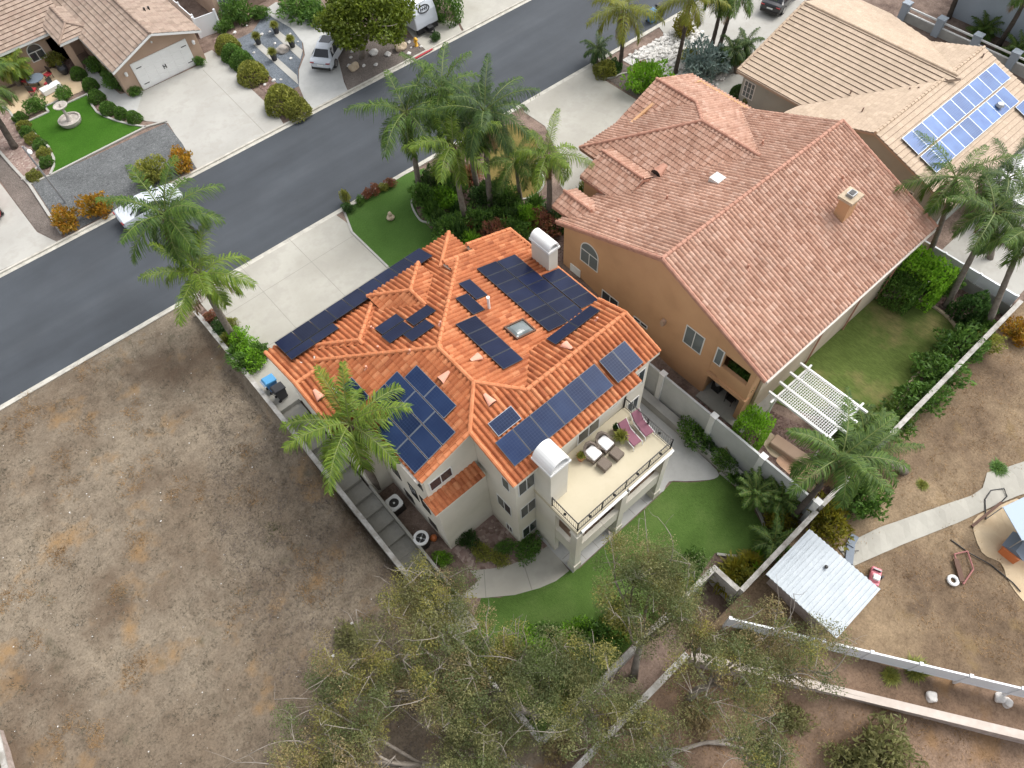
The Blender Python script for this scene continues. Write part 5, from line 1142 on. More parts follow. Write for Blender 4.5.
poly_surface('flagstone', smooth_loop(PXS([(758, 432), (768, 452), (778, 458), (785, 450), (770, 432)], ZC), 3), ZC + .04, MATS['rock_tan'], .06)
tag(MB().obox((22.55, 4.35, -1.5), (.75, 2.2, .5), .1).build('garden_bench', MATS['stucco_tan'], loc=(22.55, 4.35, -1.5), bevel=.05), 'long tan concrete seat beside the white pergola', 'bench')
# right lower slope
PTH = PXS([(838, 548), (880, 527), (930, 509), (975, 493), (985, 486), (989, 471), (1024, 460), (1160, 415), (1160, 452), (1024, 492), (1000, 502), (960, 521), (905, 543), (853, 566)], -2.2)
drape('path', PTH, .05, MATS['concrete'])
drape('sand', smooth_loop(PXS([(975, 520), (1000, 505), (1030, 500), (1070, 560), (1040, 600), (1015, 580), (1005, 560), (985, 550)], -2.4), 3), .035, MATS['paver_tan'])
# across the street
ps('driveway', [(168, 123), (200, 172), (286, 126), (276, 112), (247, 85), (228, 62), (212, 50), (203, 54), (197, 66), (143, 91), (134, 88), (110, 100), (123, 117), (145, 121)], 'concrete_white')
struct(joints([(WXY(203, 70, .1), WXY(265, 133, .1))], ZS + .004, .05).build('driveway_joint', MATS['joint']))
ps('path', [(143, 91), (120, 94), (108, 84), (96, 70), (88, 62), (84, 72), (94, 85), (105, 97), (118, 112), (135, 118)], 'concrete_grey', .004)
ps('driveway', [(-60, 140), (0, 183), (10, 196), (37, 232), (57, 242), (20, 262), (-60, 300)], 'concrete_white')
ps('gravel_bed', [(32, 184), (166, 123), (182, 143), (196, 168), (120, 207), (66, 236)], 'gravel_grey', .002)
ps('gravel_bed', [(-60, 100), (0, 155), (31, 184), (63, 238), (57, 242), (37, 231), (10, 195), (0, 180), (-60, 140)], 'gravel_brown', .004)
ps('gravel_bed', [(-60, 60), (0, 107), (8, 110), (14, 118), (22, 134), (33, 145), (40, 153), (41, 162), (36, 169), (22, 180), (0, 153), (-60, 100)], 'gravel_pink', .006)
ps('planting_bed', [(14, 118), (27, 120), (45, 145), (54, 160), (51, 176), (32, 184), (23, 180), (40, 166), (40, 153), (22, 134)], 'mulch', .002)
TLAWN = [(27, 122), (49, 112), (45, 106.5), (62, 99.5), (66, 104), (88, 94), (92, 105), (97, 112), (106, 117), (117, 121), (130, 124.5), (146, 127), (50, 175.5), (54, 166), (54, 158), (49, 147), (38, 137), (31, 130)]
ps('lawn', TLAWN, 'lawn_dark', .02)
edging(PXS(TLAWN + [TLAWN[0]], .15), .12, MATS['concrete_white'], .16, .1, 'white edging kerb all round the bright green lawn')
edging(PXS([(31, 184), (50, 175.5)], .15), .12, MATS['concrete_white'], .16, .1, 'straight white edging below the lamp post bed'); edging(PXS([(146, 127), (167, 121)], .15), .12, MATS['concrete_white'], .16, .1, 'straight white edging from lawn tip to the white driveway')
edging(PXS([(0, 152), (14, 168), (30, 185), (62, 234)], .15), .12, MATS['concrete_white'], .2, .12, 'straight pale boundary edging between brown and grey gravel')
edging(smooth_line(PXS([(0, 107), (8, 110), (14, 118), (22, 134), (33, 145), (40, 153), (41, 162), (36, 169), (22, 180)], .15)), .12, MATS['concrete_white'], .16, .1, 'wavy white edging round the pink gravel bed')
ps('patio', [(-10, 96), (5, 110), (14, 118), (28, 116), (40, 111), (46, 107), (62, 100), (84, 90), (80, 80), (62, 70), (52, 68), (30, 80)], 'paver_tan', .008)
ps('planting_bed', [(22, 73), (48, 62), (62, 68), (86, 88), (92, 92), (98, 112), (150, 122), (128, 116), (110, 100), (92, 82), (84, 66), (62, 55), (20, 66)], 'mulch', .0)
# slate garden and its drive
ps('gravel_bed', [(226, 42), (240, 38), (252, 32), (266, 12), (276, 14), (290, 27), (302, 42), (303, 55), (298, 70), (299, 86), (286, 92), (270, 76), (255, 62), (240, 52)], 'gravel_slate', .002)
ps('planting_bed', [(212, 40), (232, 44), (262, 70), (276, 85), (290, 96), (306, 112), (296, 120), (270, 96), (240, 72), (222, 52)], 'mulch', .005)
for b in ([(253.5, 44.5), (258, 41), (297, 75.5), (298.5, 85)], [(274, 35), (279.5, 31.5), (303, 50.5), (300.5, 59.5)]): ps('gravel_band', b, 'concrete_white', .03)
ps('driveway', [(312, 115), (352, 94), (344, 82), (341, 70), (338, 58), (338, 44), (334, 28), (318, 22), (300, 18), (283, 4), (276, 2), (264, 10), (272, 17), (291, 28), (303, 43), (305, 55), (299, 70), (299, 86), (306, 103)], 'concrete_grey', .006)
ps('gravel_bed', [(352, 94), (345, 82), (341, 68), (338, 50), (370, 30), (412, 38), (430, 49), (406, 62)], 'gravel_brown', .0)
ps('driveway', [(430, 53), (466, 34), (457, 22), (440, 20), (428, 10), (400, 20), (412, 36)], 'concrete', .008)
ps('driveway', [(468, 33), (545, -8), (530, -30), (440, -30), (455, 15), (459, 21)], 'concrete', .004)
tag(MB().box(*[f for f in (WXY(412, 57)[0], WXY(430, 48)[0])], far_kerb(38) + .3, far_kerb(38) + .465, .1, .1345).build('kerb_paint', MATS['red_paint'], loc=(WXY(412, 57)[0], far_kerb(38) + .38, .1)), 'red painted length of kerb by the yellow hydrant', 'painted kerb')
# ------------------------------------------------------------------ garden walls and fences
def ribbon_wall(name, pts, t, m, label, cat, cap=None, parent=None, bottom=1.2):
    """wall along plan points (x, y, ztop, zbase)"""
    mb = MB(); cb = MB()
    for (x0, y0, t0, b0), (x1, y1, t1, b1) in zip(pts[:-1], pts[1:]):
        L = math.hypot(x1 - x0, y1 - y0); nx, ny = -(y1 - y0) / L * t / 2, (x1 - x0) / L * t / 2
        for B, k, dz0, dz1 in ((mb, 1, None, 0),) + (((cb, 1.35, 0.002, .06),) if cap else ()):
            z = [(b0 if dz0 is None else t0 + dz0), (b1 if dz0 is None else t1 + dz0), t0 + dz1, t1 + dz1]
            vs = [(x0 - nx * k, y0 - ny * k, z[0]), (x0 + nx * k, y0 + ny * k, z[0]), (x1 + nx * k, y1 + ny * k, z[1]), (x1 - nx * k, y1 - ny * k, z[1]), (x0 - nx * k, y0 - ny * k, z[2]), (x0 + nx * k, y0 + ny * k, z[2]), (x1 + nx * k, y1 + ny * k, z[3]), (x1 - nx * k, y1 - ny * k, z[3])]
            B.add(vs, [(3, 2, 1, 0), (4, 5, 6, 7), (0, 1, 5, 4), (1, 2, 6, 5), (2, 3, 7, 6), (3, 0, 4, 7)])
    t_ = thing(name, label, cat, (pts[0][0], pts[0][1], pts[0][3])); mb.build('wall_face', m, t_)
    if cap: cb.build('coping', cap, t_)
    return t_
lw_pts = [(2.03, 35.6, .42, -.3), (2.03, 27.5, .5, -1.0), (2.03, 24.4, .1, -1.5), (2.03, 19.0, -.7, -2.5), (2.03, 14.0, -1.55, -3.2), (2.03, 9.0, -1.75, -3.6), (2.03, 2.86, -1.85, -4)]
ribbon_wall('boundary_wall', lw_pts, .2, MATS['block_white'], 'long white block wall running between the bare lot and the cream house', 'wall', MATS['block_white'])
ribbon_wall('boundary_wall', [(2.14, 2.78, -1.5, -4), (14.2, 2.78, -1.4, -4)], .22, MATS['block_white'], 'weathered white block wall behind the back turf under the gum trees', 'wall', MATS['block_white'])
ribbon_wall('boundary_wall', [(14.3, 2.88, -1.38, -4), (14.3, 1.2, -1.3, -4)], .2, MATS['block_white'], 'short white wall jog between the back turf and the tin shed', 'wall', MATS['block_white'])
ribbon_wall('boundary_wall', [(14.4, 1.08, -1.3, -4), (20.35, 1.12, -.6, -4)], .2, MATS['block_white'], 'pale block wall between the yellow strap plants and the tin shed', 'wall', MATS['block_white'])
ribbon_wall('boundary_wall', [(20.5, 1.12, .0, -3), (40.35, 1.08, .0, -3)], .2, MATS['block_white'], 'long pale block wall between the ochre house yard and the bare slope', 'wall', MATS['block_white'])
ribbon_wall('boundary_wall', [(2.2, .88, -2.15, -5), (10.2, .86, -2.1, -5)], .24, MATS['block_white'], 'lower block wall under the gum trees, below the turf wall', 'wall', MATS['block_white'])
bw = [(10.2 + .74 * 0, .84)]; dx, dy = (19.17 - 10.19), (-11.96 - .84)
ribbon_wall('boundary_wall', [(10.3, .7, -2.1, -5), (19.17, -11.96, -2.3, -5.5), (10.19 + dx * 2, .84 + dy * 2, -2.6, -7)], .3, MATS['wall_pink'], 'pinkish block wall slanting across the bottom right slope', 'wall', noisy('coping_pink', [(.3, (.42, .36, .31)), (.7, (.52, .46, .41))], 2))
# white vinyl fence slanting on the slope
def vinyl(p0, p1, n, h, label, zt0, zt1):
    t = thing('fence', label, 'fence', (*p0, zt0 - h)); a, b = np.array(p0), np.array(p1)
    for i in range(n):
        q0, q1 = a + (b - a) * i / n, a + (b - a) * (i + 1) / n; z0, z1 = zt0 + (zt1 - zt0) * i / n, zt0 + (zt1 - zt0) * (i + 1) / n; zm = (z0 + z1) / 2
        f = MB(); f.beam((*q0, zm - h / 2), (*q1, zm - h / 2), .05, h); f.beam((*q0, zm - .02), (*q1, zm - .02), .09, .09); f.beam((*q0, zm - h + .1), (*q1, zm - h + .1), .09, .1); f.build('panel', MATS['white_vinyl'], t)
        MB().obox((*q0, z0 - h - .8), (.13, .13, h + .86), math.atan2(b[1] - a[1], b[0] - a[0])).obox((*q0, z0 + .06), (.17, .17, .04), math.atan2(b[1] - a[1], b[0] - a[0])).build('post', MATS['white_vinyl'], t)
    return t
vinyl((12.86, .55), (20.54, -10.63), 6, 1.35, 'white vinyl fence slanting below the tin shed across the slope', -1.2, -1.35); 
vinyl((20.56, -10.66), (28.5, -22.2), 6, 1.35, 'far end of the white vinyl fence leaving the bottom right corner', -1.36, -1.6)
# fence between cream and ochre lots: pale panels between capped pillars
ft = thing('fence', 'pale grey panel fence with capped pillars between the cream and ochre houses', 'fence', (20.4, 12, -1.5))
ys_ = [24.2, 20.2, 16.2, 12.2, 8.35, 4.9, 1.35]
for a, b in zip(ys_[:-1], ys_[1:]):
    zt = .25 if a > 20.5 else .1
    MB().box(20.37, 20.44, b + .17, a - .17, -3.2 if a < 26 else -.5, zt - .06).box(20.34, 20.47, b + .17, a - .17, zt - .058, zt + .02).build('panel', MATS['fence_grey'], ft)
for y in ys_: MB().box(20.25, 20.56, y - .165, y + .165, -3.2, .2).box(20.22, 20.59, y - .2, y + .2, .202, .28).build('pillar', MATS['stucco_white'], ft)
rw = MB().box(19.62, 19.8, 3.0, 14.5, -3.2, -2.25).box(19.82, 20.22, 1.5, 14.5, -3.2, -2.35)
tag(rw.build('planter_wall', MATS['block_wall'], loc=(19.7, 8, -3)), 'low block planter wall with greenery below the pale panel fence', 'planter wall')
st_ = MB()
for i in range(8): st_.box(17.75, 19.6, 13.6 + i * .9, 14.5 + i * .9 - .003, -3.3, -2.93 + (i + 1) * .36)
struct(st_.build('steps', MATS['concrete_dim']))
hr = thing('handrail', 'dark metal handrail beside the steps right of the balcony', 'handrail', (19.3, 13.8, -2.9))
for y, z in ((13.2, -2.95), (16.2, -1.9)): MB().beam((19.35, y, z), (19.35, y, z + 1.0), .06, .06).build('post', MATS['dark_metal'], hr)
MB().beam((19.35, 13.2, -1.97), (19.35, 16.2, -.92), .07, .06).beam((19.35, 13.2, -2.4), (19.35, 16.2, -1.4), .05, .05).build('rail', MATS['dark_metal'], hr)
# far side fence: vinyl on block
f2 = thing('fence', 'white vinyl fence on a tan block base at the right of the patchy lawn', 'fence', (40.3, 6, -1.5))
MB().box(40.2, 40.42, 1.3, 24, -2.2, -.62).build('base_wall', MATS['block_wall'], f2)
for i in range(7):
    a, b = 1.4 + i * 2.4, 1.4 + (i + 1) * 2.4; MB().box(40.27, 40.33, a + .07, b - .07, -.618, .18).box(40.24, 40.36, a + .07, b - .07, .182, .25).build('panel', MATS['white_vinyl'], f2); MB().box(40.23, 40.37, a - .065, a + .065, -.618, .3).build('post', MATS['white_vinyl'], f2)
# pale wall down the beige side yard
poly_surface('patio', [(40.6, 1.4), (60, 1.4), (60, 7.8), (53.5, 7.8), (53.5, 13), (41.2, 7.8), (40.6, 7.8)], -.36, MATS['concrete_white'])
sh = thing('patio_cover', 'white patio cover glimpsed behind the right hand palms', 'patio cover', (47, 4, -.4))
MB().box(45, 53, 4.0, 7.4, 2.05, 2.2).build('roof', MATS['cushion_white'], sh)
for x in (45.2, 49, 52.8): MB().box(x - .07, x + .07, 4.1, 4.24, -.5, 2.048).build('post', MATS['white_paint'], sh)
# tin shed
s0 = thing('shed', 'lean-to shed with a pale ribbed tin roof below the block wall', 'shed', (17.2, -1.3, -2))
wl = MB().box(15.95, 18.6, -3.05, -2.97, -3.2, -.22).box(15.95, 16.03, -2.95, .5, -3.2, -.22).box(18.52, 18.6, -2.95, .5, -3.2, -.12).box(16.05, 18.5, .42, .5, -3.2, -.15); wl.build('wall', MATS['wall_pink'], s0)
rf = MB(); n = 34; x0_, x1_ = 15.5, 18.95
for i in range(n):
    a, b = -3.42 + i * 4.18 / n, -3.42 + (i + 1) * 4.18 / n; hgt = .05 if i % 2 == 0 else 0
    for X, Zb in (((x0_, x1_), -.05),): rf.add([(x0_, a, -.16 + hgt), (x1_, a, .0 + hgt), (x1_, b, .0 + hgt), (x0_, b, -.16 + hgt), (x0_, a, -.2), (x1_, a, -.04), (x1_, b, -.04), (x0_, b, -.2)], [(0, 1, 2, 3), (7, 6, 5, 4), (0, 4, 5, 1), (2, 6, 7, 3), (1, 5, 6, 2), (3, 7, 4, 0)])
rfo = rf.build('roof', MATS['shed_tin'], s0); MB().lathe([(.05, 0), (.05, .1), (.1, .12), (.02, .16)], (17.9, -1.0, -.02), 8).build('roof_vent', MATS['dark_metal'], s0)
# wall corner at the lower left edge of the lot
c_ = GW(4, 752); ribbon_wall('retaining_wall', [(c_[0] + .3, c_[1] + .9, c_[2] + .5, c_[2] - 1), (c_[0] - .1, c_[1] - 1.6, c_[2] + .4, c_[2] - 1)], .2, MATS['wall_pink'], 'stub of brown retaining wall at the lower left edge of the bare lot', 'wall', MATS['block_white'])
# ------------------------------------------------------------------ cars
def loft(secs):
    mb = MB(); n = len(secs[0]); o = 0
    for s in secs: mb.v += [tuple(p) for p in s]
    for i in range(len(secs) - 1):
        for k in range(n - 1): mb.f.append((i * n + k, i * n + k + 1, (i + 1) * n + k + 1, (i + 1) * n + k))
    mb.f.append(tuple(range(n))); mb.f.append(tuple((len(secs) - 1) * n + k for k in reversed(range(n)))); return mb
def car(pos, rz, label, paint, kind='suv'):
    """built nose to +x about the origin"""
    t = thing('parked_car', label, 'car', (0, 0, 0))
    L = 4.75 if kind == 'suv' else 4.6; H = 1.68 if kind == 'suv' else 1.45; Wd = .93
    suv = kind == 'suv'
    st = [(-L / 2, .5, .86, .86, .72, .72), (-L / 2 + .12, .32, .98, 1.0, .88, .80), (-L / 2 + (.55 if suv else .75), .3, 1.02, 1.04 if suv else 1.06, .93, .78), (-1.3 if suv else -.95, .3, 1.0, H - .1, .93, .6), (-.7, .3, .98, H, .93, .63), (.1, .3, .96, H - .03, .93, .62), (.45, .3, .95, H - .12, .93, .6),
          (1.2, .3, .94, .98, .92, .74), (1.9, .32, .86, .9, .89, .7), (L / 2 - .12, .36, .72, .76, .8, .62), (L / 2, .45, .6, .64, .66, .6)]
    if suv: st[2] = (-L / 2 + .42, .3, 1.04, 1.06, .93, .78)
    secs = []
    for x, zl, zb, zt, wb, wt in st:
        half = [(wb * .9, zl), (wb, zl + .18), (wb * .985, zb), (wt, zt - .03), (wt * .6, zt + .015)]
        secs.append([(x, -a, z) for a, z in half] + [(x, a, z) for a, z in reversed(half)])
    b = loft(secs); o = b.build('body', paint, t, smooth=False); md = o.modifiers.new('bevel', 'BEVEL'); md.width = .1; md.segments = 3; md.limit_method = 'ANGLE'; md.angle_limit = .3; o.data.polygons.foreach_set('use_smooth', [True] * len(o.data.polygons))
    def sec(i): return secs[i]
    gl = MB(); off = lambda p, d: (p[0] + d[0], p[1] + d[1], p[2] + d[2])
    def lerp3(a, b, f): return tuple(a[k] + (b[k] - a[k]) * f for k in range(3))
    for sg, (ib, itp) in ((1, (2, 3)), (-1, (7, 6))):   # rear and front screens
        A = secs[ib]; B = secs[itp]; n = len(A)
        p = [lerp3(A[3], B[3], .12), lerp3(A[n - 4], B[n - 4], .12), lerp3(A[n - 4], B[n - 4], .9), lerp3(A[3], B[3], .9)]; m0 = [lerp3(p[0], p[1], .06), lerp3(p[0], p[1], .94), lerp3(p[3], p[2], .94), lerp3(p[3], p[2], .06)]
        g = MB().poly([off(q, (-.025 * sg, 0, .03)) for q in m0]); g.build('windscreen', MATS['glass_car'], t)
    for sd in (0, 1):
        i0, i1 = 2, 7; W_ = MB()
        for a, c in ((3, 4), (4, 5), (5, 6)):
            q = []
            for i, f in ((a, .1), (c, .1), (c, .86), (a, .86)):
                s_ = secs[i]; n = len(s_); lo, hi = (s_[2], s_[3]) if sd == 0 else (s_[n - 3], s_[n - 4]); q.append(off(lerp3(lo, hi, f), (0, -.015 if sd == 0 else .015, .005)))
            W_.poly(q)
        s3, s2, s7, s6 = secs[3], secs[2], secs[7], secs[6]
        for a, c in ((s3, s2), (s6, s7)):
            n = len(a); lo, hi, l2 = (a[2], a[3], c[2]) if sd == 0 else (a[n - 3], a[n - 4], c[n - 3]); y = -.015 if sd == 0 else .015
            W_.poly([off(lerp3(lo, hi, .1), (0, y, 0)), off(lerp3(lo, hi, .8), (0, y, 0)), off(lerp3(lo, l2, .7), (0, y, .06))])
        W_.build('side_window', MATS['glass_car'], t)
    if suv: MB().box(-.75, .2, -.45, .45, H + .0, H + .022).build('sunroof', MATS['glass_car'], t)
    for x in (-1.4, 1.45):
        for y in (-.83, .83):
            wmb = MB(); K = 16; ring = [(.35, -.12), (.37, -.06), (.37, .06), (.35, .12)]
            for r, dy in ring: wmb.v += [(x + r * math.cos(2 * PI * k / K), y + dy, .36 + r * math.sin(2 * PI * k / K)) for k in range(K)]
            for i in range(3):
                for k in range(K): wmb.f.append((i * K + k, i * K + (k + 1) % K, (i + 1) * K + (k + 1) % K, (i + 1) * K + k))
            wmb.f += [tuple(range(K)), tuple(3 * K + k for k in range(K))]
            wh = wmb.build('wheel', MATS['rubber'], t); s = 1 if y > 0 else -1
            MB().poly([(x + .24 * math.cos(2 * PI * k / 12), y + s * .125, .36 + .24 * math.sin(2 * PI * k / 12)) for k in range(12)]).build('rim', MATS['chrome'], wh)
    for y in (-.68, .68):
        MB().box(-L / 2 - .01, -L / 2 + .14, y - .17, y + .17, .86, .92).build('tail_light', MATS['red_lamp'], t); MB().box(L / 2 - .2, L / 2 - .02, y * .85 - .16, y * .85 + .16, .62, .73).build('headlight', MATS['chrome'], t)
        MB().box(.75, .95, y / .68 * 1.02 - .1, y / .68 * 1.02 + .1, .98, 1.12).build('wing_mirror', paint, t)
    MB().box(-L / 2 - .03, -L / 2 + .2, -.8, .8, .34, .52).build('rear_bumper', MATS['dark_metal'], t); MB().box(-L / 2 - .015, -L / 2 + .03, -.26, .26, .66, .78).build('number_plate', MATS['cushion_white'], t)
    t.location = pos; t.rotation_euler = (0, 0, rz); return t
# white car in the slate garden drive: tail toward the street
a, b_ = np.array(WXY(322, 68, .5)), np.array(WXY(340, 30, .9)); ang = math.atan2(*(b_ - a)[::-1]); mid = a + (b_ - a) / np.linalg.norm(b_ - a) * 2.2
car((mid[0], mid[1], ZS + .01), ang, 'white crossover car with dark sunroof parked nose in on the driveway beside the tree', MATS['car_white'])
c0 = np.array(WXY(117, 216, .6)); car((c0[0] + 2.2, far_kerb(c0[0] + 2) - 1.35, 0), 0, 'white car parked at the far kerb, half hidden under palm fronds', MATS['car_white'], 'sedan')
c1 = WXY(-2, 204, .8); car((c1[0] - .9, c1[1] + 1.3, ZS), math.radians(-95), 'red car at the left edge on the pale driveway', MATS['car_red'], 'sedan')
c2 = WXY(776, 6, .8); car((c2[0] + 1.6, c2[1] + .6, ZS + .02), math.radians(12), 'black car on the beige house driveway at the top edge', MATS['car_black'], 'suv')
# ------------------------------------------------------------------ caravan
tb = W(431, 31, .1); tr = thing('caravan', 'white travel trailer with a black oval emblem on its rounded nose', 'caravan', (tb[0], tb[1], .12))
cx, cy = tb[0] - .3, tb[1] - .1; Wt = 1.15
pr = [(-.0, .75), (.05, 1.2), (.2, 1.9), (.55, 2.55), (1.1, 2.85), (1.6, 2.92), (6.5, 2.92), (6.5, .6), (.35, .6)]
mb = MB(); n = len(pr); mb.v += [(cx - Wt, cy + y, z) for y, z in pr] + [(cx + Wt, cy + y, z) for y, z in pr]
mb.f += [tuple(range(n)), tuple(range(2 * n - 1, n - 1, -1))] + [(i, (i + 1) % n, n + (i + 1) % n, n + i) for i in range(n)]
bo = mb.build('body', MATS['car_white'], tr); md = bo.modifiers.new('bevel', 'BEVEL'); md.width = .08; md.segments = 2; md.limit_method = 'ANGLE'
# emblem: oval ring with strokes, and a line of small lettering above, lying on the sloped nose
p0, p1 = Vector((cx, cy + .2, 1.9)), Vector((cx, cy + .55, 2.55)); vdir = (p1 - p0).normalized(); nrm = Vector((0, -1, .5)).normalized(); nrm = (nrm - vdir * nrm.dot(vdir)).normalized(); ctr = p0.lerp(p1, .3) + nrm * .04
def em(u, v): return tuple(ctr + Vector((1, 0, 0)) * u + vdir * v)
mb = MB(); K = 24
for k in range(K):
    t0, t1 = 2 * PI * k / K, 2 * PI * (k + 1) / K; mb.quad(em(.6 * math.cos(t0), .32 * math.sin(t0)), em(.6 * math.cos(t1), .32 * math.sin(t1)), em(.49 * math.cos(t1), .22 * math.sin(t1)), em(.49 * math.cos(t0), .22 * math.sin(t0)))
for u in (-.3, -.1, .12, .3): mb.quad(em(u - .05, -.12), em(u + .02, -.14), em(u + .1, .12), em(u + .03, .14))
mb.quad(em(-.36, -.03), em(.36, .01), em(.36, .06), em(-.36, .02)); mb.build('emblem', MATS['black'], bo)
mb = MB()
for k in range(9): mb.quad(em(-.42 + k * .095, .48), em(-.36 + k * .095, .48), em(-.35 + k * .095, .56), em(-.41 + k * .095, .56))
mb.build('lettering', MATS['grey_metal'], bo)
MB().beam((cx - .7, cy + .5, .55), (cx, cy - 1.0, .5), .1, .12).beam((cx + .7, cy + .5, .55), (cx, cy - 1.0, .5), .1, .12).box(cx - .25, cx + .25, cy - .55, cy - .05, .55, .85).build('hitch', MATS['black'], tr)
MB().tube([(cx, cy - .85, .12), (cx, cy - .85, .9)], .05, 6).build('jack', MATS['black'], tr); MB().box(cx - 1.05, cx + 1.05, cy + .02, cy + .3, .3, .74).build('skirt', MATS['black'], tr)
for s in (-1, 1):
    for dy in (3.2, 4.1): MB().tube([(cx + s * 1.0, cy + dy, .38), (cx + s * 1.18, cy + dy, .38)], [.36, .36], 14).build('wheel', MATS['rubber'], tr)
# ------------------------------------------------------------------ street furniture
lb = W(66, 203, .1); lp = thing('street_lamp', 'slim pale street lamp standing at the end of the pink gravel bed', 'street lamp', lb)
MB().tube([lb, (lb[0], lb[1], 5.2)], [.09, .055], 8).build('post', MATS['grey_metal'], lp); MB().tube([(lb[0], lb[1], 5.15), (lb[0] + .1, lb[1] - .5, 5.4), (lb[0] + .15, lb[1] - 1.0, 5.45)], .035, 6).build('arm', MATS['grey_metal'], lp)
MB().blob((lb[0] + .18, lb[1] - 1.25, 5.42), (.14, .32, .09), 1, 2, .02).build('lamp_head', MATS['cushion_white'], lp, smooth=True)
hb = W(416.5, 46, .1); hy = thing('fire_hydrant', 'yellow fire hydrant beside the red painted kerb', 'fire hydrant', hb)
MB().lathe([(.17, 0), (.17, .05), (.12, .06), (.12, .55), (.16, .57), (.16, .62), (.12, .7), (.03, .78)], hb, 12).build('barrel', MATS['hydrant_yellow'], hy, smooth=True)
for dx in (-1, 1): MB().tube([(hb[0], hb[1], hb[2] + .45), (hb[0] + dx * .2, hb[1], hb[2] + .45)], .06, 8).build('outlet', MATS['hydrant_yellow'], hy)
def bin_(pos, rz, label, body, lid, group):
    t = thing('wheelie_bin', label, 'bin', (0, 0, 0), group); mb = MB()
    a, b = .27, .33; vs = [(-a * .8, -b * .8, .08), (a * .8, -b * .8, .08), (a * .8, b * .8, .08), (-a * .8, b * .8, .08), (-a, -b, .98), (a, -b, .98), (a, b, .98), (-a, b, .98)]
    mb.add(vs, [(3, 2, 1, 0), (4, 5, 6, 7), (0, 1, 5, 4), (1, 2, 6, 5), (2, 3, 7, 6), (3, 0, 4, 7)]).build('body', body, t, bevel=.02)
    l = MB().add([(-a - .03, -b - .05, .985), (a + .03, -b - .05, .985), (a + .03, b + .05, .985), (-a - .03, b + .05, .985), (-a - .01, -b - .03, 1.04), (a + .01, -b - .03, 1.04), (a + .01, b - .05, 1.12), (-a - .01, b - .05, 1.12)], [(3, 2, 1, 0), (4, 5, 6, 7), (0, 1, 5, 4), (1, 2, 6, 5), (2, 3, 7, 6), (3, 0, 4, 7)]).build('lid', lid, t)
    MB().tube([(-a, b + .1, .98), (a, b + .1, .98)], .02, 6).build('handle', body, t)
    for s in (-1, 1): MB().tube([(s * .2, b * .9, .1), (s * .26, b * .9, .1)], .1, 10).build('wheel', MATS['rubber'], t)
    t.location = pos; t.rotation_euler = (0, 0, rz); return t
q = W(262, 384, .9); bin_((2.75, 27.2, .13), 1.57, 'blue lidded wheelie bin beside the corner of the red roof', MATS['bin_blue'], flat('lid_blue', (.07, .27, .5), .45), 'bins by the cream house'); bin_((2.85, 26.35, .13), 1.57, 'black wheelie bin between the blue lidded bin and the steps', MATS['bin_black'], MATS['bin_black'], 'bins by the cream house')
for px, lab, m in (((651, 22), 'blue wheelie bin on the road at the kerb by the white rocks', 'bin_blue'), ((659, 17), 'black wheelie bin on the road beside the blue one', 'bin_black')):
    p = W(*px, .0); bin_((p[0], min(max(p[1], near_kerb(p[0]) + .35), near_kerb(p[0]) + .9), .0), 0, lab, MATS[m], MATS[m], 'bins at the kerb')
# ------------------------------------------------------------------ air conditioners
def ac(pos, round_, label):
    t = thing('air_conditioner', label, 'air conditioner', pos, 'air conditioners beside the cream house'); x, y, z = pos; s = .42
    mb = MB()
    if round_: mb.lathe([(.42, 0), (.42, .8)], pos, 20)
    else: mb.box(x - s, x + s, y - s, y + s, z, z + .82)
    mb.build('cabinet', MATS['dark_metal'], t)
    tp = MB(); K = 24; zt = z + .82
    for k in range(K):
        t0, t1 = 2 * PI * k / K, 2 * PI * (k + 1) / K
        def outer(a):
            if round_: return (.44 * math.cos(a), .44 * math.sin(a))
            m_ = max(abs(math.cos(a)), abs(math.sin(a))); r = min(.44 / m_, .54); return (r * math.cos(a), r * math.sin(a))
        (a0, b0), (a1, b1) = outer(t0), outer(t1); r = .29
        for zz in (zt, zt + .06): tp.quad((x + a0, y + b0, zz), (x + a1, y + b1, zz), (x + r * math.cos(t1), y + r * math.sin(t1), zz), (x + r * math.cos(t0), y + r * math.sin(t0), zz))
        tp.quad((x + a0, y + b0, zt - .06), (x + a1, y + b1, zt - .06), (x + a1, y + b1, zt + .06), (x + a0, y + b0, zt + .06)); tp.quad((x + r * math.cos(t0), y + r * math.sin(t0), zt), (x + r * math.cos(t1), y + r * math.sin(t1), zt), (x + r * math.cos(t1), y + r * math.sin(t1), zt + .06), (x + r * math.cos(t0), y + r * math.sin(t0), zt + .06))
    tp.build('top_panel', MATS['white_paint'], t)
    fn = MB()
    for k in range(4):
        a = k * PI / 2 + .4; fn.add([(x + .05 * math.cos(a), y + .05 * math.sin(a), zt - .02), (x + .28 * math.cos(a - .25), y + .28 * math.sin(a - .25), zt - .05), (x + .28 * math.cos(a + .3), y + .28 * math.sin(a + .3), zt), ], [(0, 1, 2)])
    fn.build('fan', MATS['grey_metal'], t); MB().lathe([(.06, 0), (.06, .05)], (x, y, zt - .02), 10).build('fan_hub', MATS['white_paint'], t)
p = W(394, 503, -2.05); ac((p[0], p[1], -2.88), False, 'square air conditioner nearer the palm beside the cream wall'); p = W(421, 538, -2.05); ac((p[0], p[1], -2.88), True, 'round air conditioner near the rear corner of the cream wall')
# things standing on the stepped walk
for px, lab in (((327, 448), 'small white plastic tub under the palm on the steps'), ((349, 470), 'long white plastic tub on the lower steps')):
    p = W(*px, -1.9); tag(MB().obox((p[0], p[1], -2.3), (.35, .8, .3), .2).obox((p[0], p[1], -1.998), (.4, .85, .04), .2).build('storage_tub', MATS['cushion_white'], loc=(p[0], p[1], -2.3)), lab, 'storage tub')
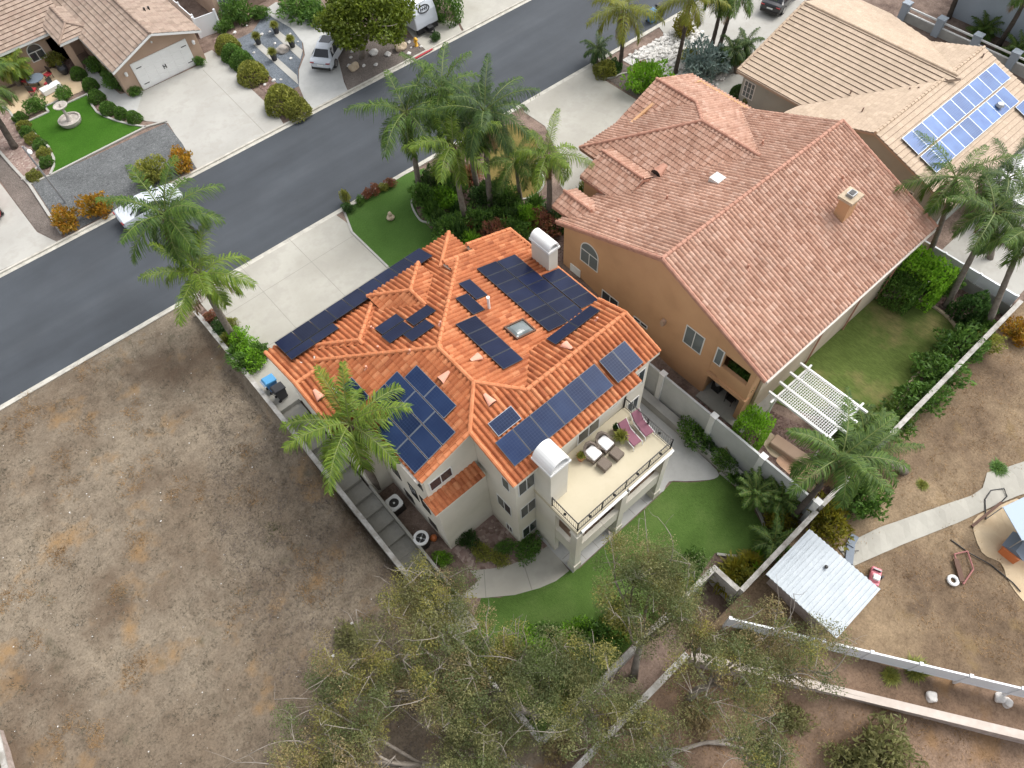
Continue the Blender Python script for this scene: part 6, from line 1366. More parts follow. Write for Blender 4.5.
# ------------------------------------------------------------------ balcony furniture
ZD = 2.96
def wicker(pos, rz, label):
    t = thing('wicker_armchair', label, 'armchair', (0, 0, 0), 'wicker armchairs on the balcony'); K = 10; mb = MB()
    for i in range(K):
        a0, a1 = math.radians(20 + 320 * i / K) , math.radians(20 + 320 * (i + 1) / K)
        h = lambda a: .4 + .4 * max(0, -math.cos(a)) ** .8
        for r0, r1 in ((.44, .36),):
            P = lambda a, r, z: (r * math.cos(a), r * .95 * math.sin(a), z)
            mb.quad(P(a0, r0, .05), P(a1, r0, .05), P(a1, r0 * 1.08, h(a1)), P(a0, r0 * 1.08, h(a0))); mb.quad(P(a0, r1, .3), P(a1, r1, .3), P(a1, r1, h(a1)), P(a0, r1, h(a0))); mb.quad(P(a0, r0 * 1.08, h(a0)), P(a1, r0 * 1.08, h(a1)), P(a1, r1, h(a1)), P(a0, r1, h(a0)))
    mb.build('shell', MATS['wicker'], t); MB().box(-.3, .45, -.36, .36, .05, .34).build('seat', MATS['wicker'], t); MB().box(-.28, .42, -.31, .31, .342, .47).build('cushion', MATS['cushion_white'], t, bevel=.04)
    t.location = pos; t.rotation_euler = (0, 0, rz)
    return t
def ottoman(pos, rz, label):
    t = thing('wicker_ottoman', label, 'footstool', (0, 0, 0), 'wicker footstools on the balcony'); MB().box(-.3, .3, -.28, .28, .06, .36).build('seat', MATS['wicker'], t, bevel=.03)
    for x in (-.26, .26):
        for y in (-.24, .24): MB().box(x - .03, x + .03, y - .03, y + .03, 0, .06).build('leg', MATS['wicker'], t)
    t.location = pos; t.rotation_euler = (0, 0, rz)
for px, po, la, lo in (((592, 452), (603, 462), 'wicker armchair with white cushion nearer the potted plant', 'wicker footstool before the armchair by the potted plant'), ((604, 442), (612, 449), 'wicker armchair with white cushion nearer the pink loungers', 'wicker footstool before the armchair by the pink loungers')):
    p = WXY(*px, 3.35); q = WXY(*po, 3.3); a = math.atan2(q[1] - p[1], q[0] - p[0]); wicker((p[0], p[1], ZD), a, la); ottoman((p[0] + .85 * math.cos(a), p[1] + .85 * math.sin(a), ZD), a, lo)
tp = WXY(600, 445, 3.4); t = thing('side_table', 'small wicker table between the two armchairs', 'side table', (tp[0] - .05, tp[1] + .1, ZD)); MB().box(tp[0] - .25, tp[0] + .15, tp[1] - .1, tp[1] + .3, ZD + .4, ZD + .45).build('table_top', MATS['wicker'], t)
for x in (-.23, .13):
    for y in (-.08, .28): MB().box(tp[0] + x - .02, tp[0] + x + .02, tp[1] + y - .02, tp[1] + y + .02, ZD, ZD + .4).build('leg', MATS['wicker'], t)
def lounger(head, foot, label):
    a = math.atan2(foot[1] - head[1], foot[0] - head[0]); t = thing('sun_lounger', label, 'sun lounger', (0, 0, 0), 'pink sun loungers on the balcony')
    MB().add([(.45, -.26, .34), (1.3, -.26, .28), (1.3, .26, .28), (.45, .26, .34), (.45, -.26, .42), (1.3, -.26, .36), (1.3, .26, .36), (.45, .26, .42)], [(3, 2, 1, 0), (4, 5, 6, 7), (0, 1, 5, 4), (1, 2, 6, 5), (2, 3, 7, 6), (3, 0, 4, 7)]).build('seat', MATS['cushion_pink'], t, bevel=.02)
    MB().add([(.0, -.26, .88), (.45, -.26, .34), (.45, .26, .34), (.0, .26, .88), (.06, -.26, .96), (.49, -.26, .42), (.49, .26, .42), (.06, .26, .96)], [(3, 2, 1, 0), (4, 5, 6, 7), (0, 1, 5, 4), (1, 2, 6, 5), (2, 3, 7, 6), (3, 0, 4, 7)]).build('backrest', MATS['cushion_pink'], t, bevel=.02)
    for s in (-1, 1):
        MB().tube([(0, s * .3, .88), (.45, s * .3, .36), (1.33, s * .3, .3), (1.38, s * .3, .02)], .02, 6).build('frame', MATS['cushion_white'], t); MB().tube([(.4, s * .3, .42), (.3, s * .3, .02)], .02, 6).build('leg', MATS['cushion_white'], t); MB().tube([(.3, s * .3, .6), (.8, s * .3, .56), (.83, s * .3, .36)], .02, 6).build('armrest', MATS['dark_metal'], t)
    t.location = (head[0], head[1], ZD); t.rotation_euler = (0, 0, a)
lounger(WXY(621, 424, 3.5), WXY(633, 441, 3.1), 'pink sun lounger nearer the wicker armchairs'); lounger(WXY(634, 414, 3.5), WXY(645, 431, 3.1), 'pink sun lounger in the balcony corner against the railing')
lt_ = WXY(627, 420, 3.3); t = thing('side_table', 'small pale table between the pink loungers', 'side table', (lt_[0], lt_[1], ZD)); MB().lathe([(.22, .42), (.22, .46)], (lt_[0], lt_[1], ZD), 12).build('table_top', MATS['deck_coat'], t); MB().tube([(lt_[0], lt_[1], ZD), (lt_[0], lt_[1], ZD + .42)], .04, 6).build('leg', MATS['dark_metal'], t)
def pot(pos, r, h, m, label, plant=None, group=None, ph=.5, name='plant_pot', pk='strap', pr=None):
    t = thing(name, label, 'plant pot', pos, group); MB().lathe([(r * .65, 0), (r * .9, h * .6), (r, h * .95), (r, h), (r * .85, h), (r * .8, h * .9)], pos, 14).build('pot', m, t, smooth=False)
    if plant:
        o = link('foliage', bush_mesh(pk, plant), t); o.location = (0, 0, h * .85); k = pr or r * 1.3; o.scale = (k, k, ph)
    return t
p = WXY(581, 457, 3.2); pot((p[0], p[1], ZD), .24, .42, MATS['terracotta'], 'round pot with a small plant by the balcony chimney', MATS['leaf_olive'], ph=.35)
p = WXY(619, 436, 3.2); pot((p[0], p[1] - .1, ZD), .2, .35, MATS['pot_black'], 'dark pot with a wispy green plant beside the pink lounger', MATS['leaf_olive'], ph=.7, pr=.5)
p = WXY(616, 428, 3.2); pot((p[0], p[1], ZD), .18, .35, MATS['brown_wood'], 'brown pot with trailing plant against the balcony wall', MATS['leaf_dark'], ph=.5)
# loggia plants of the ochre house
for y, lab in ((9.2, 'left of three leafy pots in the ochre loggia'), (8.7, 'middle of three leafy pots in the ochre loggia'), (8.2, 'right of three leafy pots in the ochre loggia')): pot((22.6, y, .85), .2, .5, MATS['terracotta'], lab, MATS['leaf_mid'], 'pots in the loggia', ph=.8, pk='loose0', pr=.45)
# ------------------------------------------------------------------ lawn fountain, patio set and pots across the street
fb = W(72, 123, .1); fo = thing('fountain', 'two tier stone fountain standing on the bright green lawn', 'fountain', fb)
MB().lathe([(.72, 0), (.84, .22), (.88, .42), (.76, .42), (.72, .3), (.0, .28)], fb, 24).build('basin', MATS['rock'], fo); MB().lathe([(.25, .28), (.14, .6), (.1, 1.2), (.16, 1.4)], fb, 12).build('column', MATS['rock'], fo)
MB().lathe([(.15, 1.4), (.5, 1.55), (.55, 1.65), (.48, 1.66), (.1, 1.52), (.06, 1.8)], fb, 20).build('bowl', MATS['rock'], fo)
for px, lab in (((66, 74), 'large dark urn at the patio edge near the porch'), ((10, 102), 'large dark urn at the left end of the tan patio')):
    p = W(*px, .1); t = thing('garden_urn', lab, 'urn', p, 'dark urns on the tan patio'); MB().lathe([(.2, 0), (.38, .35), (.42, .6), (.28, .85), (.34, .95), (.26, .95), (.2, .8)], p, 16).build('body', MATS['pot_black'], t); o = link('foliage', bush_mesh('strap', MATS['leaf_olive']), t); o.location = (0, 0, .8); o.scale = (.35, .35, .6)
p = W(40, 86, .1); t = thing('patio_table', 'dark patio table with red cushioned chairs by the left window', 'table', p); MB().lathe([(.7, .7), (.7, .75)], p, 16).build('table_top', MATS['slate'], t); MB().tube([p, (p[0], p[1], .8)], .06, 8).build('leg', MATS['dark_metal'], t)
for k, (a, lab) in enumerate(((.3, 'red cushioned patio chair right of the dark table'), (2.2, 'red cushioned patio chair behind the dark table'), (4.0, 'red cushioned patio chair left of the dark table'), (5.3, 'red cushioned patio chair in front of the dark table'))):
    x, y = p[0] + 1.1 * math.cos(a), p[1] + 1.1 * math.sin(a); c = thing('patio_chair', lab, 'chair', (x, y, .1), 'chairs round the dark patio table', a); 
    for nm, bx_, m in (('seat', (-.25, .25, -.25, .25, .38, .48), 'red_paint'), ('backrest', (.22, .28, -.25, .25, .48, .95), 'dark_metal')): MB().box(*bx_).build(nm, MATS[m], None).parent = c
    for sx in (-.22, .22):
        for sy in (-.22, .22): MB().box(sx - .02, sx + .02, sy - .02, sy + .02, 0, .38).build('leg', MATS['dark_metal'], None).parent = c
p = W(53, 91, .1); tag(MB().obox((p[0], p[1], .15), (1.6, .7, .45), .1).build('patio_bench', MATS['cushion_white'], loc=(p[0], p[1], .15), bevel=.04), 'white cushioned patio bench beside the dark table', 'bench')
for px, lab in (((277, 33), 'black planter with spiky plant on the far white band by the house'), ((293, 47), 'black planter with spiky plant on the far white band by the driveway'), ((259, 44), 'black planter with spiky plant on the near white band by the shrubs'), ((275, 60), 'black planter with spiky plant on the near white band middle')):
    pot(W(*px, .13), .3, .75, MATS['pot_black'], lab, MATS['leaf_olive'], 'black planters in the slate garden', ph=.8, pk='grass', pr=.7)
# white gate beside the brown house garage
t = thing('side_gate', 'white vinyl side gate beside the brown house garage', 'gate', W(213, 40, .1)); a, b = W(201, 38, .1), W(222, 30, .1)
MB().beam((a[0], a[1], .95), (b[0], b[1], .95), .08, 1.7).build('panel', MATS['white_vinyl'], t)
for q in (a, b): MB().obox((q[0], q[1], .1), (.16, .16, 1.9)).build('post', MATS['white_vinyl'], t)
a2 = W(196, -4, .1); t = thing('fence', 'white vinyl fence running back from the side gate', 'fence', a); MB().beam((a[0] + .15, a[1] + .15, .95), (a[0] + .2, a[1] + 14, .95), .08, 1.7).build('panel', MATS['white_vinyl'], t)
for k in range(6): MB().obox((a[0] + .17, a[1] + .4 + k * 2.6, .1), (.15, .15, 1.9)).build('post', MATS['white_vinyl'], t)
# ------------------------------------------------------------------ rocks
def rock(pos, r, label, m='rock', seed=0, group=None, flatk=.6): return tag(MB().blob((pos[0], pos[1], pos[2] + r * flatk * .5), (r, r * .8, r * flatk), seed, 3, .22).build('boulder', MATS[m], loc=pos), label, 'rock', group)
for i, (px, r, m, lab) in enumerate((((283, 51), .6, 'rock', 'big grey boulder between the white bands of the slate garden'), ((401, 49), .6, 'rock_tan', 'round tan boulder with a dark hollow by the hydrant'), ((354, 69), .5, 'rock_tan', 'flat tan boulder near the palm fronds and driveway'), ((374, 54), .42, 'rock_white', 'white boulder under the street tree'), ((388, 55), .28, 'rock_white', 'small white rock right of the street tree trunk'), ((200, 300), .4, 'rock', 'grey rock in the bare lot by the front wall'))):
    rock(GW(*px), r, lab, m, i + 3)
rs = random.Random(5)
for lab, grp, pts in (('small white rock in the gravel round the street tree', 'white rocks round the street tree', [(351, 58), (349, 66), (364, 66), (376, 65), (389, 56), (409, 43), (411, 48), (421, 47), (409, 54), (352, 52)]),
                      ('small white stone in the slate garden', 'white stones in the slate garden', [(262, 35), (270, 32), (275, 44), (254, 53), (291, 59), (290, 35), (298, 42), (281, 80), (265, 85), (274, 81), (235, 33), (247, 26)])):
    for i, px in enumerate(pts): rock(W(*px, .12), rs.uniform(.1, .19), lab, 'rock_white', i, grp)
mbr = MB(); rs = random.Random(9); poly = PXS([(628, 55), (665, 35), (690, 22), (715, 45), (738, 66), (715, 88), (690, 90), (662, 80), (645, 66)], .13)
def inside(p, poly):
    c = False; n = len(poly)
    for i in range(n):
        (x1, y1), (x2, y2) = poly[i][:2], poly[(i + 1) % n][:2]
        if (y1 > p[1]) != (y2 > p[1]) and p[0] < (x2 - x1) * (p[1] - y1) / (y2 - y1) + x1: c = not c
    return c
def scatter(poly, n, rs):
    xs_ = [p[0] for p in poly]; ys_ = [p[1] for p in poly]; out = []
    while len(out) < n:
        p = (rs.uniform(min(xs_), max(xs_)), rs.uniform(min(ys_), max(ys_)))
        if inside(p, poly): out.append(p)
    return out
me = bmesh.new()
mbr = MB()
for k, (x, y) in enumerate(scatter(poly, 520, rs)): mbr.blob((x, y, .18), (rs.uniform(.1, .3), rs.uniform(.1, .24), rs.uniform(.08, .18)), k % 17, 1, .2)
o = mbr.build('white_rocks', MATS['rock_white']); o['kind'] = 'stuff'; o['label'] = 'bed of loose white rocks beside the street palms'
# ------------------------------------------------------------------ odds and ends on the right hand slope
p = W(806, 494, -1.4); t = thing('planter_box', 'wooden planter box with soil beside the leaning palm trunk', 'planter', (p[0], p[1], -1.5)); x, y = p[0], p[1]
for bx_ in ((-.75, .75, -.5, -.42), (-.75, .75, .42, .5), (-.75, -.67, -.42, .42), (.67, .75, -.42, .42), (-.04, .04, -.42, .42)): MB().box(x + bx_[0], x + bx_[1], y + bx_[2], y + bx_[3], -1.5, -.9).build('board', MATS['brown_wood'], t)
MB().box(x - .66, x + .66, y - .41, y + .41, -1.5, -1.05).build('soil', MATS['mulch'], t)
p = GW(1010, 552); t = thing('dog_house', 'small kennel with slate blue roof and orange front', 'kennel', p); x, y, z = p
MB().box(x - .5, x + .5, y - .45, y + .45, z - .1, z + .6).build('body', MATS['orange_plastic'], t); MB().add([(x - .4, y - .6, z + .62), (x + .75, y - .6, z + .62), (x + .75, y + .6, z + .62), (x - .4, y + .6, z + .62), (x - .4, y, z + .95), (x + .75, y, z + .95)], [(0, 1, 5, 4), (2, 3, 4, 5), (1, 2, 5), (3, 0, 4), (3, 2, 1, 0)]).build('roof', MATS['slate'], t)
p = GW(1040, 520); t = thing('canopy', 'corner of a blue grey tarpaulin canopy at the right edge', 'canopy', p); x, y, z = p; c4 = [W(1003, 507, z + 2), W(1060, 480, z + 2), W(1090, 550, z + 2), W(1022, 540, z + 2)]
MB().slab([(q[0], q[1], z + 2) for q in c4], .04).build('sheet', flat('tarp', (.3, .37, .46), .6), t)
for q in c4: MB().tube([(q[0], q[1], z - .3), (q[0], q[1], z + 1.96)], .03, 6).build('pole', MATS['grey_metal'], t)
a, b = GW(971, 527), GW(999, 504); tag(MB().beam((a[0], a[1], a[2] + .1), (b[0], b[1], b[2] + .25), .14, .1).build('timber', MATS['brown_wood'], loc=a), 'rusty brown timber lying across the pale path edge', 'timber')
p = GW(873, 578); t = thing('toy_car', 'pink ride-on toy car beside the tin shed', 'toy car', p); x, y, z = p; MB().obox((x, y, z + .1), (1.0, .52, .28), .4).obox((x - .1, y - .04, z + .382), (.5, .46, .1), .4).build('body', MATS['pink_plastic'], t, bevel=.05); MB().obox((x - .14, y - .06, z + .49), (.3, .34, .16), .4).build('seat', MATS['cushion_white'], t, bevel=.03); MB().obox((x + .28, y + .12, z + .385), (.06, .4, .16), .4).build('windscreen', MATS['glass_car'], t)
for sx in (-.3, .3):
    for sy in (-.28, .28): MB().tube([(x + sx, y + sy - .05, z + .12), (x + sx, y + sy + .05, z + .12)], .13, 10).build('wheel', MATS['black'], t)
p = GW(952, 581); tag(MB().tube([(p[0] + .23 * math.cos(k * PI / 6), p[1] + .23 * math.sin(k * PI / 6), p[2] + .12) for k in range(13)], .09, 8).build('tyre', MATS['cushion_white'], loc=p), 'white painted tyre lying on the bare slope', 'tyre')
fr = [GW(*q) for q in ((953, 555), (966, 552), (972, 570), (962, 585))]; t = thing('swing_frame', 'broken rusty pink metal play frame lying on the bare slope', 'play frame', fr[0])
for a, b in zip(fr, fr[1:] + fr[:1]): MB().tube([(a[0], a[1], a[2] + .15), (b[0], b[1], b[2] + .15)], .04, 6).build('pipe', flat('rusty_pink', (.3, .12, .11), .7), t)
a, b = GW(954, 560), GW(960, 583)
MB().beam((a[0], a[1], a[2] + .2), (b[0], b[1], b[2] + .25), .25, .08).build('board', MATS['brown_wood'], t)
hp = [GW(*q) for q in ((985, 520), (984, 500), (990, 491), (1003, 489), (1006, 497), (998, 505))]; tag(MB().tube([(q[0], q[1], q[2] + .1) for q in hp], .035, 6).build('garden_hose', MATS['black'], loc=hp[0]), 'black hose looped on the pale path', 'hose')
hp = [GW(*q) for q in ((950, 540), (968, 553), (990, 565), (1012, 583), (1020, 592))]; tag(MB().tube([(q[0], q[1], q[2] + .07) for q in hp], .035, 6).build('garden_hose', MATS['dark_metal'], loc=hp[0]), 'dark hose stretched down the bare slope past the play frame', 'hose')
a = GW(849, 555); t = thing('garden_chair', 'folded dark garden chair lying on the pale path by the shed', 'chair', a); x, y, z = a
MB().obox((x, y, z + .12), (1.1, .4, .06), .5).build('seat', MATS['slate'], t); MB().obox((x + .7, y + .35, z + .18), (.7, .4, .06), .2).build('backrest', MATS['slate'], t); MB().beam((x - .4, y - .5, z + .08), (x + .2, y + .4, z + .1), .05, .05).beam((x - .2, y + .4, z + .1), (x + .5, y - .2, z + .14), .05, .05).build('leg', MATS['dark_metal'], t)
a = GW(921, 284); 
ld = thing('step_ladder', 'aluminium step ladder standing by the hedge and patchy lawn', 'ladder', (a[0], a[1], -1.5)); x, y = a[0], a[1]
for s in (-.22, .22): MB().beam((x + s, y - .45, -1.5), (x + s * .7, y, .2), .05, .07).build('rail', MATS['chrome'], ld); MB().beam((x + s, y + .5, -1.5), (x + s * .7, y + .05, .2), .04, .05).build('rear_leg', MATS['chrome'], ld)
for k in range(5): f = (k + .7) / 5.6; MB().box(x - .2, x + .2, y - .45 * (1 - f) - .05, y - .45 * (1 - f) + .05, -1.5 + 1.7 * f - .015, -1.5 + 1.7 * f + .015).build('step', MATS['chrome'], ld)
for px, lab in (((931, 697), 'white bucket lying between the fence and pink wall'), ((999, 698), 'white rubble piece near the right end of the pink wall'), ((1007, 703), 'second white rubble piece by the pink wall, nearer the edge')):
    p = GW(*px); rock(p, .3, lab, 'rock_white', px[0], None)
p = GW(427, 540)
tag(MB().blob((p[0] + .3, p[1] - .3, -2.7), (.22, .2, .28), 3, 2, .1).build('pumpkin_pot', MATS['orange_plastic'], loc=(p[0] + .3, p[1] - .3, -2.9), smooth=True), 'round orange pot at the rear corner of the cream house', 'pot')
# ornaments on the front turf
p = W(391, 219, .12); t = thing('garden_ornament', 'small tan stone ornament alone on the front turf', 'ornament', p); MB().blob((p[0], p[1], .3), (.28, .28, .2), 1, 2, .1).build('base', MATS['rock_tan'], t); MB().blob((p[0], p[1], .6), (.16, .16, .2), 2, 2, .1).build('head', MATS['rock_tan'], t)
# ------------------------------------------------------------------ palms
def palm_px(base, zb, top, label, kind='queen0', mat='palm_green', h=None, group=None, r=.17, scale=1., rot=None, **kw):
    b = W(*base, zb) if not isinstance(base[0], float) else (*base, zb)
    z = zb + h if h else HT(base, zb, top); t = W(*top, z); t = (t[0], t[1], t[2] - (.6 * scale if kind.startswith('queen') else .1))
    # lean no more than the picture needs
    return palm(b, t, label, kind, MATS[mat], group, r, R_.uniform(0, 6.28) if rot is None else rot, scale, **kw)
palm_px((236, 340), .1, (196, 268), 'tall palm leaning over the front wall, lower crown of the kerbside pair', 'queen1', 'palm_lime', h=6.4, scale=.98)
palm_px((224, 322), .1, (161, 208), 'tall palm by the front wall, its crown hiding the white kerbside car', 'queen2', 'palm_green', h=9.0, scale=1.0)
q_ = W(350, 424, 6.9); palm((q_[0] + .1, q_[1] + 1.3, -3.0), q_, 'palm growing between the stepped walk and the cream house', 'queen1', MATS['palm_lime'], None, .17, .6, 1.0)
G_ = 'palms in the front bed beside the red roof'
palm_px((420, 193), .12, (404, 104), 'left hand palm of the front bed, overhanging the road', 'queen3', 'palm_green', h=7.5, group=G_)
palm_px((466, 224), .12, (452, 138), 'bright green palm with a shaggy trunk in front of the front bed', 'queen1', 'palm_lime', h=7.2, group=G_, scale=.95)
palm_px((491, 209), .12, (484, 104), 'tallest dark palm in the middle of the front bed', 'queen2', 'palm_deep', h=8.6, group=G_)
palm_px((455, 178), .12, (440, 84), 'palm at the back of the front bed, nearest the road', 'queen2', 'palm_green', h=7.8, group=G_, scale=.95)
palm_px((478, 190), .12, (470, 118), 'dull green palm between the dark and bright palms in the front bed', 'queen0', 'palm_deep', h=6.0, group=G_, scale=.85)
palm_px((521, 201), .12, (515, 156), 'slim palm standing before the dry golden lawn', 'queen3', 'palm_green', h=4.4, group=G_, scale=.72, r=.12)
palm_px((548, 219), .12, (547, 150), 'right hand palm of the front bed, before the curved path', 'queen1', 'palm_lime', h=5.8, group=G_, scale=.85)
palm_px((620, 68), .12, (625, 2), 'yellowing kerbside palm left of the white rock bed', 'queen3', 'palm_yellow', h=5.4, scale=.9, trunk=MATS['palm_trunk_dark'], r=.14)
palm_px((675, 74), .12, (692, -8), 'thin dark trunked palm in the middle of the white rock bed', 'queen1', 'palm_yellow', h=6.8, scale=.85, trunk=MATS['palm_trunk_dark'], r=.14)
palm_px((712, 45), .12, (727, -22), 'left trunk of the twin palms by the beige driveway', 'queen0', 'palm_green', h=6.0, scale=.85, trunk=MATS['palm_trunk_dark'], r=.14)
palm_px((719, 48), .12, (737, -14), 'right trunk of the twin palms by the beige driveway', 'queen1', 'palm_green', h=6.0, scale=.85, trunk=MATS['palm_trunk_dark'], r=.14)
palm_px((737, 73), .12, (734, 50), 'small date palm beside the beige roof corner, left of the pair', 'small', 'palm_deep', h=1.8, scale=1., r=.16)
palm_px((745, 63), .12, (746, 44), 'small date palm beside the beige roof corner, right of the pair', 'small', 'palm_deep', h=1.5, scale=.95, r=.16)
G2 = 'tall palms along the right hand fence'
palm_px((928, 257), -.6, (960, 170), 'palm at the roof corner whose fronds hang over the pale collectors', 'queen4', 'palm_green', h=7.2, group=G2, r=.14, scale=.85)
palm_px((946, 306), -1.5, (1000, 205), 'palm rooted beside the step ladder, crown before the patio cover', 'queen3', 'palm_green', h=8.0, group=G2, r=.16, scale=.85)
palm_px((985, 332), -1.5, (1032, 225), 'palm by the dark round bushes at the fence corner', 'queen4', 'palm_green', h=7.8, group=G2, r=.16, scale=.85)
palm_px((990, 260), -.5, (1012, 172), 'palm behind the white fence at the right edge', 'queen1', 'palm_deep', h=6.5, group=G2, r=.15, scale=.8)
palm_px((795, 514), -1.5, (846, 452), 'broad palm shading the pergola, its trunk leaning over the pale fence', 'queen1', 'palm_green', h=6.0, r=.14, scale=.95, trunk=MATS['palm_trunk_dark'])
palm_px((905, 470), -1.9, (868, 452), 'lower palm drooping over the block wall right of the pergola', 'queen0', 'palm_green', h=2.6, r=.18, scale=.8)
palm_px((948, 19), .0, (985, -60), 'left dark palm trunk before the blue grey house', 'queen0', 'palm_green', h=7, r=.16, trunk=MATS['palm_trunk_dark'])
palm_px((998, 46), .0, (1040, -30), 'right dark palm trunk before the blue grey house', 'queen1', 'palm_green', h=7, r=.16, trunk=MATS['palm_trunk_dark'])
palm_px((15, 148), .1, (-30, 78), 'dark trunked palm at the left edge on pink gravel', 'queen0', 'palm_green', h=5.5, r=.2, trunk=MATS['palm_trunk_dark'])
palm_px((20, 85), .1, (8, 66), 'small golden palm by the left window of the brown house', 'small', 'palm_yellow', h=1.8, scale=1.2)
palm_px((24, 78), .1, (14, 66), 'small lime palm under the eave of the brown house', 'small', 'palm_lime', h=1.8, scale=1.1)
def low_palm(px, zb, label, kind='sago', mat='palm_green', h=.5, sc=1.2, group=None):
    b = W(*px, zb); return palm(b, (b[0], b[1], b[2] + h), label, kind, MATS[mat], group, .14, R_.uniform(0, 6), sc, False, 'low_palm', 'low palm')
low_palm((752, 497), -2.3, 'spiky low palm at the turf edge, left of two', 'sago', 'palm_green', .7, 1.25, 'low palms by the back turf'); low_palm((777, 503), -2.3, 'spiky low palm against the pale fence, right of two', 'sago', 'palm_green', .7, 1.3, 'low palms by the back turf')
low_palm((770, 546), -2.7, 'drooping low palm by the turf corner and tin shed', 'small', 'palm_green', .7, .95)
low_palm((938, 44), .0, 'cycad before the blue grey house, left of two', 'sago', 'palm_green', .5, 1.2, 'cycads at the top right') if False else None
low_palm((980, 37), .0, 'cycad between the two dark palm trunks', 'sago', 'palm_green', .5, 1.4, 'cycads at the top right'); low_palm((1014, 60), .0, 'cycad right of the two dark palm trunks', 'sago', 'palm_green', .5, 1.6, 'cycads at the top right')
low_palm((597, 62), .12, 'small kerbside cycad at the driveway corner by the palm', 'small', 'palm_deep', 1.0, .95)
low_palm((838, 424), -1.5, 'feathery low palm against the pergola edge', 'small', 'palm_green', .9, 1.2); low_palm((858, 440), -1.5, 'feathery low palm between pergola and block wall', 'small', 'palm_green', .8, 1.2)
# ------------------------------------------------------------------ shrubs
def S(px, z, rx, h, label, kind='dense0', mat='leaf_mid', ry=None, group=None, **kw):
    return bush(GW(*px) if z is None else W(*px, z), rx, ry or rx, h, label, kind, MATS[mat], group, **kw)
# across the street
g = 'clipped olive shrubs along the white driveway'
for px, rx, h, m, lab in (((229, 50), 1.15, 1.3, 'leaf_olive', 'golden clipped shrub at the house end of the driveway row'), ((234, 58), 1.05, 1.2, 'leaf_mid', 'dark green clipped shrub, second in the driveway row'), ((243, 65), 1.1, 1.2, 'leaf_mid', 'low green clipped shrub, third in the driveway row'), ((254, 79), 1.35, 1.5, 'leaf_olive', 'large round olive shrub, fourth in the driveway row'),
                          ((284, 107), 1.55, 1.8, 'leaf_olive', 'broad golden shrub near the kerb of the driveway row'), ((299, 114), 1.15, 1.4, 'leaf_olive', 'smaller olive shrub at the kerb end of the row')): S(px, .12, rx, h, lab, 'clip', m, group=g)
g = 'orange bushes along the far kerb'
for px, rx, h, m, lab in (((70, 226), .95, 1.4, 'leaf_orange', 'orange bush nearest the lamp post at the far kerb'), ((100, 213), 1.0, 1.5, 'leaf_orange', 'orange bush left of the half hidden white car'), ((157, 180), 1.15, 1.8, 'leaf_olive', 'yellow green bush behind the half hidden white car'), ((185, 168), .9, 1.5, 'leaf_orange', 'orange bush at the corner of the white driveway')): S(px, .12, rx, h, lab, 'loose0', m, group=g)
g = 'clumps along the bed left of the bright lawn'
for i, px in enumerate([(21, 120), (25, 128), (29, 134), (34, 141), (41, 147), (46, 155), (48, 164), (36, 178)]): S(px, .12, .55, .65, 'low clump in the bed left of the lawn, %s from the patio' % ORD[i], 'dense1', ('leaf_mid', 'leaf_olive')[i % 2], group=g)
g = 'green mounds along the curved path'
for i, (px, r) in enumerate((((80, 77), .7), ((92, 88), .72), ((98, 100), .75), ((110, 112), .75), ((123, 117), .6), ((136, 121), .65))): S(px, .12, r, .9, 'green mound shrub beside the curved path, %s from the porch' % ORD[i], 'clip', 'leaf_mid', group=g)
for px, r, h, lab in (((100, 71), .8, 1.2, 'dark shrub at the garage wall near the porch'), ((112, 80), .7, 1.1, 'dark shrub at the garage wall, middle of three'), ((120, 87), .9, 1.2, 'dark shrub at the garage wall by the driveway'), ((137, 95), .5, .7, 'small green shrub at the left jamb of the garage'), ((201, 65), .45, .7, 'small dark shrub at the right jamb of the garage'),
                   ((66, 98), .7, .9, 'spiky grey shrub between the patio and lawn'), ((38, 110), .8, 1.0, 'loose shrub at the patio corner above the lawn'), ((57, 65), .7, 1.1, 'yellow leaved shrub by the porch post'), ((240, 20), 1.3, 1.7, 'dark green bush below the gridded window'), ((226, 30), .8, .9, 'brown green bush beside the side gate'), ((262, 18), .8, 1.0, 'dark bush by the slate garden and the house')):
    S(px, .12, r, h, lab, 'loose0', 'leaf_olive' if 'yellow' in lab else 'leaf_mid')
for px, r, h, lab in (((300, 14), 1.8, 1.6, 'dark rambling bush left of the street tree'), ((318, 20), 1.3, 1.2, 'dark bush at the white car bonnet')): S(px, .12, r, h, lab, 'loose1', 'leaf_mid')
t = S((446, 18), .12, 1.0, 2.9, 'tall clipped hedge column right of the caravan', 'box', 'leaf_mid', 1.7, rz=0)
S((441, 20), .12, .4, .5, 'small dark plant at the foot of the hedge column', 'loose0', 'leaf_dark') ; S((436, 40), .12, .45, .6, 'small dark shrub on the caravan driveway', 'loose0', 'leaf_dark')
# near kerb, by the front turf
g = 'small plants along the front turf kerb'
for i, (px, r, h, k, m) in enumerate((((349, 211), .6, .8, 'loose0', 'leaf_dark'), ((347, 202), .45, 1.3, 'loose1', 'leaf_olive'), ((361, 203), .5, .7, 'loose0', 'leaf_mid'), ((368, 197), .5, .8, 'loose0', 'leaf_red'), ((376, 193), .55, .9, 'loose0', 'leaf_red'), ((384, 190), .5, .7, 'loose0', 'leaf_olive'), ((391, 186), .55, .8, 'loose0', 'leaf_red'))):
    S(px, .12, r * .72, h * .8, 'small kerbside plant by the front turf, %s from the driveway' % ORD[i], k, m, group=g)
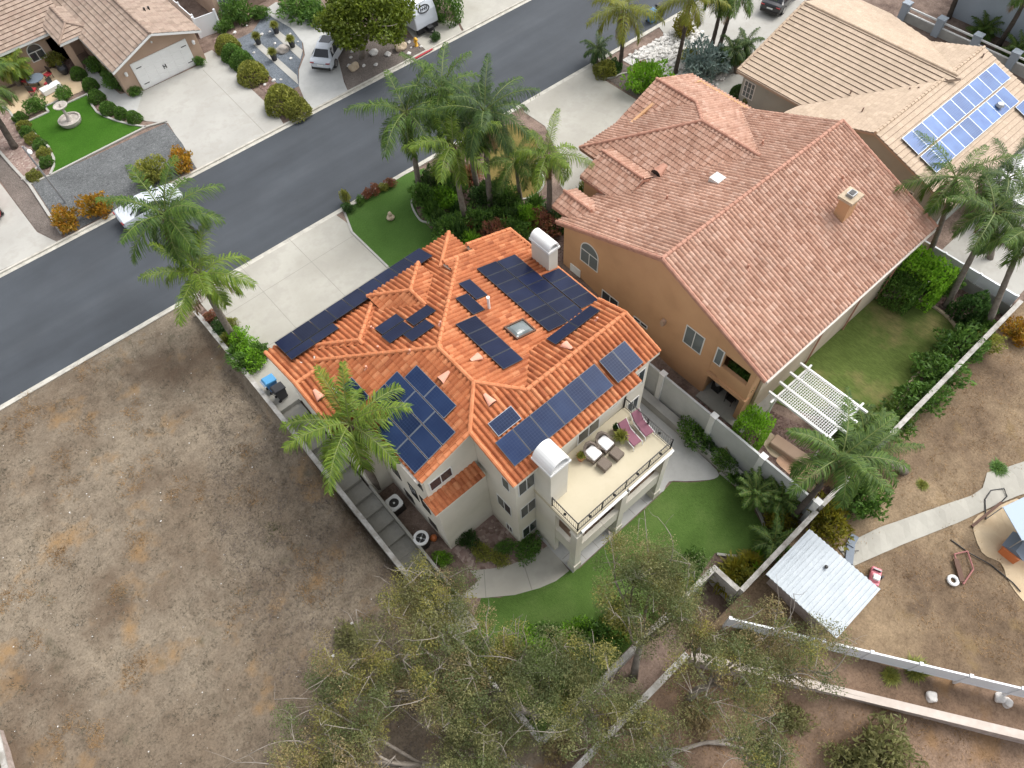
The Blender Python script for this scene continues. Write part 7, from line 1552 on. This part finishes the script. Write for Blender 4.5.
# front bed
rs = random.Random(21); g = 'leafy plants under the front bed palms'
SP = [(425, 205), (433, 215), (441, 226), (450, 236), (447, 205), (458, 214), (470, 232), (480, 226), (500, 222), (511, 226), (522, 219), (530, 225), (484, 200), (470, 180), (440, 180), (455, 195), (432, 190), (535, 208), (556, 228), (564, 222), (545, 230), (574, 212), (582, 205), (497, 205), (510, 207), (470, 245), (460, 240), (500, 240), (515, 238)]
where = ['at the turf side', 'at the curved edging', 'behind the turf edging', 'by the roof corner', 'left of the bright trunk', 'by the bright trunk', 'by the red roof edge', 'between two trunks', 'right of the dark trunk', 'by the slim trunk', 'below the dry lawn', 'left of the right palm', 'behind the dark trunk', 'at the back of the bed', 'near the road', 'among the trunks', 'by the left palm trunk', 'below the dry lawn edging', 'by the slender chimney', 'near the curved path', 'left of the slender chimney', 'beside the path bend', 'against the ochre wall', 'left of the slim trunk', 'below the slim trunk', 'by the roof peak', 'by the roof valley', 'above the panel array', 'beyond the panel array']
for i, px in enumerate(SP):
    k = ('loose0', 'strap', 'strap', 'loose1')[i % 4]; m = ('leaf_mid', 'leaf_mid', 'palm_deep', 'leaf_mid', 'leaf_lime', 'leaf_dark', 'leaf_red')[i % 7]
    adj = {'leaf_dark': 'dark', 'leaf_mid': 'green', 'palm_deep': 'deep green', 'leaf_lime': 'lime', 'leaf_red': 'reddish'}[m]; form = {'loose0': 'leafy', 'loose1': 'open', 'strap': 'strap leaved', 'dense1': 'bushy'}[k]
    r = rs.uniform(.8, 1.25); S(px, .12, r, rs.uniform(1.1, 2.0), '%s %s plant in the front bed, %s' % (adj, form, where[i]), k, m, group=g)
# strip beside the front wall
g = 'plants along the front wall strip'
for i, (px, k, m, r, h) in enumerate((((212, 318), 'loose0', 'leaf_red', .5, .5), ((222, 330), 'loose0', 'leaf_dark', .6, .7), ((230, 342), 'strap', 'leaf_olive', .8, .9), ((240, 341), 'loose1', 'leaf_lime', .7, .9), ((238, 355), 'strap', 'leaf_mid', .9, 1.0), ((250, 352), 'loose0', 'leaf_lime', .7, .9), ((247, 366), 'loose0', 'leaf_mid', .8, 1.0), ((258, 364), 'loose1', 'leaf_lime', .7, 1.0), ((262, 355), 'loose0', 'leaf_mid', .6, .9), ((231, 326), 'loose0', 'leaf_olive', .5, .6))):
    S(px, .12, r, h, 'plant in the strip between front wall and driveway, %s from the kerb' % ORD[min(i, 10)], k, m, group=g)
poly_surface('planting_bed', [(2.14, 35.6), (2.6, 35.6), (2.75, 29.5), (3.4, 26.6), (2.14, 27.0)], .112, MATS['mulch'])
# beds round the ochre and beige fronts
for px, r, h, k, m, lab in (((592, 198), .9, 1.6, 'loose0', 'leaf_olive', 'drooping bush against the ochre front wall'), ((604, 74), .9, 1.1, 'dense1', 'leaf_olive', 'low green bush at the driveway corner by the kerb palm'), ((613, 70), .7, .9, 'dense1', 'leaf_dark', 'dark low bush right of the driveway corner'), ((646, 90), 1.5, 2.2, 'loose0', 'leaf_lime', 'bright lime shrub behind the ochre roof'), ((640, 72), .6, .8, 'loose0', 'leaf_red', 'brown leaved shrub left of the lime shrub'), ((682, 35), .9, 1.5, 'loose1', 'leaf_yellow', 'yellow green shrub at the kerb end of the rock bed'),
                            ((702, 74), 1.6, 2.2, 'loose1', 'leaf_blue', 'silver blue shrub beside the rock bed'), ((716, 70), 1.1, 1.6, 'loose1', 'leaf_blue', 'smaller silver blue shrub by the curved path'), ((690, 60), .7, .9, 'loose0', 'leaf_olive', 'green tuft left of the silver blue shrub'), ((738, 96), .75, .9, 'clip', 'leaf_dark', 'dark ball shrub below the gridded beige window'), ((751, 102), .75, .8, 'dense1', 'leaf_olive', 'olive bush under the beige window'), ((764, 106), .8, .8, 'clip', 'leaf_dark', 'dark low shrub along the sage wall'), ((738, 64), .3, .5, 'loose0', 'leaf_yellow', 'yellow flowers between the small date palms')):
    S(px, .12, r, h, lab, k, m)
# ochre back yard
S((746, 440), -1.5, .85, 2.8, 'large bright green clipped bush by the ochre patio', 'box', 'leaf_lime', .95, rz=.1)
S((908, 290), -1.4, 1.2, 3.0, 'tall bright hedge at the ochre roof corner', 'box', 'leaf_lime', 1.9, rz=0); S((893, 300), -1.4, 1.0, 2.2, 'dark lower end of the corner hedge', 'box', 'leaf_mid', 1.2, rz=0)
for px, r, h, k, m, lab in (((935, 292), 1.0, 2.0, 'loose0', 'leaf_mid', 'green bush beside the step ladder'), ((968, 318), 1.2, 2.0, 'dense1', 'leaf_dark', 'dark round bush between the two fence palms'), ((975, 330), .9, 1.2, 'dense1', 'leaf_mid', 'green bush left of the fence corner palm'), ((955, 352), 1.5, 1.6, 'loose0', 'leaf_mid', 'shrub in the bed at the right end of patchy lawn'), ((935, 378), 1.4, 1.5, 'loose0', 'leaf_mid', 'shrub in the bed behind the short tan edging'), ((918, 402), 1.3, 1.4, 'loose0', 'leaf_mid', 'shrub against the block wall below the lawn'),
                            ((985, 345), .8, .9, 'loose0', 'leaf_olive', 'low shrub by the fence corner'), ((893, 425), 1.2, 1.1, 'loose0', 'palm_green', 'shrub right of the pergola near the wall'), ((788, 485), .8, .6, 'grass', 'leaf_mid', 'grassy tuft between flagstones and fence')): S(px, -1.48, r, h, lab, k, m)
# slope beyond the ochre wall
for px, r, h, k, m, lab in (((857, 506), 1.25, 2.0, 'loose0', 'leaf_mid', 'green bush outside the wall under the broad palm'), ((823, 526), 1.25, 1.8, 'loose0', 'leaf_yellow', 'yellow green bush at the corner of tin shed and wall'), ((1016, 336), 1.0, 1.0, 'loose0', 'leaf_orange', 'orange yellow shrub at the right edge below the fence'), ((922, 485), .6, .35, 'grass', 'leaf_olive', 'green weeds at the upper side of the path'), ((998, 468), .9, .35, 'grass', 'leaf_mid', 'green weeds at the top of the path')): S(px, None, r, h, lab, k, m)
# cream house back yard
g = 'greenery along the pale fence planter'
for i, (px, r, h, k, m) in enumerate((((693, 437), .95, 1.1, 'loose0', 'leaf_mid'), ((708, 448), .5, .6, 'loose0', 'leaf_dark'), ((722, 463), .7, .9, 'loose0', 'leaf_mid'), ((733, 478), .55, .7, 'strap', 'leaf_mid'), ((742, 484), .5, .6, 'loose0', 'leaf_dark'), ((757, 476), .6, .9, 'loose0', 'bark' if 0 else 'leaf_dark'), ((728, 452), .5, .9, 'loose1', 'leaf_olive'))): S(px, -2.6, r, h, 'plant at the foot of the pale fence, %s from the handrail' % ORD[i], k, m, group=g)
S((779, 521), -2.8, 1.0, 1.3, 'bright yellow shrub between the low palms at the turf edge', 'loose0', 'leaf_yellow'); S((764, 560), -2.8, .9, .8, 'lime tuft beside the drooping low palm', 'strap', 'leaf_lime')
g = 'yellow strap plants by the wall jog'
for i, (px, r) in enumerate((((735, 572), 1.2), ((750, 566), 1.1), ((745, 582), 1.1), ((725, 582), 1.0), ((758, 575), .9))): S(px, -2.9, r, 1.3, 'yellow strap leaved clump at the turf end, %s in from the turf' % ORD[i], 'strap', ('leaf_yellow', 'leaf_yellow', 'leaf_olive', 'leaf_yellow', 'leaf_lime')[i], group=g)
g = 'bushes along the inside of the turf wall'
for i, (px, r, h, m) in enumerate((((530, 655), 1.2, 1.6, 'leaf_lime'), ((508, 668), 1.0, 1.2, 'leaf_olive'), ((552, 640), .9, 1.0, 'leaf_mid'), ((575, 640), 1.0, 1.3, 'leaf_lime'), ((598, 640), 1.1, 1.4, 'leaf_mid'), ((620, 622), 1.0, 1.2, 'leaf_olive'), ((690, 566), .8, 1.0, 'leaf_mid'), ((672, 582), .9, 1.0, 'leaf_mid'))): S(px, -2.95, r, h, 'bush along the turf side of the white wall, %s from the left' % ORD[i], 'loose0', m, group=g)
for px, r, h, k, m, lab in (((468, 541), .6, .9, 'loose1', 'leaf_dark', 'dark twiggy shrub in the corner between wing and tower'), ((482, 553), .6, .5, 'loose0', 'leaf_olive', 'low olive shrub in the gravel bed by the tower'), ((505, 548), .5, .4, 'loose0', 'leaf_mid', 'low green shrub at the tower corner'), ((528, 549), .8, .7, 'loose0', 'leaf_mid', 'green shrub below the tower windows'), ((500, 560), .5, .4, 'loose0', 'leaf_olive', 'sprawling olive plant at the path edge'), ((443, 560), .5, .6, 'loose0', 'leaf_lime', 'lime plant beside the orange pot')): S(px, -2.95, r, h, lab, k, m)
for px, r, h, lab in (((915, 670), 1.1, .7, 'green weed clump between the white fence and pink wall'), ((890, 676), .8, .6, 'smaller weed clump left of the white bucket'), ((878, 755), 1.4, 1.6, 'grey green bush below the pink wall'), ((845, 765), 1.0, 1.2, 'smaller grey green bush at the bottom edge')): S(px, None, r, h, lab, 'loose1' if 'grey' in lab else 'grass', 'leaf_euc' if 'grey' in lab else 'leaf_olive')
# ------------------------------------------------------------------ broadleaf street tree
def crown_cloud(name, clumps, n_per, size, m, parent, wid=.5, seed=1, droop=0.):
    rs = np.random.RandomState(seed); off = np.array(wloc(parent)); P = []; D = []; S_l = []
    for c, r in clumps:
        n = int(n_per * r[0] * r[1] * 1.0) + 20; d = unit(rs.normal(size=(n, 3))); rad = rs.uniform(.25, 1, n) ** .5
        p = np.array(c) + d * rad[:, None] * np.array(r) + rs.normal(size=(n, 3)) * .07; P.append(p)
        D.append(unit(d * .5 + rs.normal(size=(n, 3)) * .8 + [0, 0, -droop])); S_l.append(size * rs.uniform(.6, 1.4, n))
    P = np.concatenate(P) - off; D = np.concatenate(D); S_l = np.concatenate(S_l)
    return link(name, leaf_mesh(name, P, D, S_l, m, wid), parent)
def limbs(mb, a, b, r0, r1, rng, depth, tips, bend=.25):
    a, b = Vector(a), Vector(b); L = (b - a).length; n = 5; pth = []
    o = Vector((rng.uniform(-1, 1), rng.uniform(-1, 1), rng.uniform(-.3, .6))) * L * bend * .5
    for i in range(n + 1):
        f = i / n; pth.append(a.lerp(b, f) + o * math.sin(PI * f))
    mb.tube(pth, [r0 + (r1 - r0) * i / n for i in range(n + 1)], 7 if depth > 1 else 5)
    if depth == 0: tips.append(pth[-1]); return
    for k in range(2 if depth == 1 else 3):
        f = rng.uniform(.45, .95) if k else 1.; s = pth[min(n, int(f * n))]; d = (b - a).normalized() * L * .28 + Vector((rng.uniform(-1, 1), rng.uniform(-1, 1), rng.uniform(-.3, .3))) * L * .3
        limbs(mb, s, s + d, r1 * .85, r1 * .35, rng, depth - 1, tips, bend)
b = W(361, 58, .1); st_tree = thing('street_tree', 'broad dense olive green tree between the white car and the caravan', 'tree', b)
cc = W(366, 14, 4.0); rng = random.Random(3); mb = MB(); tips = []
mb.tube([(b[0], b[1], -.1), (b[0] + (cc[0] - b[0]) * .3, b[1] + (cc[1] - b[1]) * .3, 1.2), (cc[0], cc[1], 2.6)], [.26, .2, .16], 8)
for k in range(7): limbs(mb, (cc[0], cc[1], 2.4), (cc[0] + 2.9 * math.cos(k * .9), cc[1] + 2.9 * math.sin(k * .9), 4.0 + .5 * (k % 2)), .11, .05, rng, 1, tips)
mb.build('trunk', MATS['bark_pale'], st_tree, smooth=True)
cl = [];
for k in range(70):
    d = Vector((rng.gauss(0, 1), rng.gauss(0, 1), rng.gauss(0, 1))).normalized(); 
    if d.z < -.35: d.z = -d.z
    q = (cc[0] + d.x * 3.3 * rng.uniform(.65, 1.08), cc[1] + d.y * 3.6 * rng.uniform(.65, 1.08), 3.7 + d.z * 2.0); r = rng.uniform(.7, 1.15); cl.append((q, (r, r, r * .75)))
crown_cloud('crown', cl, 420, .25, MATS['leaf_tree'], st_tree, .6, 4)
# ------------------------------------------------------------------ gum trees along the rear walls
def gum(label, base, crown, rx, ry, rz_, n_clumps, seed, mats, dens=210, lean_tips=0):
    """base and crown centre are plan points with heights"""
    rng = random.Random(seed); t = thing('gum_tree', label, 'tree', base, 'gum trees along the rear walls'); mb = MB(); tips = []
    c = Vector(crown); b0 = Vector(base); fork = b0.lerp(c, .45) + Vector((0, 0, .4))
    limbs_ = MB(); mb.tube([b0 - Vector((0, 0, .4)), b0.lerp(fork, .5) + Vector((rng.uniform(-.2, .2), rng.uniform(-.2, .2), 0)), fork], [.24, .18, .14], 8)
    for k in range(6):
        a = k * 1.05 + rng.uniform(-.3, .3); q = c + Vector((rx * .6 * math.cos(a), ry * .6 * math.sin(a), rng.uniform(-.3, .4) * rz_)); limbs(mb, fork, q, .09, .035, rng, 2, tips, .3)
    groups = {m: [] for m, _ in mats}; tw = mb
    for k in range(int(n_clumps * 1.35)):
        d = Vector((rng.gauss(0, 1), rng.gauss(0, 1), rng.gauss(0, .8))); d.normalize(); f = rng.uniform(.25, 1.05)
        q = Vector((c.x + d.x * rx * f, c.y + d.y * ry * f, c.z + d.z * rz_ * f)); r = rng.uniform(.32, .78); x = rng.random(); acc = 0
        for m, wgt in mats:
            acc += wgt
            if x <= acc: break
        groups[m].append(((q.x, q.y, q.z), (r, r, r * .7)))
        near = min(tips, key=lambda p: (p - q).length); tw.tube([near, near.lerp(q, .5) + Vector((0, 0, .1)), q], [.018, .012, .006], 4, False)
    mb.build('trunk', MATS['bark_pale'], t, smooth=True)
    for i, (m, w_) in enumerate(mats):
        if groups[m]: crown_cloud('foliage', groups[m], dens * 5.0, .095, MATS[m], t, .42, seed * 7 + i, .5)
    return t
MX = [('leaf_euc', .46), ('leaf_euc_gold', .12), ('leaf_euc_dark', .3), ('leaf_euc_brown', .12)]; MXG = [('leaf_euc', .5), ('leaf_euc_gold', .22), ('leaf_euc_dark', .13), ('leaf_euc_brown', .15)]; MXD = [('leaf_euc_dark', .55), ('leaf_euc', .35), ('leaf_euc_gold', .1)]
def GT(label, bxy, cpx, cz, r, rz_, n, seed, mats, dens=210, ry=None):
    c = W(*cpx, cz); gum(label, (bxy[0], bxy[1], gz(*bxy) - .1), c, r, ry or r, rz_, n, seed, mats, dens)
GT('wispy gum tree over the foot of the bare lot wall, yellow tipped', (1.2, 8.0), (428, 600), 2.2, 2.2, 1.2, 46, 1, MXG)
GT('gum tree spreading over the bare lot at the bottom left of the group', (.4, 5.5), (370, 672), 2.0, 2.7, 1.4, 60, 2, MX)
GT('gum tree leaning across the white wall corner, centre of the group', (2.8, 3.6), (455, 668), 2.6, 2.4, 1.4, 64, 3, MX)
GT('dark leaved gum tree at the bottom middle, right of the wall corner', (4.4, .0), (565, 690), 2.8, 2.6, 1.6, 80, 4, MXD)
GT('golden brown gum tree whose top overlaps the back turf', (7.5, 1.8), (650, 592), 2.8, 2.7, 1.6, 84, 5, MX)
GT('gum tree with pale forked limbs right of the turf gum', (9.0, -.6), (735, 670), 2.8, 2.8, 1.5, 56, 6, MX, 170)
GT('thin gum tree reaching toward the tin shed', (11.5, -2.0), (800, 655), 2.6, 2.2, 1.3, 36, 7, MXG, 150)
GT('low gum tree at the bottom edge left of centre', (-.8, 3.4), (330, 748), 2.0, 2.4, 1.2, 52, 8, MX)
GT('bushy gum tree at the bottom edge under the wall corner', (1.6, 1.2), (470, 752), 1.8, 2.6, 1.3, 60, 9, MX)
GT('grey leaved gum tree at the bottom edge right of centre', (6.5, -2.8), (640, 748), 2.2, 1.9, 1.2, 40, 10, MXD, 170)
GT('sparse gum tree below the pink wall end', (9.8, -5.5), (765, 752), 2.0, 1.4, 1.0, 22, 11, MXD, 150)
GT('yellow gum sapling inside the turf wall', (3.2, 4.2), (506, 655), 2.2, 1.3, 1.0, 26, 12, MXG, 170)
# fallen limbs on the slope
for a, b_, lab in (((658, 757), (745, 737), 'long bleached branch lying on the bare slope'), ((700, 742), (755, 752), 'thin dark branch lying below the bleached one')):
    p, q = GW(*a), GW(*b_); tag(MB().tube([(p[0], p[1], p[2] + .12), ((p[0] + q[0]) / 2, (p[1] + q[1]) / 2 + .15, (p[2] + q[2]) / 2 + .3), (q[0], q[1], q[2] + .15)], [.11, .09, .05], 7).build('fallen_branch', MATS['bark_pale'], loc=p), lab, 'branch')
# ------------------------------------------------------------------ weeds and litter on bare ground
def tufts(name, pts, n_blades, size, m, label):
    V = []; Fq = []; rs = np.random.RandomState(len(pts)); k = 0
    for (x, y), r in pts:
        z = gz(x, y) + (rough(x, y) if (x < 1.9 or y < .9) else 0)
        n = n_blades
        az = rs.uniform(0, 2 * PI, n); L = size * rs.uniform(.5, 1.2, n); el = np.radians(rs.uniform(8, 65, n)); ox = rs.normal(size=(n, 2)) * r * .5
        D = np.stack([np.cos(az) * np.cos(el), np.sin(az) * np.cos(el), np.sin(el)], 1); p = np.stack([x + ox[:, 0], y + ox[:, 1], np.full(n, z - .01)], 1); sd = unit(np.cross(D, [0, 0, 1.])) * (size * .09)
        q = np.stack([p - sd, p + sd, p + D * L[:, None] + sd * .3, p + D * L[:, None] - sd * .3], 1).reshape(-1, 3); V.append(q)
    V = np.concatenate(V); o = link(name, quad_mesh(name, V, np.arange(len(V)).reshape(-1, 4), m)); o['kind'] = 'stuff'; o['label'] = label; return o
rs = random.Random(31)
def patch(px, r, n): 
    c = GW(*px); return [((c[0] + rs.gauss(0, r), c[1] + rs.gauss(0, r)), .3) for _ in range(n)]
pts = []
for px, r, n in (((30, 418), .8, 40), ((132, 415), .5, 16), ((88, 425), .35, 12), ((62, 460), .35, 10), ((72, 484), .4, 10), ((135, 482), .45, 18), ((150, 457), .3, 10), ((95, 365), .5, 14), ((248, 455), .4, 12), ((15, 590), .8, 26), ((58, 556), .4, 16), ((132, 540), .4, 12), ((135, 667), .35, 18), ((60, 730), .4, 14), ((95, 735), .4, 14), ((35, 640), .25, 8), ((117, 590), .3, 10), ((310, 593), .4, 18), ((332, 574), .5, 14), ((365, 617), .3, 8), ((240, 610), .4, 10), ((178, 485), .4, 10), ((195, 492), .4, 8), ((305, 560), .5, 14), ((250, 500), .5, 12)): pts += patch(px, r, n)
tufts('dry_weeds', pts, 24, .14, MATS['weed_dry'], 'orange dry weeds in patches on the bare lot')
poly_lot = [(x, y) for x, y in ((1.8, 3), (1.8, 36), (-14, 36.5), (-22, 30), (-22, 14), (-10, 6))]
tufts('dead_grass', [((x, y), .5) for x, y in scatter(poly_lot, 1500, rs)], 14, .16, MATS['weed_grey'], 'grey dead grass scattered over the bare lot')
poly_dk = [(1.8, 4), (1.8, 31), (-1, 30), (-4, 24), (-6, 16), (-7, 10), (-3, 6)]
tufts('dead_grass', [((x, y), .5) for x, y in scatter(poly_dk, 900, rs)], 14, .15, MATS['bark'], 'dark dead weeds on the bare lot beside the white wall')
tufts('green_weeds', patch((272, 530), .35, 16), 24, .1, MATS['weed_green'], 'few green weeds on the bare lot')
SND = PXS([(975, 520), (1000, 505), (1030, 500), (1070, 560), (1040, 600), (1015, 580), (1005, 560), (985, 550)], -2.4); poly_s = [(20.6, .8), (40, .8), (40, -6), (30, -18), (21, -9.5), (19, -2)]
tufts('dead_grass', [((x, y), .5) for x, y in scatter(poly_s, 900, rs) if not inside((x, y), PTH) and not inside((x, y), SND)], 14, .14, MATS['weed_dry'], 'straw coloured dead grass on the right hand slope')
poly_u = [(2.5, .6), (10, .6), (20, -13), (30, -26), (10, -20), (2, -6)]
tufts('dead_grass', [((x, y), .5) for x, y in scatter(poly_u, 700, rs)], 14, .18, MATS['weed_dry'], 'dry grass under the gum trees')
mbp = MB()
for k, (x, y) in enumerate(scatter(poly_lot, 130, rs)):
    r = rs.uniform(.02, .05) if k % 20 else rs.uniform(.06, .12); z = gz(x, y) + rough(x, y); mbp.blob((x, y, z + r * .3), (r, r * .8, r * .6), k % 9, 1, .2)
o = mbp.build('pebbles', MATS['rock_white']); o['kind'] = 'stuff'; o['label'] = 'pale pebbles scattered over the bare lot'

# low dry brush under the gum trees
rs = random.Random(77)
for i, (px, r, h, lab) in enumerate((((560, 745), .9, .8, 'low dry brush between the two walls at the bottom edge'), ((622, 712), .8, .7, 'low dry brush between the two walls under the turf gum'), ((700, 640), .7, .6, 'dry brush in front of the white wall jog'), ((745, 640), .7, .6, 'dry brush between wall jog and tin shed'), ((700, 715), .9, .6, 'dry brush beside the bleached branch'), ((790, 720), .8, .7, 'dry brush below the pink wall'), ((420, 690), .9, .7, 'dry brush on the lot beside the wall foot'), ((350, 640), .8, .6, 'dry brush at the lot side of the gum trees'))):
    S(px, None, r, h, lab, 'loose1', ('leaf_euc_brown', 'leaf_euc')[i % 2])
# ------------------------------------------------------------------ light and camera
def light_camera(sun=1.1, sky=.1, az=40, el=52, exposure=.0, angle=20):
    wd = bpy.data.worlds.new('World'); scene.world = wd; wd.use_nodes = True; nt = wd.node_tree; bg = nt.nodes['Background']
    st = nt.nodes.new('ShaderNodeTexSky'); st.sky_type = 'NISHITA'; st.sun_disc = False; st.sun_elevation = math.radians(el); st.air_density = 1.0; st.dust_density = 3.5; st.ozone_density = 1.0
    d = Vector((math.cos(math.radians(az)) * math.cos(math.radians(el)), math.sin(math.radians(az)) * math.cos(math.radians(el)), math.sin(math.radians(el))))
    st.sun_rotation = math.atan2(d.x, d.y)
    hs = nt.nodes.new('ShaderNodeHueSaturation'); hs.inputs['Saturation'].default_value = .22; nt.links.new(st.outputs[0], hs.inputs['Color']); nt.links.new(hs.outputs[0], bg.inputs[0]); bg.inputs[1].default_value = sky
    L = bpy.data.lights.new('sun', 'SUN'); L.energy = sun; L.angle = math.radians(angle); L.color = (1, .96, .9); so = bpy.data.objects.new('sun', L); COL.objects.link(so)
    so.rotation_euler = (-d).to_track_quat('-Z', 'Y').to_euler(); so.location = (20, 20, 60)
    cam = bpy.data.cameras.new('camera'); co = bpy.data.objects.new('camera', cam); COL.objects.link(co); scene.camera = co
    m = Matrix(((CM[0][0], CM[1][0], -CM[2][0], 0), (CM[0][1], CM[1][1], -CM[2][1], 0), (CM[0][2], CM[1][2], -CM[2][2], CAM_H), (0, 0, 0, 1)))
    co.matrix_world = m; cam.sensor_fit = 'HORIZONTAL'; cam.sensor_width = 36; cam.lens = 36 * F_PX / 1024; cam.clip_start = .5; cam.clip_end = 2000
    vs = scene.view_settings; vs.view_transform = 'Standard'; vs.look = 'None'; vs.exposure = exposure; vs.gamma = 1; vs.use_curve_mapping = False
light_camera(sun=.95, sky=.15, az=-8, el=54, exposure=1.05, angle=35)
